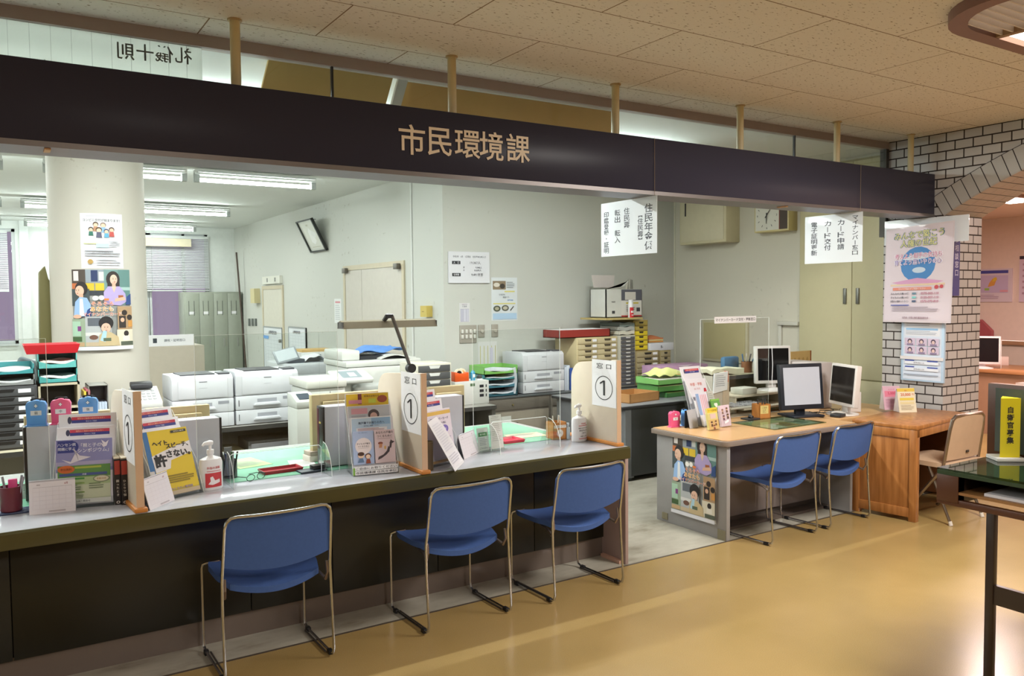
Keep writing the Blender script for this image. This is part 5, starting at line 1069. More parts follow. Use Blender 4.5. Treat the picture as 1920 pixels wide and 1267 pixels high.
for k, c in enumerate(('#c98f4a', '#d9c48a', '#c87a4f')):
    b = B(); b.slab(lambda u, v, k=k: (-.11+.22*u, .06+.18*v, .004+.03*sin(pi*u)*sin(pi*v)+.018*k), 6, 4, (0, 0, .014), M(c, .7)); one(b, 'paper_packet', f'{("orange", "pale yellow", "salmon")[k]} packet heaped in the white carton', 'packet', (X(1236, ye)-.02, ye-.03, zz2+.086))
# carton of posters and spray can above
zc2 = Z(1170, 595, ye-.02); t = thing('poster_carton', 'open white carton with printed sides holding rolled sheets, high on the cabinets', 'carton', (X(1173, ye), ye+.02, zc2))
wv = X(1207, ye)-X(1140, ye); hh2 = Z(1170, 542, ye)-zc2; b = B(); m = M('#cfd0cb', .6)
b.box(-wv/2, wv/2, 0, .012, 0, hh2, m); b.box(-wv/2, wv/2, .27, .28, 0, hh2, m); b.box(-wv/2, -wv/2+.01, 0, .28, 0, hh2, m); b.box(wv/2-.01, wv/2, 0, .28, 0, hh2, m); b.box(-wv/2, wv/2, 0, .28, 0, .008, m)
fn, ww, hh = face((-wv/2, 0, 0), (wv, 0, 0), (0, 0, hh2)); b.art(fn, [('r', .42, .02, .99, .99, '#d6d4cf'), ('r', .42, .60, .99, .99, '#5a5b66'), ('r', .52, .62, .82, .9, '#cfcbc4'), ('r', .55, .48, .9, .53, '#c9b640'), ('r', .42, .02, .99, .07, '#a83a38'), ('t', .2, .55, .06, '市役所', '#3a3c40'), ('r', .16, .14, .24, .24, '#3a3c40'), ('r', .84, .2, .94, .34, '#3f3f44')]+lines(.55, .8, .18, .42, 4, '#6a6a70'), ww, hh); b.build('carton', t, smooth=0)
b = B(); b.prism([(-wv/2, hh2), (-wv*.1, hh2+.02), (wv*.12, hh2+.09), (-wv*.02, hh2+.03)], .0, .01, M('#d6d6d2', .6), 'y'); b.prism([(-wv*.52, hh2+.02), (wv*.02, hh2+.02), (wv*.06, hh2+.16), (-wv*.58, hh2+.16)], .2, .205, M('#d0c8c4', .6), 'y'); b.build('flaps', t, smooth=0)
for k in range(4): b = B(); b.X = Matrix.Rotation(radians(18-9*k), 4, 'Y') @ Matrix.Rotation(radians(-8+5*k), 4, 'X'); b.cyl((0, 0, 0), (0, 0, hh2+.10), .014, M(('#b9b3a4', '#8f8c80', '#a39f92', '#77756c')[k], .6), n=10); one(b, 'rolled_sheet', 'rolled sheet sticking out of the printed carton', 'paper roll', (X(1173, ye)+wv*.12+.05*k, ye+.12, zc2+.012), group='rolled sheets in the carton')
b = B(); b.box(-.30, .22, -.08, .38, 0, .02, M('#b3a068', .7)); one(b, 'folder_board', 'tan folder lying under the printed carton', 'folder', (X(1165, ye), ye-.03, zc2-.0215), smooth=0)
b = B(); b.lathe([(0, 0), (.030, 0), (.030, .15), (.028, .155), (.026, .16), (.026, .195), (0, .197)], M('#d8d8da', .35), 18)
def fnc(u, v, d): a = (u-.5)*2.2; return Vector((sin(a)*(.030+d), -cos(a)*(.030+d), .0+v*.15))
b.art(fnc, [('r', 0, .0, 1, .75, '#c2262e'), ('r', .2, .35, .8, .5, '#e0d8d8'), ('r', .3, .15, .7, .22, '#e0d8d8')], .06, .15, .001, .0005, 8); one(b, 'spray_can', 'red and white spray can in front of the printed carton', 'spray can', (X(1178, ye-.02), ye-.065, zc2-.0010+.0))
b = B(); b.box(-.03, .03, 0, .3, 0, .235, M('#2f4f9c', .4), .003); one(b, 'ring_file', 'blue ring file between the printer and the cream card cabinet', 'file', (X(1073, yc+.03), yc+.05, .7005))
b = B()
for k in range(3): b.box(-.035+.024*k, -.014+.024*k, 0, .28, 0, .25+.008*k, M('#c3ccd8', .5), .002)
one(b, 'file_stack', 'pale blue binders standing right of the end wall printer', 'binders', (X(1066, yc+.03), yc+.05, .7005))
# grey desk at the right of the passage
gx, gy = 4.922, 5.687
t = thing('steel_desk', 'dark grey steel desk beyond the passage, holding green trays', 'desk', (gx, gy, 0)); m = M('#3d3f41', .4)
b = B(); b.box(-.12, 1.55, -.01, 1.1, .672, .70, M('#77797b', .35), .005); b.box(-.122, 1.552, -.013, 1.102, .668, .694, M('#2c2c2e', .4), .003); b.build('desk_top', t)
b = B(); b.box(-.07, .03, .01, 1.08, .03, .67, M('#6e7174', .4)); b.build('drawer_pedestal', t); b = B()
for k in range(3): b.box(-.074, -.07, .05, .5, .06+.2*k, .245+.2*k, M('#74777a', .4), .002)
b.build('drawer', t)
b = B(); b.box(.0, 1.5, .008, .03, .045, .67, m); b.build('front_panel', t); b = B(); b.box(1.48, 1.53, .02, 1.08, 0, .67, m); b.build('side_panel', t); b = B(); b.box(-.06, .02, .03, 1.06, 0, .03, DKG); b.build('plinth', t)
q0 = at(1213, 750, z=.701); t = thing('wooden_tray', 'shallow wooden tray box on the dark grey desk', 'tray box', (4.98, 5.78, .7005), radians(8)); m = M('#ad7f4e', .5, vary=.12, scale=20); b = B(); b.box(0, .42, 0, .32, 0, .008, m)
for a in ((0, .42, 0, .012), (0, .42, .308, .32), (0, .012, 0, .32), (.408, .42, 0, .32)): b.box(*a, 0, .085, m)
b.build('tray', t)
def green_tray(label, loc, rz, w, d, h, col, pc): 
    t = thing('letter_tray', label, 'letter tray', loc, rz); b = B(); m = M(col, .3); b.box(-w/2, w/2, -d/2, d/2, 0, .005, m); b.prism([(-d/2, 0), (d/2, 0), (d/2, h), (-d/2, h*.8)], -w/2, -w/2+.005, m, 'x'); b.prism([(-d/2, 0), (d/2, 0), (d/2, h), (-d/2, h*.8)], w/2-.005, w/2, m, 'x'); b.box(-w/2, w/2, d/2-.005, d/2, 0, h, m); b.box(-w/2, w/2, -d/2, -d/2+.005, 0, h*.7, m); b.build('tray', t)
    b = B(); b.box(-w/2+.02, w/2-.02, -d/2+.015, d/2-.02, .006, h*.8, M(pc, .7)); b.build('paper_stack', t); return t
gt0 = Vector((5.70, 6.02, .7005))
green_tray('lowest green letter tray on the dark grey desk', gt0+Vector((.06, .05, .0)), radians(4), .42, .30, .06, '#4a8048', '#8a9a5a'); green_tray('middle green letter tray on the dark grey desk', gt0+Vector((.0, .06, .0605)), radians(-2), .46, .32, .07, '#62a056', '#b9c08a'); green_tray('top green letter tray under the yellow cloth', gt0+Vector((-.03, .05, .131)), radians(2), .46, .32, .065, '#7cb868', '#d3d4cc')
def crumple(name, label, cat, loc, w, d, h, col, seed, th=.006):
    rr = random.Random(seed); ph = [rr.uniform(0, 6) for _ in range(6)]
    b = B(); b.slab(lambda u, v: (w*(u-.5), d*(v-.5), .002+h*(sin(pi*u)**.8)*(sin(pi*v)**.7)*(.65+.35*sin(6*u+ph[0])*cos(5*v+ph[1]))+.012*(1+sin(13*u+ph[2])*cos(11*v+ph[3]))), 20, 14, (0, 0, th), M(col, .8, bump=.2)); return one(b, name, label, cat, loc, smooth=60)
crumple('yellow_cloth', 'crumpled pale yellow cloth on the green trays', 'cloth', gt0+Vector((-.02, .06, .197)), .36, .26, .11, '#cfd48a', 3); crumple('brown_paper', 'crumpled orange brown wrapping paper behind the green trays', 'wrapping paper', gt0+Vector((.42, .28, .0005)), .46, .34, .26, '#c39a5a', 5)
b = B(); b.box(-.35, .35, 0, .3, 0, .24, M('#b893b4', .6, vary=.1), .004); b.prism([(-.1, .24), (.12, .245), (.0, .215)], -.002, .0, M('#d6c6d6', .6), 'y'); one(b, 'purple_box', 'long mauve box at the back of the dark grey desk', 'box', (6.36, 6.48, .7005))
# column posters are further down; lockers, broom pole, boards on the records wall
t = thing('locker', 'grey green four door steel locker in the far corner', 'locker', (3.42, 15.35, 0)); lw = 1.0; m = M('#93998c', .45); hL = 1.84
b = B(); b.box(-lw/2, lw/2, 0, .5, 0, hL, m, .004); b.build('body', t)
for k in range(4):
    x = -lw/2+.012+k*(lw-.024)/4; b = B(); b.box(x+.003, x+(lw-.024)/4-.003, -.012, 0, .06, hL-.03, M('#989e91', .45), .002); r = b.build('door', t)
    b = B()
    for j in range(2): b.box(x+.06+.09*j, x+.07+.09*j, -.0135, -.012, hL-.42, hL-.16, M('#5a5f58', .5))
    b.box(x+.07, x+.16, -.0135, -.012, hL-.40, hL-.35, PAPER); b.build('vents', r, smooth=0); b = B(); b.box(x+.16, x+.18, -.02, -.012, .85, 1.0, STEEL, .002); b.build('handle', r)
b = B(); b.cyl((0, 0, 0), (-.12, .1, 2.55), .016, M('#4a3c34', .5), n=10); one(b, 'broom_pole', 'dark pole leaning in the corner by the locker', 'pole', (3.935-.0, 15.12, 0))
b = B(); b.box(-.42, .42, 0, .55, 0, 1.12, M('#b7ae9e', .6), .006); one(b, 'beige_partition', 'tall beige cabinet between the column and the lockers', 'cabinet', (at(318, 660, y=11).x, 11.0, 0))
pz = at(320, 630, y=10.98); b = B(); b.box(-.29, .29, 0, .03, 0, .14, PAPER); fn, ww, hh = face((-.29, 0, 0), (.58, 0, 0), (0, 0, .14)); b.art(fn, [('r', .16, .3, .24, .72, '#3a4048'), ('t', .6, .5, .26, '課税・証明窓口', '#5a6068', dict(w=.6))], ww, hh); one(b, 'counter_sign', 'white counter sign on top of the beige cabinet', 'sign', (pz.x, 11.05, 1.1205), smooth=0)
def wall_panel(name, label, cat, pts, thick, col, items=None, x=3.95, fr=None, group=None):
    """flat panel on the records wall given by its photo corners (left top, right bottom)"""
    A, C_ = at(*pts[0], x=x), at(*pts[1], x=x); w = A.y-C_.y; h = A.z-C_.z; loc = Vector((x, (A.y+C_.y)/2, C_.z))
    b = B(); b.box(-thick, 0, -w/2, w/2, 0, h, M(col, .6, vary=.02))
    if fr:
        f = M(fr, .4)
        for a in ((-w/2, -w/2+.02, 0, h), (w/2-.02, w/2, 0, h), (-w/2+.02, w/2-.02, 0, .02), (-w/2+.02, w/2-.02, h-.02, h)): b.box(-thick-.006, 0, *a, f)
    if items: fn, ww, hh = face((-thick, w/2, 0), (0, -w, 0), (0, 0, h)); b.art(fn, items, ww, hh)
    return one(b, name, label, cat, loc, group=group, smooth=0)
grid = [('r', .08+.84*k/5, .05, .085+.84*k/5, .78, '#b3bac0') for k in range(6)]+[('r', .08, .05+.73*k/9, .92, .054+.73*k/9, '#b3bac0') for k in range(10)]+[('t', .13, .1+.08*k, .03, '月火水木金土日'[k], '#6a6f78') for k in range(7)]
wall_panel('white_board', 'white schedule board with a blue magnet, left one by the records door', 'white board', ((496, 611), (533, 700)), .02, '#d9dee2', grid+[('t', .52, .87, .09, '火葬時間予定表', '#44484e', dict(w=.85)), ('r', .02, .72, .30, .79, '#6f9fd8')], fr='#9aa0a2')
wall_panel('white_board', 'white schedule board right of the one with a blue magnet', 'white board', ((543, 612), (577, 690)), .02, '#d9dee2', grid+[('t', .5, .87, .085, '火葬時間予定表', '#44484e', dict(w=.85))], fr='#9aa0a2')
wall_panel('door_sign', 'small sign lettered 書庫 above the far door', 'sign', ((497, 519), (530, 531)), .05, '#d6d6cc', [('t', .3, .5, .62, '書', '#3c3e3a'), ('t', .75, .5, .62, '庫', '#3c3e3a')])
wall_panel('wall_notice', 'narrow white notice with a red heading left of the double door', 'notice', ((627, 560), (641, 606)), .003, '#dde0df', [('r', .15, .82, .85, .9, '#c98a92')]+lines(.15, .85, .1, .75, 8, '#b9bcc0'))
wall_panel('meter_box', 'small yellowish box beside the far records door', 'box', ((480, 541), (488, 568)), .10, '#c9bf94')
wall_panel('wall_switch', 'dark switch plate on the wall near the locker, leftmost of three', 'switch', ((467, 597), (470, 611)), .02, '#5f6460', group=None); wall_panel('wall_switch', 'dark switch plate on the wall near the locker, middle of three', 'switch', ((473, 597), (476, 611)), .02, '#5f6460'); wall_panel('wall_switch', 'dark switch plate on the wall near the locker, rightmost of three', 'switch', ((479, 597), (482, 611)), .02, '#5f6460')
wall_panel('chime_box', 'yellow chime box on the wall right of the double door', 'box', ((799, 573), (811, 594)), .07, '#c2ad5a', [('r', .25, .45, .6, .5, '#6a5a2a')], x=3.93)
b = B(); b.cyl((0, 0, 0), (0, 0, 2.4), .012, M('#dcdedb', .4), n=10); one(b, 'wall_pipe', 'white conduit running up the wall right of the double door', 'pipe', (3.935, at(772, 500, x=3.93).y, .62))
# framed certificate, hung askew and leaning out from the wall
Pc = [at(554, 416, x=3.75), at(583, 409, x=3.75), at(612, 469, x=3.92), at(583, 474, x=3.92)]
c = sum(Pc, Vector())/4; U = (Pc[1]-Pc[0]+Pc[2]-Pc[3])/2; V = (Pc[0]-Pc[3]+Pc[1]-Pc[2])/2; n = U.cross(V).normalized(); O = c-U/2-V/2
t = thing('framed_certificate', 'certificate in a black frame hung tilted high on the wall', 'picture', c); fn, ww, hh = face(O-c, U, V)
b = B(); f0 = lambda u, v, d: fn(u, v, d)
def slabf(b, u0, u1, v0, v1, d0, d1, m):
    P = [fn(u, v, d) for d in (d0, d1) for u, v in ((u0, v0), (u1, v0), (u1, v1), (u0, v1))]; b.add(P, [(3, 2, 1, 0), (4, 5, 6, 7), (0, 1, 5, 4), (1, 2, 6, 5), (2, 3, 7, 6), (3, 0, 4, 7)], m)
for a in ((0, .05, 0, 1), (.95, 1, 0, 1), (0, 1, 0, .04), (0, 1, .96, 1)): slabf(b, *a, -.03, .008, M('#2c2f2c', .35))
b.build('frame', t, smooth=0); b = B(); slabf(b, .04, .96, .03, .97, -.03, -.012, M('#c9cdc4', .3)); b.art(lambda u, v, d: fn(u, v, d-.012), [('r', .12, .1, .88, .9, '#d6d8d0'), ('p', [(.36, .30), (.5, .22), (.66, .32), (.62, .62), (.5, .74), (.40, .62)], '#e6e8e6'), ('p', [(.5, .5), (.72, .42), (.8, .56), (.6, .66)], '#dfe2e0'), ('t', .5, .82, .06, '感謝状', '#a9a890', dict(w=.5)), ('r', .25, .14, .75, .155, '#b3b29c')], ww, hh); b.build('certificate', t, smooth=0)
b = B(); b.tube([fn(.5, .98, -.03), fn(.5, .98, -.03)+Vector((.15, 0, .02))], .004, BLACK, 5); b.build('hanging_cord', t)
# end wall: notice board, poster, timetable, switches
def end_panel(name, label, cat, a, c_, thick, col, items, parent=None, y=7.45):
    A, C_ = at(*a, y=y), at(*c_, y=y); w = C_.x-A.x; h = A.z-C_.z; b = B(); b.box(-w/2, w/2, -thick, 0, 0, h, M(col, .5, vary=.02), .006 if thick > .01 else 0); fn, ww, hh = face((-w/2, -thick, 0), (w, 0, 0), (0, 0, h)); b.art(fn, items, ww, hh); return one(b, name, label, cat, ((A.x+C_.x)/2, y, C_.z), smooth=0)
end_panel('population_board', 'white board with the population figure 19,087 on the end wall', 'notice board', (839, 471), (917, 531), .02, '#d8d9de', [('t', .5, .84, .07, '令和5年　6月　1日現在　住民基本台帳人口', '#5a5c66', dict(w=.8)), ('r', .08, .60, .28, .70, '#26272c'), ('t', .18, .65, .07, '人　口', '#d8d9de'), ('t', .64, .65, .11, '19,087人', '#3a3c44', dict(b=-.005)), ('t', .36, .50, .06, '男', '#5a5c66'), ('t', .72, .50, .075, '9,048人', '#5a5c66'), ('t', .36, .41, .06, '女', '#5a5c66'), ('t', .70, .41, .075, '10,039人', '#5a5c66'), ('r', .08, .22, .28, .32, '#26272c'), ('t', .18, .27, .07, '世帯数', '#d8d9de'), ('t', .68, .27, .105, '9,491世帯', '#3a3c44', dict(b=-.005))])
end_panel('wall_poster', 'pale poster with food photos on the end wall, right of the population board', 'poster', (921, 520), (970, 600), .002, '#d3d9dc', [('r', .05, .72, .55, .92, '#8a7a62'), ('e', .2, .83, .12, .05, '#d6d0c4'), ('e', .42, .8, .1, .06, '#3f3a34'), ('r', .5, .66, .9, .69, '#d8cf7a'), ('t', .4, .60, .045, '食生活を', '#6a6f74'), ('t', .55, .54, .045, '見直そう', '#6a6f74'), ('t', .72, .47, .04, '栄養相談', '#6a8fc0'), ('r', .06, .38, .92, .41, '#d6cf8a'), ('e', .2, .28, .14, .07, '#4f5546'), ('e', .2, .28, .08, .04, '#a8a48c'), ('e', .52, .29, .14, .07, '#5a5a50'), ('e', .52, .29, .09, .04, '#b9b4a0'), ('p', [(.70, .24), (.84, .34), (.86, .32), (.73, .22)], '#4a4a44'), ('r', .04, .03, .96, .17, '#a9c4dc')]+lines(.58, .9, .74, .9, 4, '#8a9096'))
end_panel('wall_timetable', 'small paper timetable above the switch plates on the end wall', 'notice', (861, 568), (881, 604), .002, '#d2d2d2', [('t', .5, .92, .08, '当直予定', '#9a8a9c', dict(w=.8)), ('t', .5, .82, .09, '宿直表', '#7a7a88', dict(w=.7)), ('r', .1, .04, .9, .7, '#a9a9b8'), ('r', .38, .06, .62, .68, '#c9c9d4'), ('r', .66, .06, .88, .68, '#c4c4d0'), ('r', .12, .06, .34, .68, '#b9b9c8')])
end_panel('wall_chart', 'tall paper chart with yellow columns below the switch plates', 'notice', (896, 641), (932, 715), .002, '#cfcfcd', [('r', .1+.2*k, .05, .13+.2*k, .9, '#b9b46a') for k in range(5)]+[('r', .62, .3, .78, .85, '#c3c0d0')])
for a, c_, n_, lab in (((861, 610), (893, 642), 8, 'grey switch plate with eight rocker switches on the end wall'), ((896, 609), (908, 632), 1, 'grey single dial plate beside the eight switch plate'), ((921, 608), (933, 631), 1, 'grey single dial plate below the food poster')):
    A, C_ = at(*a, y=7.45), at(*c_, y=7.45); w = C_.x-A.x; h = A.z-C_.z; t = thing('switch_plate', lab, 'switch', ((A.x+C_.x)/2, 7.45, C_.z)); b = B(); b.box(-w/2, w/2, -.012, 0, 0, h, M('#9a958a', .5), .003); b.build('plate', t)
    if n_ > 1:
        for i in range(4):
            for j in range(2): b = B(); b.cb(-w*.36+w*.24*i, -.018, h*.36+h*.3*j, .024, .014, .04, M('#d0cfc8', .4), .003); b.build('switch', t)
    else: b = B(); b.cyl((0, -.03, h*.5), (0, -.012, h*.5), w*.22, M('#b9b4a8', .4), n=16); b.build('dial', t)
# right wall: steel box, clock, built in cupboard, duct, hatch
t = thing('wall_cabinet', 'pale steel wall box with a door, left of the clock', 'wall box', (7.14, 6.775, 2.29)); CRM = M('#c6bf9e', .45)
b = B(); b.box(-.22, 0, -.36, .36, 0, .56, CRM, .006); b.build('case', t); b = B(); b.box(-.226, -.22, -.325, .335, .03, .54, M('#c9c3a8', .45), .002); r = b.build('door', t); b = B(); b.box(-.232, -.226, .25, .27, .33, .48, DKG, .002); b.build('handle', r)
t = thing('wall_clock', 'square wall clock with a dark band under the sign board', 'clock', (7.14, 5.86, 2.363)); CRC = M('#c9bd8a', .45)
b = B(); b.box(-.14, 0, -.225, .225, 0, .345, CRC, .006); b.build('case', t); fn, ww, hh = face((-.14, .21, .018), (0, -.42, 0), (0, 0, .31))
b = B(); it = [('r', 0, 0, .74, 1, '#d3d3c8'), ('r', .74, 0, .765, 1, '#7d3a26'), ('r', .765, 0, 1, 1, '#4a3f38')]
for k in range(12):
    a = radians(30*k); cx, cy = .37+.30*sin(a), .5+.42*cos(a)
    if k % 3 == 0: it.append(('t', cx, cy, .10, str(k or 12), '#4a4c48'))
    else: it.append(('p', [(.37+.27*sin(a)-.008*cos(a), .5+.36*cos(a)+.01*sin(a)), (.37+.27*sin(a)+.008*cos(a), .5+.36*cos(a)-.01*sin(a)), (.37+.32*sin(a)+.008*cos(a), .5+.44*cos(a)-.01*sin(a)), (.37+.32*sin(a)-.008*cos(a), .5+.44*cos(a)+.01*sin(a))], '#4a4c48'))
b.art(fn, it, ww, hh); b.build('dial', t, smooth=0)
def hand(nm, deg, l, wd_):
    a = radians(deg); b = B(); s_ = .42; P = lambda al, ac: fn(.37+(al*sin(a)+ac*cos(a))/.42, .5+(al*cos(a)-ac*sin(a))/.31, .012); b.add([P(-.03, -wd_), P(l, -wd_*.5), P(l, wd_*.5), P(-.03, wd_)], [(0, 3, 2, 1)], DKG); b.build(nm, t, smooth=0)
hand('hour_hand', 182, .085, .006); hand('minute_hand', 38, .125, .005)
t = thing('built_in_cupboard', 'tall pale green built in cupboard beside the brick pillar', 'cupboard', (7.14, 5.0, 0)); CB = M('#c9c39f', .5, vary=.03)
y0, y1 = at(1499, 560, x=7.12).y, 4.42
b = B(); b.box(-.02, 0, y1-5, y0-5, 0, 3.0, M('#a8a37f', .5)); b.build('frame', t); ym = at(1597, 560, x=7.11).y
for a, c_, z0, z1 in ((ym+.003, y0-.01, .87, 2.98), (y1, ym-.003, .87, 2.98), (ym+.003, y0-.01, .05, .855), (y1, ym-.003, .05, .855)):
    b = B(); b.box(-.032, -.02, a-5, c_-5, z0, z1, CB, .002); r = b.build('door', t)
    if z1 > 2:
        yy = (ym+.055 if a > ym else ym-.085)-5; b = B(); b.box(-.05, -.032, yy, yy+.03, 1.60, 1.755, M('#7c7d78', .4, .7), .003); b.build('handle', r)
b = B(); yt = at(1684, 733, x=7.1).y-5; b.box(-.034, -.032, yt-.03, yt+.03, .80, .86, M('#b3a24a', .5)); b.build('tag', t)
b = B(); DW = M('#c6c5ba', .45); ya, yb = at(1465, 603, x=7.14).y, at(1525, 603, x=7.14).y; za = at(1495, 603, x=7.13).z
b.box(-.03, 0, ya-.02-6, ya+.02-6, .72, za, DW, .004); b.box(-.05, 0, max(yb, y0+.0)-6, ya+.02-6, za-.04, za, DW, .004); one(b, 'cable_duct', 'white cable duct bent at a right angle on the right wall', 'cable duct', (7.14, 6, 0))
t = thing('wall_hatch', 'small cream cupboard set in the right wall behind the clear screen', 'cupboard', (7.14, 6.6, .93)); ya, yb = at(1320, 605, x=7.14).y, at(1405, 605, x=7.14).y
b = B(); b.box(-.03, 0, yb-6.6, ya-6.6, 0, .48, M('#c8c2a4', .5), .003); b.build('frame', t); b = B(); b.box(-.036, -.03, yb-6.6+.03, ya-6.6-.03, .03, .45, M('#bdb488', .45), .002); b.build('door', t)
# far left bits beyond the column
t = thing('office_chair', 'grey desk chair back showing above the red basket', 'chair', (at(75, 655, y=8.2).x, 8.2, 0)); b = B(); b.X = Matrix.Translation((0, 0, 1.03)) @ Matrix.Rotation(radians(22), 4, 'Y'); b.box(-.22, .22, -.03, .03, -.10, .13, M('#6d7880', .6), .03, 3); b.build('backrest', t)
b = B(); b.cyl((0, .04, .45), (0, .05, 1.0), .02, DKG); b.cyl((0, .1, .05), (0, .1, .45), .03, DKG); b.build('post', t); b = B(); b.box(-.23, .23, -.1, .35, .42, .48, M('#6d7880', .6), .02); b.build('seat', t); b = B()
for k in range(5): b.tube([(0, .1, .08), (.28*cos(k*1.257), .1+.28*sin(k*1.257), .03)], .018, DKG, 6)
b.build('star_base', t)
table_simple('office_desk', 'cream desk beyond the column at the far left', -1.2, .78, 9.2, 9.9, .72, '#c9c1a4', '#8a8880')
b = B(); b.box(-.35, .35, 0, .05, 0, .4, M('#cfd3d6', .5), .01); one(b, 'desk_divider', 'pale desk screen standing on the far cream desk', 'desk screen', (at(55, 640, y=9.4).x, 9.4, .7205))
b = B(); b.tube([(0, 0, 0), (0, 0, .35), (.03, .0, .42)], .012, DKG, 8); b.box(-.03, .07, -.02, .02, .22, .32, DKG, .01); b.tube([(.05, 0, .25), (.12, .02, .12), (.16, .02, .02)], .014, M('#5a5470', .4), 8); one(b, 'camera_stand', 'black clamp stand on the far cream desk, left of the column', 'stand', (at(66, 650, y=9.5).x, 9.5, .7205))
b = B(); b.prism([(-.05, 0), (.05, 0), (.05, .75), (.03, .80), (.01, .9), (-.03, .85)], -.10, .10, M('#6a653c', .7), 'y', .008); one(b, 'hanging_coat', 'olive garment bag hanging on the left side of the column', 'garment bag', (CX-CR-.035, CY+.14, 1.08))
# ================================================================== on the card desk
Z2 = .7015
def d2(px, py): return at(px, py, z=Z2)
glasses_holder('pink glasses holder on the left corner of the card desk', d2(1264, 800), radians(-6), PNK, '中'); spectacles('black glasses in the pink holder on the card desk', d2(1264, 800)+Vector((0, 0, .105)), 0)
glasses_holder('light blue glasses holder beside the pink one on the card desk', d2(1283, 797), radians(35), BLU, '弱'); spectacles('black glasses in the blue holder on the card desk', d2(1283, 797)+Vector((0, 0, .105)), .5)
q = d2(1302, 802); t = thing('photo_stand', 'small grey folding stand behind the brochure rack on the card desk', 'stand', q, radians(10)); b = B(); b.X = lean(12); b.box(-.055, .055, 0, .004, 0, .14, M('#a9abb2', .35), .001); b.build('panel', t); b = B(); b.box(-.05, .05, .05, .054, 0, .13, DKG); b.build('prop', t)
r5 = d2(1346, 799)+Vector((0, .05, 0)); a5 = radians(4)
rack('white brochure rack with pink notice on the card desk', r5, a5, .235, 17, [(.0, .09, None), (.03, .20, None), (.075, .36, [('t', .5, .88, .08, '申請・更新', '#c87a70', dict(w=.6)), ('t', .5, .78, .05, 'はこちら', '#c87a70', dict(w=.4)), ('p', [(.80, .70), (.95, .70), (.92, .78), (.83, .78)], '#b92c38')]), (.10, .46, strip_items(.22, .90, .88, .955))])
booklet('striped_leaflet', 'pale striped leaflet with a blue spine in the card desk rack', 'leaflet', r5, a5, .13, .20, 17, [('r', 0, 0, .25, 1, '#8aa6d0')]+[('r', .35+.15*k, .05, .42+.15*k, .95, '#e0a8b0') for k in range(4)], '#d8d4e2', dx=-.03, dy=.026, dz=.05)
booklet('grey_leaflet', 'grey green leaflet beside the striped one in the card desk rack', 'leaflet', r5, a5, .07, .17, 17, lines(.15, .85, .3, .9, 7, '#8f948a'), '#b3b5ab', dx=.075, dy=.026, dz=.09)
booklet('green_card', 'green card with a white heart in the card desk rack', 'card', r5, a5, .10, .085, 17, [('e', .42, .5, .12, .14, '#dfe6d8'), ('e', .58, .5, .12, .14, '#dfe6d8'), ('p', [(.30, .46), (.5, .18), (.70, .46)], '#dfe6d8'), ('r', 0, .86, 1, 1, '#7fb84a')], '#4f9433', dx=.075, dy=-.005, dz=.115)
def flyer_box(label, loc, rz, items, col, w=.11, h=.165):
    t = thing('flyer_holder', label, 'flyer holder', loc, rz, 'little flyer holders'); b = B(); b.X = lean(10); b.box(-w/2-.003, w/2+.003, -.004, .03, 0, h*.75, ACRYL); b.build('clear_pocket', t, smooth=0)
    b = B(); b.X = lean(10); b.box(-w/2, w/2, .0, .02, .006, h, M(col, .5, vary=.02)); fn, ww, hh = face((-w/2, 0, .006), (w, 0, 0), (0, 0, h-.006)); b.art(fn, items, ww, hh); b.build('flyers', t, smooth=0)
blob = lambda c, x, y, s: [('e', x, y, .10*s, .06*s, '#ddb8a0'), ('e', x, y+.04*s, .11*s, .045*s, c), ('p', [(x-.1*s, y-.16*s), (x+.1*s, y-.16*s), (x+.06*s, y-.04*s), (x-.06*s, y-.04*s)], c)]
flyer_box('yellow flyers with little figures in a clear pocket at the front of the card desk', d2(1340, 806), radians(4), [('r', 0, .78, 1, 1, '#dcc23a'), ('t', .5, .88, .1, 'カード出張申請', '#8a6a2a', dict(w=.85)), ('r', .22, .50, .78, .72, '#e2c6c0'), ('r', 0, 0, 1, .45, '#dcb878')]+blob('#5a3a28', .3, .3, 1)+blob('#7a5a3a', .7, .32, 1)+blob('#8a4a3a', .5, .14, .9), '#e0d48a')
flyer_box('pale pink flyers with little figures, right of the yellow flyers', d2(1363, 800), radians(4), blob('#8a6a5a', .25, .75, 1)+blob('#6a4a3a', .7, .8, 1)+blob('#7a5060', .3, .45, 1)+blob('#5a4030', .72, .5, 1)+[('p', [(.3, .12), (.75, .2), (.72, .3), (.3, .22)], '#ecebf0')], '#d9c4d0')
pen_box('orange wood pen box with a yellow note on the card desk', d2(1427, 783), radians(-14), [('r', .08, .35, .8, .92, '#d6c07a'), ('t', .44, .78, .14, 'ご自由', '#7a6a3a'), ('t', .44, .62, .14, 'にお', '#7a6a3a'), ('t', .44, .46, .14, '使い', '#7a6a3a')], .115, .105)
for k in range(3):
    b = B(); b.X = Matrix.Rotation(radians((-10, 6, 12)[k]), 4, 'Y'); b.cyl((0, 0, 0), (0, 0, .15), .004, DKG, n=8); one(b, 'ballpoint_pen', 'dark pen standing in the orange pen box on the card desk', 'pen', d2(1427, 783)+Vector((-.02+.02*k, 0, .008)), group='pens in the card desk box')
b = B(); b.box(0, .60, 0, .42, 0, .005, clear_mat('mat_glass', '#c9d8c8', .06)); b.box(.03, .57, .03, .39, -.0005, .0003, M('#b9b29a', .6)); fn, ww, hh = face((.03, .03, .0003), (.54, 0, 0), (0, .36, 0))
b.art(fn, [('r', .03, .05, .3, .5, '#d0ccc0'), ('r', .34, .05, .62, .5, '#c4a06a'), ('r', .66, .05, .97, .9, '#b9bfb4'), ('r', .03, .55, .62, .92, '#a9b08a')]+lines(.36, .6, .1, .45, 5, '#7a7060')+lines(.68, .94, .1, .85, 9, '#8a9088'), ww, hh, .0002, .0002)
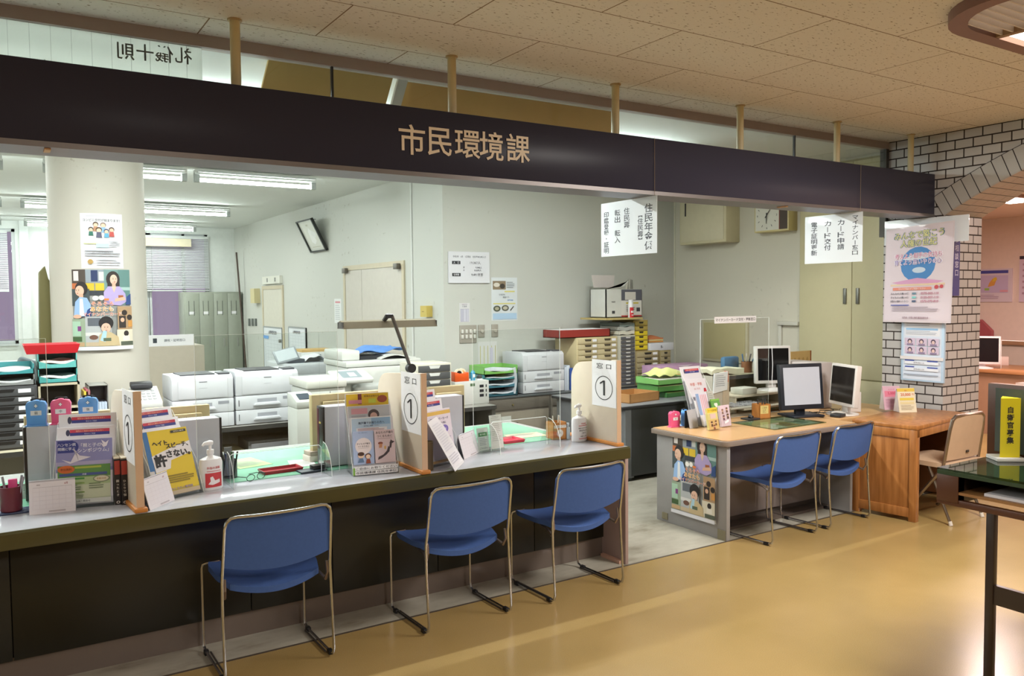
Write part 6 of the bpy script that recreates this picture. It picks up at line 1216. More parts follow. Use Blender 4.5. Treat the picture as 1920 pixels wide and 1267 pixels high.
one(b, 'glass_mat', 'clear glass desk mat over printed papers on the card desk', 'desk mat', (4.855, 4.02, Z2+.0005), smooth=0)
# files, shelf stand, keyboard, monitors
def file_stand():
    t = thing('magazine_file', 'white box file with papers standing on the card desk', 'file box', (5.04, 4.72, Z2), radians(4)); b = B(); m = M('#c3bcb0', .5); h = .34
    b.box(-.10, .10, 0, .004, 0, h, m) ; b.box(-.10, -.096, 0, .26, 0, h, m); b.box(.096, .10, 0, .26, 0, h, m); b.box(-.10, .10, .256, .26, 0, h, m); b.box(-.10, .10, 0, .26, 0, .004, m); b.box(.02, .10, -.004, 0, .0, h, M('#c8b8a2', .5)); b.build('box', t, smooth=0)
    b = B(); b.prism([(-.11, .20), (.06, .22), (.07, .37), (-.10, .36)], -.016, -.006, PAPER, 'y'); fn, ww, hh = face((-.10, -.016, .22), (.16, 0, 0), (0, 0, .14)); b.art(fn, lines(.1, .9, .2, .9, 6, '#a9acb2'), ww, hh); b.build('front_papers', t, smooth=0)
    b = B(); b.box(.075, .088, -.006, .2, h-.06, h+.03, M('#c8603a', .5)); b.build('index_tab', t)
    b = B(); b.slab(lambda u, v: (-.09+.18*u, .02+.22*v, h+.005+.02*sin(4*u+5*v)), 6, 4, (0, 0, .03), M('#d2cdb4', .7)); b.build('loose_papers', t)
file_stand()
t = thing('desk_shelf', 'beige monitor riser shelf on the card desk behind the pen box', 'desk shelf', (at(1378, 728, y=4.79).x+.32, 4.79, Z2)); m = M('#c6bda8', .45); b = B(); b.box(-.32, .32, 0, .26, .125, .145, m, .004); b.build('shelf_board', t); b = B(); b.box(-.32, .32, -.10, .22, .032, .05, m, .004); b.build('keyboard_tray', t)
for s in (-1, 1): b = B(); b.box(s*.31-.01, s*.31+.01, 0, .24, 0, .125, m); b.build('side_panel', t)
t = thing('keyboard', 'cream keyboard on the pull-out of the monitor riser', 'keyboard', (at(1368, 745, y=4.69).x+.23, 4.69, Z2+.0505)); b = B(); b.prism([(0, 0), (0, .014), (.15, .03), (.16, 0)], -.21, .21, M('#d0ccc0', .45), 'x', .003); b.build('case', t); b = B()
for i in range(14):
    for j in range(5): b.cb(-.18+.0265*i, .025+.026*j, .020+.0028*j+.004, .021, .020, .008, M('#b7b8bc' if (i+j) % 6 else '#8f9096', .5))
b.build('keys', t, smooth=0)
b = B(); b.box(-.09, .09, -.06, .08, 0, .055, M('#c9c8bc', .5), .006); one(b, 'small_device', 'small cream device on the monitor riser', 'device', (at(1398, 718, y=4.85).x, 4.86, Z2+.1455))
def lcd(label, loc, rz, w, h, zb, frame, screen, tilt=0, base='rect', name='desk_monitor', rough=.12, bez=.022):
    t = thing(name, label, 'monitor', loc, rz); fm = M(frame, .4)
    T = Matrix.Translation((0, 0, zb)) @ Matrix.Rotation(radians(-tilt), 4, 'X')
    b = B(); b.X = T; b.box(-w/2, w/2, -.018, .03, 0, h, fm, .008, 3); b.box(-w*.36, w*.36, .03, .065, h*.12, h*.9, fm, .015); b.build('casing', t)
    b = B(); b.X = T; b.box(-w/2+bez, w/2-bez, -.0195, -.0175, bez*1.3, h-bez, M(screen, rough, vary=.02)); b.build('screen', t, smooth=0)
    b = B(); b.box(-.045, .045, .02, .05, 0, zb+h*.4, fm, .006); b.build('stand_neck', t)
    b = B()
    if base == 'rect': b.box(-w*.36, w*.36, -.10, .13, 0, .016, fm, .005)
    else: b.lathe([(.0, 0), (.13, 0), (.128, .008), (.05, .022), (0, .024)], fm, 28)
    b.build('stand_base', t); return t
lcd('white framed monitor with dark screen on the riser, cable hanging in front', (at(1449, 700, y=4.90).x, 4.90, Z2+.1455), radians(-24), .335, .335, .06, '#d6d4d0', '#131416', 3, 'round')
b = B(); b.tube([(0, 0, .36), (0, -.01, .2), (.0, -.004, .06), (.01, .0, .0)], .003, PAPER, 6); one(b, 'white_cable', 'white cable hanging in front of the dark screen', 'cable', (at(1447, 690, y=4.86).x, 4.86, Z2+.18))
lcd('black monitor with a bright grey screen facing the chairs', (5.60, 4.36, Z2), radians(-16), .405, .375, .055, '#1f242e', '#c3cad8', 6, 'rect', rough=.35, bez=.03)  # the screen's lit, reflecting look is put into its pale colour
b = B(); b.box(-.20, -.0, .0, .42, 0, .40, M('#bfb6b2', .45, vary=.02), .006); one(b, 'computer_tower', 'pale computer tower behind the black monitor', 'computer tower', (6.25, 4.55, Z2-.0015), 0)
lcd('white monitor turned sideways right of the black one', (5.96, 4.24, Z2), radians(-113), .37, .345, .07, '#d9d3ce', '#2a2624', 5, 'round')
b = B(); b.box(-.07, .07, -.05, .0, 0, .17, M('#d6d0cc', .5), .005); b.X = Matrix.Identity(4); one(b, 'card_reader', 'white card reader block beside the sideways monitor', 'device', (6.16, 4.30, Z2), radians(-40))
b = B(); b.box(-.05, .05, -.045, .045, 0, .026, DKG, .006); one(b, 'black_mouse', 'small black box between the two monitors at the desk front', 'device', d2(1571, 781), radians(10))
b = B(); b.box(-.06, .06, -.05, .05, 0, .012, DKG, .003); b.cyl((0, 0, .012), (.01, 0, .03), .02, DKG); one(b, 'black_stand', 'flat black stand foot left of the orange pen box on the card desk', 'stand', d2(1407, 786))
b = B(); rr = random.Random(4)
for k in range(3):
    P = [Vector((.02*k, .05*k, .006))]
    for i in range(9): P.append(Vector((.045*i+rr.uniform(-.02, .02), .03*sin(i*1.7+k)+.04*k, .006+.012*abs(sin(i*.9+k)))))
    b.tube(P, .003, BLACK, 5)
one(b, 'cable_bundle', 'tangled black cables on the desk between the monitors', 'cables', (5.74, 4.30, Z2+.001))
# papers and pens behind: calendar on wall side, pen tin
b = B(); b.lathe([(0, 0), (.05, 0), (.05, .10), (.047, .10), (.047, .004), (0, .004)], M('#8a5a3a', .4), 18); pt = Vector((at(1400, 675, y=5.20).x, 5.20, .99)); 
t = table_simple('low_shelf', 'low cream shelf unit behind the card desk', 5.42, 6.06, 5.07, 5.40, .985, '#bcb79c', '#a8a283')
pt.z = .9852; one(b, 'pen_tin', 'brown pen tin on the low cream shelf left of the white monitor', 'pen cup', pt)
for k in range(4): b = B(); b.X = Matrix.Rotation(radians(-14+16*k), 4, 'Y'); b.cyl((0, 0, 0), (0, 0, .17), .006, M(('#3a6fa0', '#c9c4b8', '#2d2f33', '#4f7fae')[k], .4), n=8); one(b, 'ballpoint_pen', 'pen standing in the brown pen tin', 'pen', pt+Vector((-.02+.012*k, 0, .006)), group='pens in the brown tin')
b = B(); b.box(-.10, .10, 0, .06, 0, .14, M('#3f6f94', .5), .02); one(b, 'blue_case', 'blue case beside the brown pen tin', 'case', pt+Vector((-.06, .12, 0)))
b = B(); b.slab(lambda u, v: (.3*(u-.5), .22*(v-.5), .008*sin(6*u)), 6, 3, (0, 0, .05), M('#cfcdb4', .7)); one(b, 'paper_bundle', 'pale paper stack on the low cream shelf', 'papers', (5.58, 5.2, .994))
b = B(); b.box(-.15, .15, 0, .012, 0, .17, M('#c2a268', .6)); fn, ww, hh = face((-.15, 0, 0), (.3, 0, 0), (0, 0, .17)); b.art(fn, [('e', .2+.2*k, .45, .06, .2, '#a88a50') for k in range(4)]+[('r', .95, 0, 1, 1, '#8a4a2a')], ww, hh); one(b, 'desk_calendar', 'tan printed card standing behind the white monitor', 'card', (at(1502, 672, y=5.12).x, 5.12, .9855), smooth=0)
t = table_simple('low_shelf', 'narrow cream shelf unit below the tan card', 6.10, 6.62, 5.07, 5.40, .985, '#bcb79c', '#a8a283')
# clear screen of the card desk with a taped heading
sx0, sx1 = at(1313, 690, y=4.66).x, at(1441, 690, y=4.66).x; t = thing('clear_screen', 'clear screen lettered マイナンバーカード交付・更新窓口 on the card desk', 'clear screen', ((sx0+sx1)/2, 4.66, Z2)); zt = at(1380, 597, y=4.66).z-Z2; w = sx1-sx0
b = B(); b.box(-w/2, w/2, -.002, .002, 0, zt, ACRYL); b.build('clear_sheet', t, smooth=0); b = B(); b.tube([(-w/2, 0, 0), (-w/2, 0, zt), (w/2, 0, zt), (w/2, 0, 0)], .0015, EDGE, 4); b.build('polished_edge', t)
for s in (-.3, .3): b = B(); b.box(s*w-.002, s*w+.002, -.05, .03, 0, .06, ACRYL); b.build('foot', t, smooth=0)
b = B(); xa = at(1340, 600, y=4.655).x-(sx0+sx1)/2; xb = at(1418, 600, y=4.655).x-(sx0+sx1)/2; b.box(xa, xb, -.004, -.0025, zt-.035, zt+.018, PAPER); fn, ww, hh = face((xa, -.004, zt-.035), (xb-xa, 0, 0), (0, 0, .053)); b.art(fn, [('t', .5, .5, .52, 'マイナンバーカード交付・更新窓口', '#35303a', dict(w=.95, fill=1))], ww, hh); b.build('taped_heading', t, smooth=0)
# tent cards on the wooden table
def tent(label, loc, rz, items, col):
    t = thing('tent_card', label, 'tent card', loc, rz); w, h = .15, .20; b = B(); b.X = lean(14); b.box(-w/2, w/2, 0, .003, 0, h, M(col, .5, vary=.02)); fn, ww, hh = face((-w/2, 0, 0), (w, 0, 0), (0, 0, h)); b.art(fn, items, ww, hh); b.build('front_panel', t, smooth=0)
    b = B(); s_ = math.tan(radians(14)); b.prism([(0, .002), (.09, .002), (h*s_*.97, h*.97)], w/2-.003, w/2, PAPER, 'x'); b.prism([(0, .002), (.09, .002), (h*s_*.97, h*.97)], -w/2, -w/2+.003, PAPER, 'x'); b.X = Matrix.Translation((0, .092, 0)) @ lean(-10); b.box(-w/2, w/2, -.002, 0, 0, h*.99, PAPER); b.build('stand_back', t, smooth=0)
pts = [('t', .5, .86, .07, 'もらえる', '#c8506a'), ('t', .5, .70, .15, '5,000', '#c0405c', dict(b=.02, w=.7)), ('t', .86, .7, .08, '円', '#c0405c')]
tent('pink tent card left of the yellow one, on the wooden table', at(1675, 768, z=.7225), radians(-30), [('r', 0, 0, 1, 1, '#d0a8b8'), ('r', .1, .55, .9, .8, '#d87a92')]+pts+lines(.12, .88, .08, .45, 6, '#b07a90'), '#d0a8b8')
tent('yellow tent card lettered 20,000 on the wooden table', at(1703, 773, z=.7225), radians(-28), [('r', 0, 0, 1, 1, '#dcd2b8'), ('r', 0, .86, 1, 1, '#d6b84a'), ('t', .5, .90, .06, '最大', '#b85a3a'), ('t', .46, .74, .16, '20,000', '#c85a30', dict(b=.02, w=.72)), ('t', .88, .74, .09, '円', '#c85a30'), ('r', .1, .50, .9, .60, '#d9c04a'), ('r', .1, .34, .9, .44, '#d8c89a')]+lines(.12, .88, .08, .30, 4, '#a8987a'), '#dcd2b8')
# ================================================================== collage poster, twice
def collage_items():
    I = [('r', 0, 0, 1, 1, '#c9c8c4'), ('r', 0, .045, 1, 1, '#8f9290'),
     ('r', 0, .82, .24, 1, '#4a4038'), ('r', .03, .86, .12, .98, '#d6d0cc'), ('r', 0, .76, .14, .83, '#b9683a'), ('r', .24, .84, .54, 1, '#8a949c'), ('r', .33, .85, .44, .99, '#22325a'), ('r', .46, .86, .54, .97, '#c3c8c4'),
     ('r', .54, .56, 1, 1, '#6f8f8c'), ('r', .78, .6, 1, 1, '#5f8480'), ('r', .80, .74, 1, .78, '#9fb8b4'),
     ('r', .24, .74, .38, .83, '#cdb030'), ('r', .40, .74, .54, .83, '#cdb030'), ('r', .24, .68, .54, .735, '#33383f'), ('r', 0, .55, .30, .76, '#3f4a4c'),
     # woman in lilac, seated
     ('e', .69, .88, .115, .10, '#2c2422'), ('r', .595, .79, .80, .88, '#2c2422'), ('e', .70, .875, .062, .062, '#d8b8a4'), ('r', .67, .79, .73, .84, '#cfa890'),
     ('p', [(.53, .57), (.53, .72), (.60, .79), (.80, .79), (.90, .70), (.92, .60), (.80, .55)], '#a99ac6'), ('p', [(.66, .79), (.74, .79), (.70, .71)], '#d4b49e'), ('r', .77, .63, .86, .68, '#9c5a34'), ('p', [(.70, .60), (.90, .62), (.88, .66), (.72, .64)], '#cfa88e'), ('p', [(.90, .56), (1, .56), (1, .70), (.92, .66)], '#2f4a80'),
     # young man in blue
     ('e', .17, .765, .105, .085, '#241e1e'), ('e', .14, .735, .075, .065, '#d8b49c'), ('r', .13, .65, .20, .70, '#c9a48c'), ('p', [(.03, .42), (.06, .60), (.14, .66), (.26, .65), (.32, .56), (.30, .42)], '#8fb0da'), ('p', [(.13, .43), (.14, .64), (.19, .64), (.21, .43)], '#d6dade'), ('p', [(.22, .40), (.32, .42), (.33, .54), (.26, .5)], '#2a4680'), ('e', .09, .42, .07, .025, '#d0a890'),
     # lower row of small scenes
     ('r', 0, .045, .22, .39, '#8fa088'), ('r', 0, .18, .14, .36, '#9fc0a8'), ('r', .09, .24, .15, .30, '#7a3a7c'), ('r', 0, .11, .16, .17, '#3f5a34'), ('r', 0, .05, .20, .10, '#b89a74'), ('r', .22, .045, .64, .42, '#a9adae'), ('r', .26, .30, .46, .40, '#5a6068'), ('r', .22, .18, .46, .22, '#c9c9c6'), ('e', .35, .16, .07, .03, '#6a4a3c'), ('r', .22, .05, .64, .10, '#b9a88c'),
     ('r', .74, .25, 1, .54, '#a88a68'), ('e', .86, .46, .05, .035, '#2c2420'), ('e', .95, .40, .05, .035, '#2c2420'), ('r', .76, .27, .88, .42, '#2f2824'), ('e', .82, .37, .035, .028, '#d0a88e'), ('r', .92, .28, 1, .36, '#c8904a'), ('r', .72, .045, 1, .25, '#cfc8b4'), ('e', .88, .20, .045, .035, '#2a2422'), ('r', .82, .11, .94, .17, '#d8d4c8'), ('r', .78, .05, 1, .10, '#4f5648'),
     # boy in front
     ('e', .55, .335, .115, .085, '#1e1a1a'), ('e', .545, .275, .075, .06, '#d6b09a'), ('p', [(.42, .05), (.44, .19), (.52, .23), (.62, .22), (.74, .16), (.76, .05)], '#b9a680'), ('p', [(.45, .12), (.50, .24), (.56, .24), (.53, .10)], '#9fc0cc'), ('r', .5, .11, .62, .15, '#55604a'),
     ('r', 0, 0, 1, .045, '#d2d2d8')]
    for s_, v, h, c, u in (('そろそろ', .575, .062, '#d06a2c', .5), ('あなたも', .51, .068, '#d8942c', .49), ('マイナンバーカード', .445, .052, '#c8643a', .50)):
        I += [('t', u, v, h, s_, '#ecebe6', dict(b=.034, w=.60 if 'カ' in s_ else .36)), ('t', u, v, h, s_, c, dict(b=.012, w=.59 if 'カ' in s_ else .35))]
    for fx, fy, k in ((.70, .875, 1), (.125, .735, .9), (.545, .275, 1)):
        I += [('e', fx-.022*k, fy+.006, .007, .005, '#3a2a26'), ('e', fx+.022*k, fy+.006, .007, .005, '#3a2a26'), ('r', fx-.034*k, fy+.017, fx-.012*k, fy+.020, '#4a362e'), ('r', fx+.012*k, fy+.017, fx+.034*k, fy+.020, '#4a362e'), ('p', [(fx-.006, fy-.012), (fx+.008, fy-.012), (fx+.002, fy+.004)], '#c29a84'), ('e', fx, fy-.030, .016, .005, '#b0665c')]
    I += [('e', .40, .645, .045, .03, '#e6e4de'), ('e', .49, .65, .04, .03, '#e6e4de'), ('r', .53, .615, .60, .64, '#d8742c')]
    return I
# on the column: bent to its curve
def col_fn(pa, pb, ztop, zbot, off):
    A0 = atan2(pa.y-CY, pa.x-CX); A1 = atan2(pb.y-CY, pb.x-CX)
    return lambda u, v, d: Vector((CX+(CR+off+d)*cos(A0+(A1-A0)*u), CY+(CR+off+d)*sin(A0+(A1-A0)*u), zbot+(ztop-zbot)*v))
def on_col(px, py):
    d = at(px, py, z=.5)-CAMP if py > 545 else at(px, py, y=50)-CAMP; a = d.x**2+d.y**2; bb = -2*(d.x*CX+d.y*CY); cc = CX**2+CY**2-(CR+.002)**2; k = (-bb-sqrt(max(0, bb*bb-4*a*cc)))/(2*a); return CAMP+k*d
def col_poster(name, label, l, r_, top, bot, items, col):
    pa, pb = on_col(l, (top+bot)/2), on_col(r_, (top+bot)/2); zt_, zb_ = on_col((l+r_)/2, top).z, on_col((l+r_)/2, bot).z
    fn = col_fn(pa, pb, zt_, zb_, .002); w = CR*abs(atan2(pa.y-CY, pa.x-CX)-atan2(pb.y-CY, pb.x-CX)); h = zt_-zb_
    b = B(); b.art(fn, [('r', 0, 0, 1, 1, M(col, .6, vary=.02))], w, h, 0, 0, 24); b.art(fn, items, w, h, .0008, .0004, 24)
    c = fn(.5, .5, 0); o = b.build(name, None, smooth=0); o.location = c; o.data.transform(Matrix.Translation(-c)); tag(o, label, 'poster'); return o
col_poster('collage_poster', 'colourful collage poster lettered マイナンバーカード on the round column', 137, 244, 505, 656, collage_items(), '#d2d2d8')
fam = []
for x, y, s, c, hh_ in ((.36, .80, 1, '#4a3a2c', '#b98a6a'), (.53, .79, 1.05, '#8a7a70', '#8ab0cc'), (.25, .71, .9, '#2c2824', '#2f6a5a'), (.43, .70, 1.1, '#4a3420', '#5a5a70'), (.60, .68, .9, '#3a4a6a', '#5aa0c0'), (.72, .71, 1, '#4a3a30', '#b8504a')):
    fam += [('e', x, y, .065*s, .045*s, c), ('e', x, y-.012, .05*s, .035*s, '#e0bea4'), ('p', [(x-.06*s, y-.13*s), (x+.06*s, y-.13*s), (x+.045*s, y-.04), (x-.045*s, y-.04)], hh_)]
col_poster('convenience_poster', 'white poster lettered コンビニ交付が始まります above the collage poster', 151, 230, 400, 503, [('t', .5, .875, .055, 'コンビニ交付が始まります！', '#4a4c52', dict(w=.86)), ('r', .14, .945, .5, .955, '#b9bcc4')]+fam+[('r', .08, .44, .40, .46, '#c9cf9a'), ('r', .36, .38, .64, .45, '#b4d0d8'), ('t', .5, .28, .03, '詳しくは市民環境課まで', '#5a5c64', dict(w=.7))]+lines(.66, .92, .38, .50, 4, '#b9bcc4')+lines(.1, .94, .20, .33, 3, '#9a9ca4')+lines(.36, .94, .04, .17, 3, '#b4b6be')+[('e', .22, .12, .06, .045, '#a8884a')], '#d6d6da')
# on the desk's end panel
pa, pb = at(1262, 806, x=DX+.035), at(1344, 824, x=DX+.035); pz = at(1344, 983, x=DX+.035)
w = pa.y-pb.y; h = pb.z-pz.z; b = B(); b.slab(lambda u, v: (-.004-.012*max(0, (.55-abs(v-.45)))*max(0, u-.75), -w*u, h*v), 12, 12, (-.001, 0, 0), M('#d2d2d8', .45, vary=.02))
fn = lambda u, v, d: Vector((-.005-.012*max(0, (.55-abs(v-.45)))*max(0, u-.75)-d, -w*u, h*v)); b.art(fn, collage_items(), w, h, .0008, .0003, 14)
one(b, 'collage_poster', 'colourful collage poster lettered マイナンバーカード on the card desk end', 'poster', (DX+.038, pa.y, pz.z), smooth=0)
# ================================================================== hanging signs (clear film over paper, across the sign board)
FILM = M('#dfe4ea', .25, coat=1.0, vary=.01)
def hang_sign(label, x, yn, yf, zt, zb, cols, strings):
    zt = min(zt, 2.333); t = thing('hanging_sign', label, 'hanging sign', (x, yn, zb), 0, 'white hanging signs'); w = yf-yn; h = zt-zb
    b = B(); b.box(-.001, .001, 0, w, 0, h, FILM); fn, ww, hh = face((-.001, w, 0), (0, -w, 0), (0, 0, h)); it = []
    for u, v0, ch, col_, txt in cols:
        v = v0
        for c in txt:
            if c == 'ー': it.append(('r', u-.006*.5/w, v-ch*.42, u+.006*.5/w, v+ch*.42, col_))
            elif c != ' ': it.append(('t', u, v, ch*1.0, c, col_, dict(b=.014, w=ch*1.28*h/w, fill=c not in '・︻︼')))
            v -= ch
    b.art(fn, it, ww, hh, .0004, 0); b.build('sign_sheet', t, smooth=0)
    for y, top in strings: b = B(); b.cyl((0, y, h-.004), (0, y, top-zb), .0014, M('#8a7a62', .6, vary=0), n=5); b.build('hanging_string', t)
s1 = at(1232, 349, y=3.90); hang_sign('white hanging sign headed 住民年金係 at the counter, lettered downwards', s1.x, 3.90, 4.46, s1.z, at(1232, 474, y=3.90).z,
  [(.86, .80, .165, '#42454e', '住民年金係'), (.72, .70, .115, '#42454e', '︻住民票︼'), (.48, .80, .125, '#42454e', '住民票'), (.31, .79, .125, '#42454e', '転出 転入'), (.10, .78, .112, '#42454e', '印鑑登録・証明')], ((.022, 2.70), (.20, 2.345)))
s2 = at(1618, 391, y=3.90); hang_sign('white hanging sign headed マイナンバー窓口 above the card desk', s2.x, 3.90, 4.43, s2.z, at(1618, 490, y=3.90).z,
  [(.88, .90, .102, '#42454e', 'マイナンバー窓口'), (.64, .82, .125, '#42454e', 'カード申請'), (.41, .82, .125, '#42454e', 'カード交付'), (.17, .82, .120, '#42454e', '電子証明更新')], ((.022, 2.70), (.20, 2.345)))
s3 = at(1811, 400, y=3.72); t = hang_sign('white hanging sheet half hidden behind the human rights poster', 6.70, 3.62, 4.36, at(1730, 402, x=6.70).z, at(1800, 452, x=6.70).z, [], ((.4, 2.345),))
# pillar: human rights poster and blue framed notice, vertical blue strip
A = at(1662, 430, x=6.66); C_ = at(1787, 606, x=6.66); w = A.y-C_.y; h = A.z-C_.z
b = B(); b.slab(lambda u, v: (.004*sin(7*u), -w*u+.02*(1-v), h*v+.03*u*v), 14, 16, (.001, 0, 0), M('#d3c8cf', .3, coat=.6, vary=.02)); fn = lambda u, v, d: Vector((.004*sin(7*u)-d, -w*u+.02*(1-v), h*v+.03*u*v))
b.art(fn, [('r', .02, .02, .98, .98, '#d6cbd4'), ('e', .50, .60, .26, .18, '#4a86c4'), ('p', [(.26, .66), (.5, .72), (.74, .70), (.66, .66), (.4, .64)], '#d4dce8'), ('e', .52, .54, .10, .03, '#c4d4e6'), ('p', [(.12, .42), (.5, .46), (.88, .42), (.7, .38), (.3, .38)], '#cf9cc0'), ('r', .1, .38, .9, .40, '#d9c4a8'),
  ('t', .5, .905, .082, 'みんなで築こう', '#5a7a8a', dict(b=.05, w=.74)), ('t', .5, .905, .082, 'みんなで築こう', '#d6d08a', dict(b=.01, w=.72)), ('t', .5, .82, .082, '人権の世紀', '#5a7a8a', dict(b=.05, w=.58)), ('t', .5, .82, .082, '人権の世紀', '#d6d08a', dict(b=.01, w=.56)),
  ('t', .5, .69, .06, '考えよう相手の気持ち', '#e6e0ea', dict(b=.05, w=.72)), ('t', .5, .69, .06, '考えよう相手の気持ち', '#c87a9c', dict(b=.005, w=.70)), ('t', .5, .625, .06, '育てよう思いやりの心', '#e6e0ea', dict(b=.05, w=.72)), ('t', .5, .625, .06, '育てよう思いやりの心', '#8a7ab8', dict(b=.005, w=.70)),
  ('r', .14, .335, .72, .365, '#d98a78'), ('t', .43, .35, .022, 'ひとりで悩まずご相談ください', '#d8d0d0', dict(w=.5)), ('e', .79, .36, .03, .02, '#c2505a'), ('e', .86, .365, .025, .018, '#c2505a')]
  + [('t', .25, .30-.04*k, .026, s_, '#4a4a58', dict(w=.28)) for k, s_ in enumerate(('みんなの人権110番', '子どもの人権110番', '女性の人権ホットライン'))]+[('r', .44, .29-.04*k, .50, .31-.04*k, ('#6a8a9c', '#7ac0c0', '#4a5a78')[k]) for k in range(3)]
  + [('t', .70, .30-.04*k, .034, s_, '#b0607c', dict(w=.36)) for k, s_ in enumerate(('0570-003-110', '0120-007-110', '0570-070-810'))]+[('r', .12, .175, .4, .185, '#5a68b0')]+lines(.14, .86, .11, .165, 3, '#a89cab')+[('t', .5, .05, .022, '法務省・全国人権擁護委員連合会', '#8a6a7a', dict(w=.4))], w, h, .0012, .0004, 14)
one(b, 'human_rights_poster', 'large pale poster lettered みんなで築こう人権の世紀 on the brick pillar', 'poster', (6.66, A.y-.0, C_.z), smooth=0)
A = at(1690, 594, x=6.72); C_ = at(1769, 719, x=6.72); w = A.y-C_.y; h = A.z-C_.z; t = thing('framed_notice', 'pale blue framed notice with six portrait photos on the pillar', 'notice', (6.72, A.y, C_.z))
b = B(); b.box(0, .028, -w, 0, 0, h, M('#b4cde4', .35, vary=.02), .006); b.build('frame', t); b = B(); fn, ww, hh = face((0, 0, 0), (0, -w, 0), (0, 0, h)); it = [('r', .06, .03, .94, .97, '#cfd8e6'), ('r', .10, .71, .9, .95, '#dcdfe6'), ('r', .12, .80, .86, .83, '#8fb8dc')]+lines(.12, .7, .85, .94, 3, '#a9acb8')+lines(.12, .86, .72, .79, 3, '#a0a6b4')
for i in range(3):
    for j in range(2):
        x, y = .10+.275*i, .43+.13*j; it += [('r', x, y, x+.245, y+.115, '#c9b8cc'), ('e', x+.12, y+.065, .055, .038, '#4a3a52'), ('e', x+.12, y+.055, .035, .028, '#d4b8b4'), ('r', x+.05, y, x+.2, y+.03, '#8a7a98')]
it += [('r', -.0, .34, 1.0, .39, '#d6d2d2')]
for j in range(2): it += [('r', .12, .17+.10*j, .90, .215+.10*j, '#dfe2ea'), ('r', .12, .215+.10*j, .34, .235+.10*j, '#3f4f9c'), ('r', .64, .215+.10*j, .88, .235+.10*j, '#3f4f9c'), ('t', .45, .192+.10*j, .03, '0570-05%d-110' % (j+1), '#6a6c78', dict(w=.45))]
it += [('r', .1, .10, .9, .115, '#8f98a8')]; b.art(fn, it, ww, hh, .0006, .0003); b.build('notice_sheet', t, smooth=0)
b = B(); b.box(-.05, .05, -.003, 0, -.30, .30, M('#3c3a80', .5)); fn, ww, hh = face((-.05, -.003, -.30), (.10, 0, 0), (0, 0, .60)); b.art(fn, [('t', .5, .90-.115*k, .10, c, '#cfcbe6') for k, c in enumerate('年金相談窓口')], ww, hh); q = at(1793, 488, y=3.838); one(b, 'strip_sign', 'narrow purple strip sign with vertical lettering on the pillar', 'sign', (q.x, 3.838, q.z), smooth=0)
b = B(); a_, c_ = at(1672, 409, x=6.64), at(1706, 405, x=6.64); b.tube([a_-a_, c_-a_], .006, DKG, 6); one(b, 'hanger_rod', 'short black hanger rod above the human rights poster', 'hanger', a_)
# ================================================================== writing table: yellow sign, paper
q = at(1887, 862, z=.9002); t = thing('triangle_sign', 'yellow three sided sign lettered 自衛官募集 on the writing table', 'sign', q, radians(-38)); YL = M('#d9c71c', .35, vary=.02)
b = B(); b.box(-.065, .065, -.05, .065, 0, .018, M('#c9c7c2', .4), .004); b.build('base', t)
b = B(); b.prism([(-.045, -.03), (.045, -.03), (0, .05)], .018, .30, YL, 'z'); fn, ww, hh = face((-.045, -.03, .018), (.09, 0, 0), (0, 0, .282)); b.art(fn, [('t', .5, .80-.128*k, .115, c, '#2a2618', dict(b=.03)) for k, c in enumerate('自衛官募集')], ww, hh)
fn, ww, hh = face((0, .05, .018), (-.045, -.08, 0), (0, 0, .282)); b.art(fn, [('t', .6, .82-.075*k, .065, c, '#3a3418') for k, c in enumerate('地方協力本部')], ww, hh); b.build('sign_body', t, smooth=0)
b = B(); b.box(-.12, .12, -.1, .1, 0, .012, M('#cfccd0', .6)); one(b, 'paper_stack', 'white paper stack on the shelf of the writing table', 'papers', (3.80, 1.80, .8025), smooth=0)
# ================================================================== far hall through the arch
t = thing('hall_counter', 'brown counter seen through the brick arch', 'counter', (10.05, 4.2, 0)); b = B(); b.box(0, .9, .0, 1.9, .74, .78, M('#a8744c', .35), .005); b.build('worktop', t); b = B(); b.box(.04, .86, .02, 1.88, 0, .74, M('#a07a62', .5)); b.build('front', t); b = B(); b.box(-.12, .04, -.6, .6, .50, .66, M('#c3b6b0', .5)); b.build('side_ledge', t)
lcd('monitor with dark screen on the far brown counter', at(1840, 690, z=.7805), radians(-60), .40, .34, .05, '#d6c8c8', '#1c1618', 3, 'round')
b = B(); b.box(-.16, .16, -.06, .06, 0, .11, M('#d4b8b0', .5), .004); b.box(-.05, .05, -.01, .01, .11, .13, PAPER); one(b, 'tissue_box', 'pale tissue box on the far brown counter', 'tissue box', at(1863, 684, z=.7805), radians(-60))
b = B(); b.box(-.002, .002, -.30, .30, 0, .34, ACRYL); b.tube([(0, -.3, 0), (0, -.3, .34), (0, .3, .34), (0, .3, 0)], .003, EDGE, 4); one(b, 'clear_screen', 'small clear screen on the far brown counter', 'clear screen', (10.3, 4.85, .7805))
b = B(); P = [at(1822, 599, x=11.9), at(1837, 599, x=11.9), at(1858, 620, x=11.9), at(1858, 640, x=11.9), at(1822, 640, x=11.9)]; c = P[3]
b.prism([(p.y-c.y, p.z-c.z) for p in P], 0, .08, M('#a8525a', .5), 'x'); one(b, 'red_screen', 'dusky red slanted panel against the far pink wall', 'panel', c)
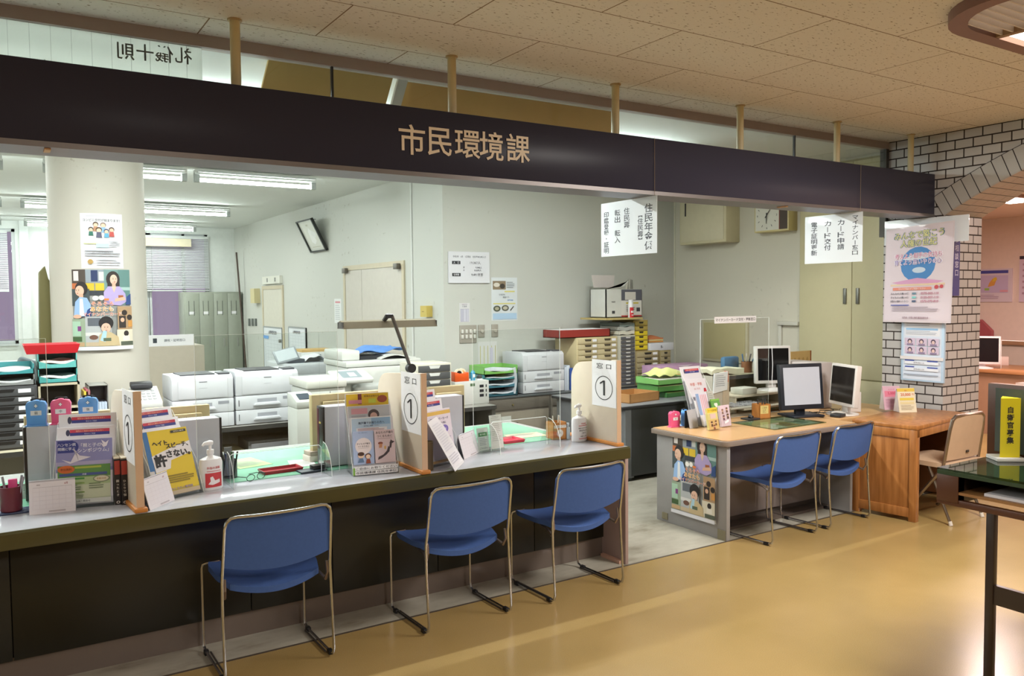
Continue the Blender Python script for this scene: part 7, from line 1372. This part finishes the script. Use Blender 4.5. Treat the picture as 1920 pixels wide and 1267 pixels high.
b = B(); b.box(-.05, 0, -3.5, 1.2, -.03, .03, M('#b98a6a', .4), .006); one(b, 'hand_rail', 'wooden rail along the far pink wall', 'rail', (12.0, 5.8, 1.0))
def far_panel(name, label, a, c_, col, items):
    A, C_ = at(*a, x=11.98), at(*c_, x=11.98); w = A.y-C_.y; h = A.z-C_.z; b = B(); b.box(0, .02, -w/2, w/2, 0, h, M(col, .5, vary=.02)); fn, ww, hh = face((0, w/2, 0), (0, -w, 0), (0, 0, h)); b.art(fn, items, ww, hh, .001, .001); one(b, name, label, 'poster', (11.98, (A.y+C_.y)/2, C_.z), smooth=0)
far_panel('map_poster', 'lilac poster with an orange map on the far wall through the arch', (1826, 505), (1897, 566), '#d6c6d2', [('r', .02, .86, .90, .95, '#4a4a9a'), ('r', .06, .28, .90, .80, '#c4b0d0'), ('p', [(.38, .45), (.55, .5), (.62, .72), (.5, .70), (.42, .58)], '#d99a4a'), ('p', [(.5, .60), (.62, .66), (.6, .75), (.52, .72)], '#dcb83a'), ('r', .3, .35, .42, .42, '#9cb85a'), ('r', .7, .3, .9, .36, '#d89aa8')]+lines(.1, .7, .08, .22, 3, '#b89ab0'))
far_panel('wall_poster', 'lilac poster with a dark heading cut by the right edge', (1912, 480), (1975, 566), '#d2bcd0', [('r', .0, .93, 1, 1, '#3a2a3a')]+lines(.1, .9, .1, .85, 6, '#b08aa0'))
t = thing('ceiling_lamp', 'long white ceiling lamp seen through the arch', 'ceiling lamp', (9.0, 4.62, 2.74)); b = B(); b.box(-.62, .62, -.15, .15, -.04, 0, M('#8a6a60', .5), .01); b.build('lamp_rim', t); b = B(); b.box(-.60, .60, -.12, .12, -.06, -.04, M('#fff2e6', .4, vary=0, emit=9)); b.build('lamp_panel', t); area(t, (0, 0, -.08), 1.1, .25, PINK_W, PINK_C)
t = thing('ceiling_lamp', 'second white ceiling lamp in the far hall, farther along the arch wall', 'ceiling lamp', (10.4, 1.5, 2.74)); b = B(); b.box(-.62, .62, -.15, .15, -.05, 0, M('#fff2e6', .4, vary=0, emit=6)); b.build('lamp_panel', t); area(t, (0, 0, -.08), 1.1, .25, PINK_W, PINK_C)
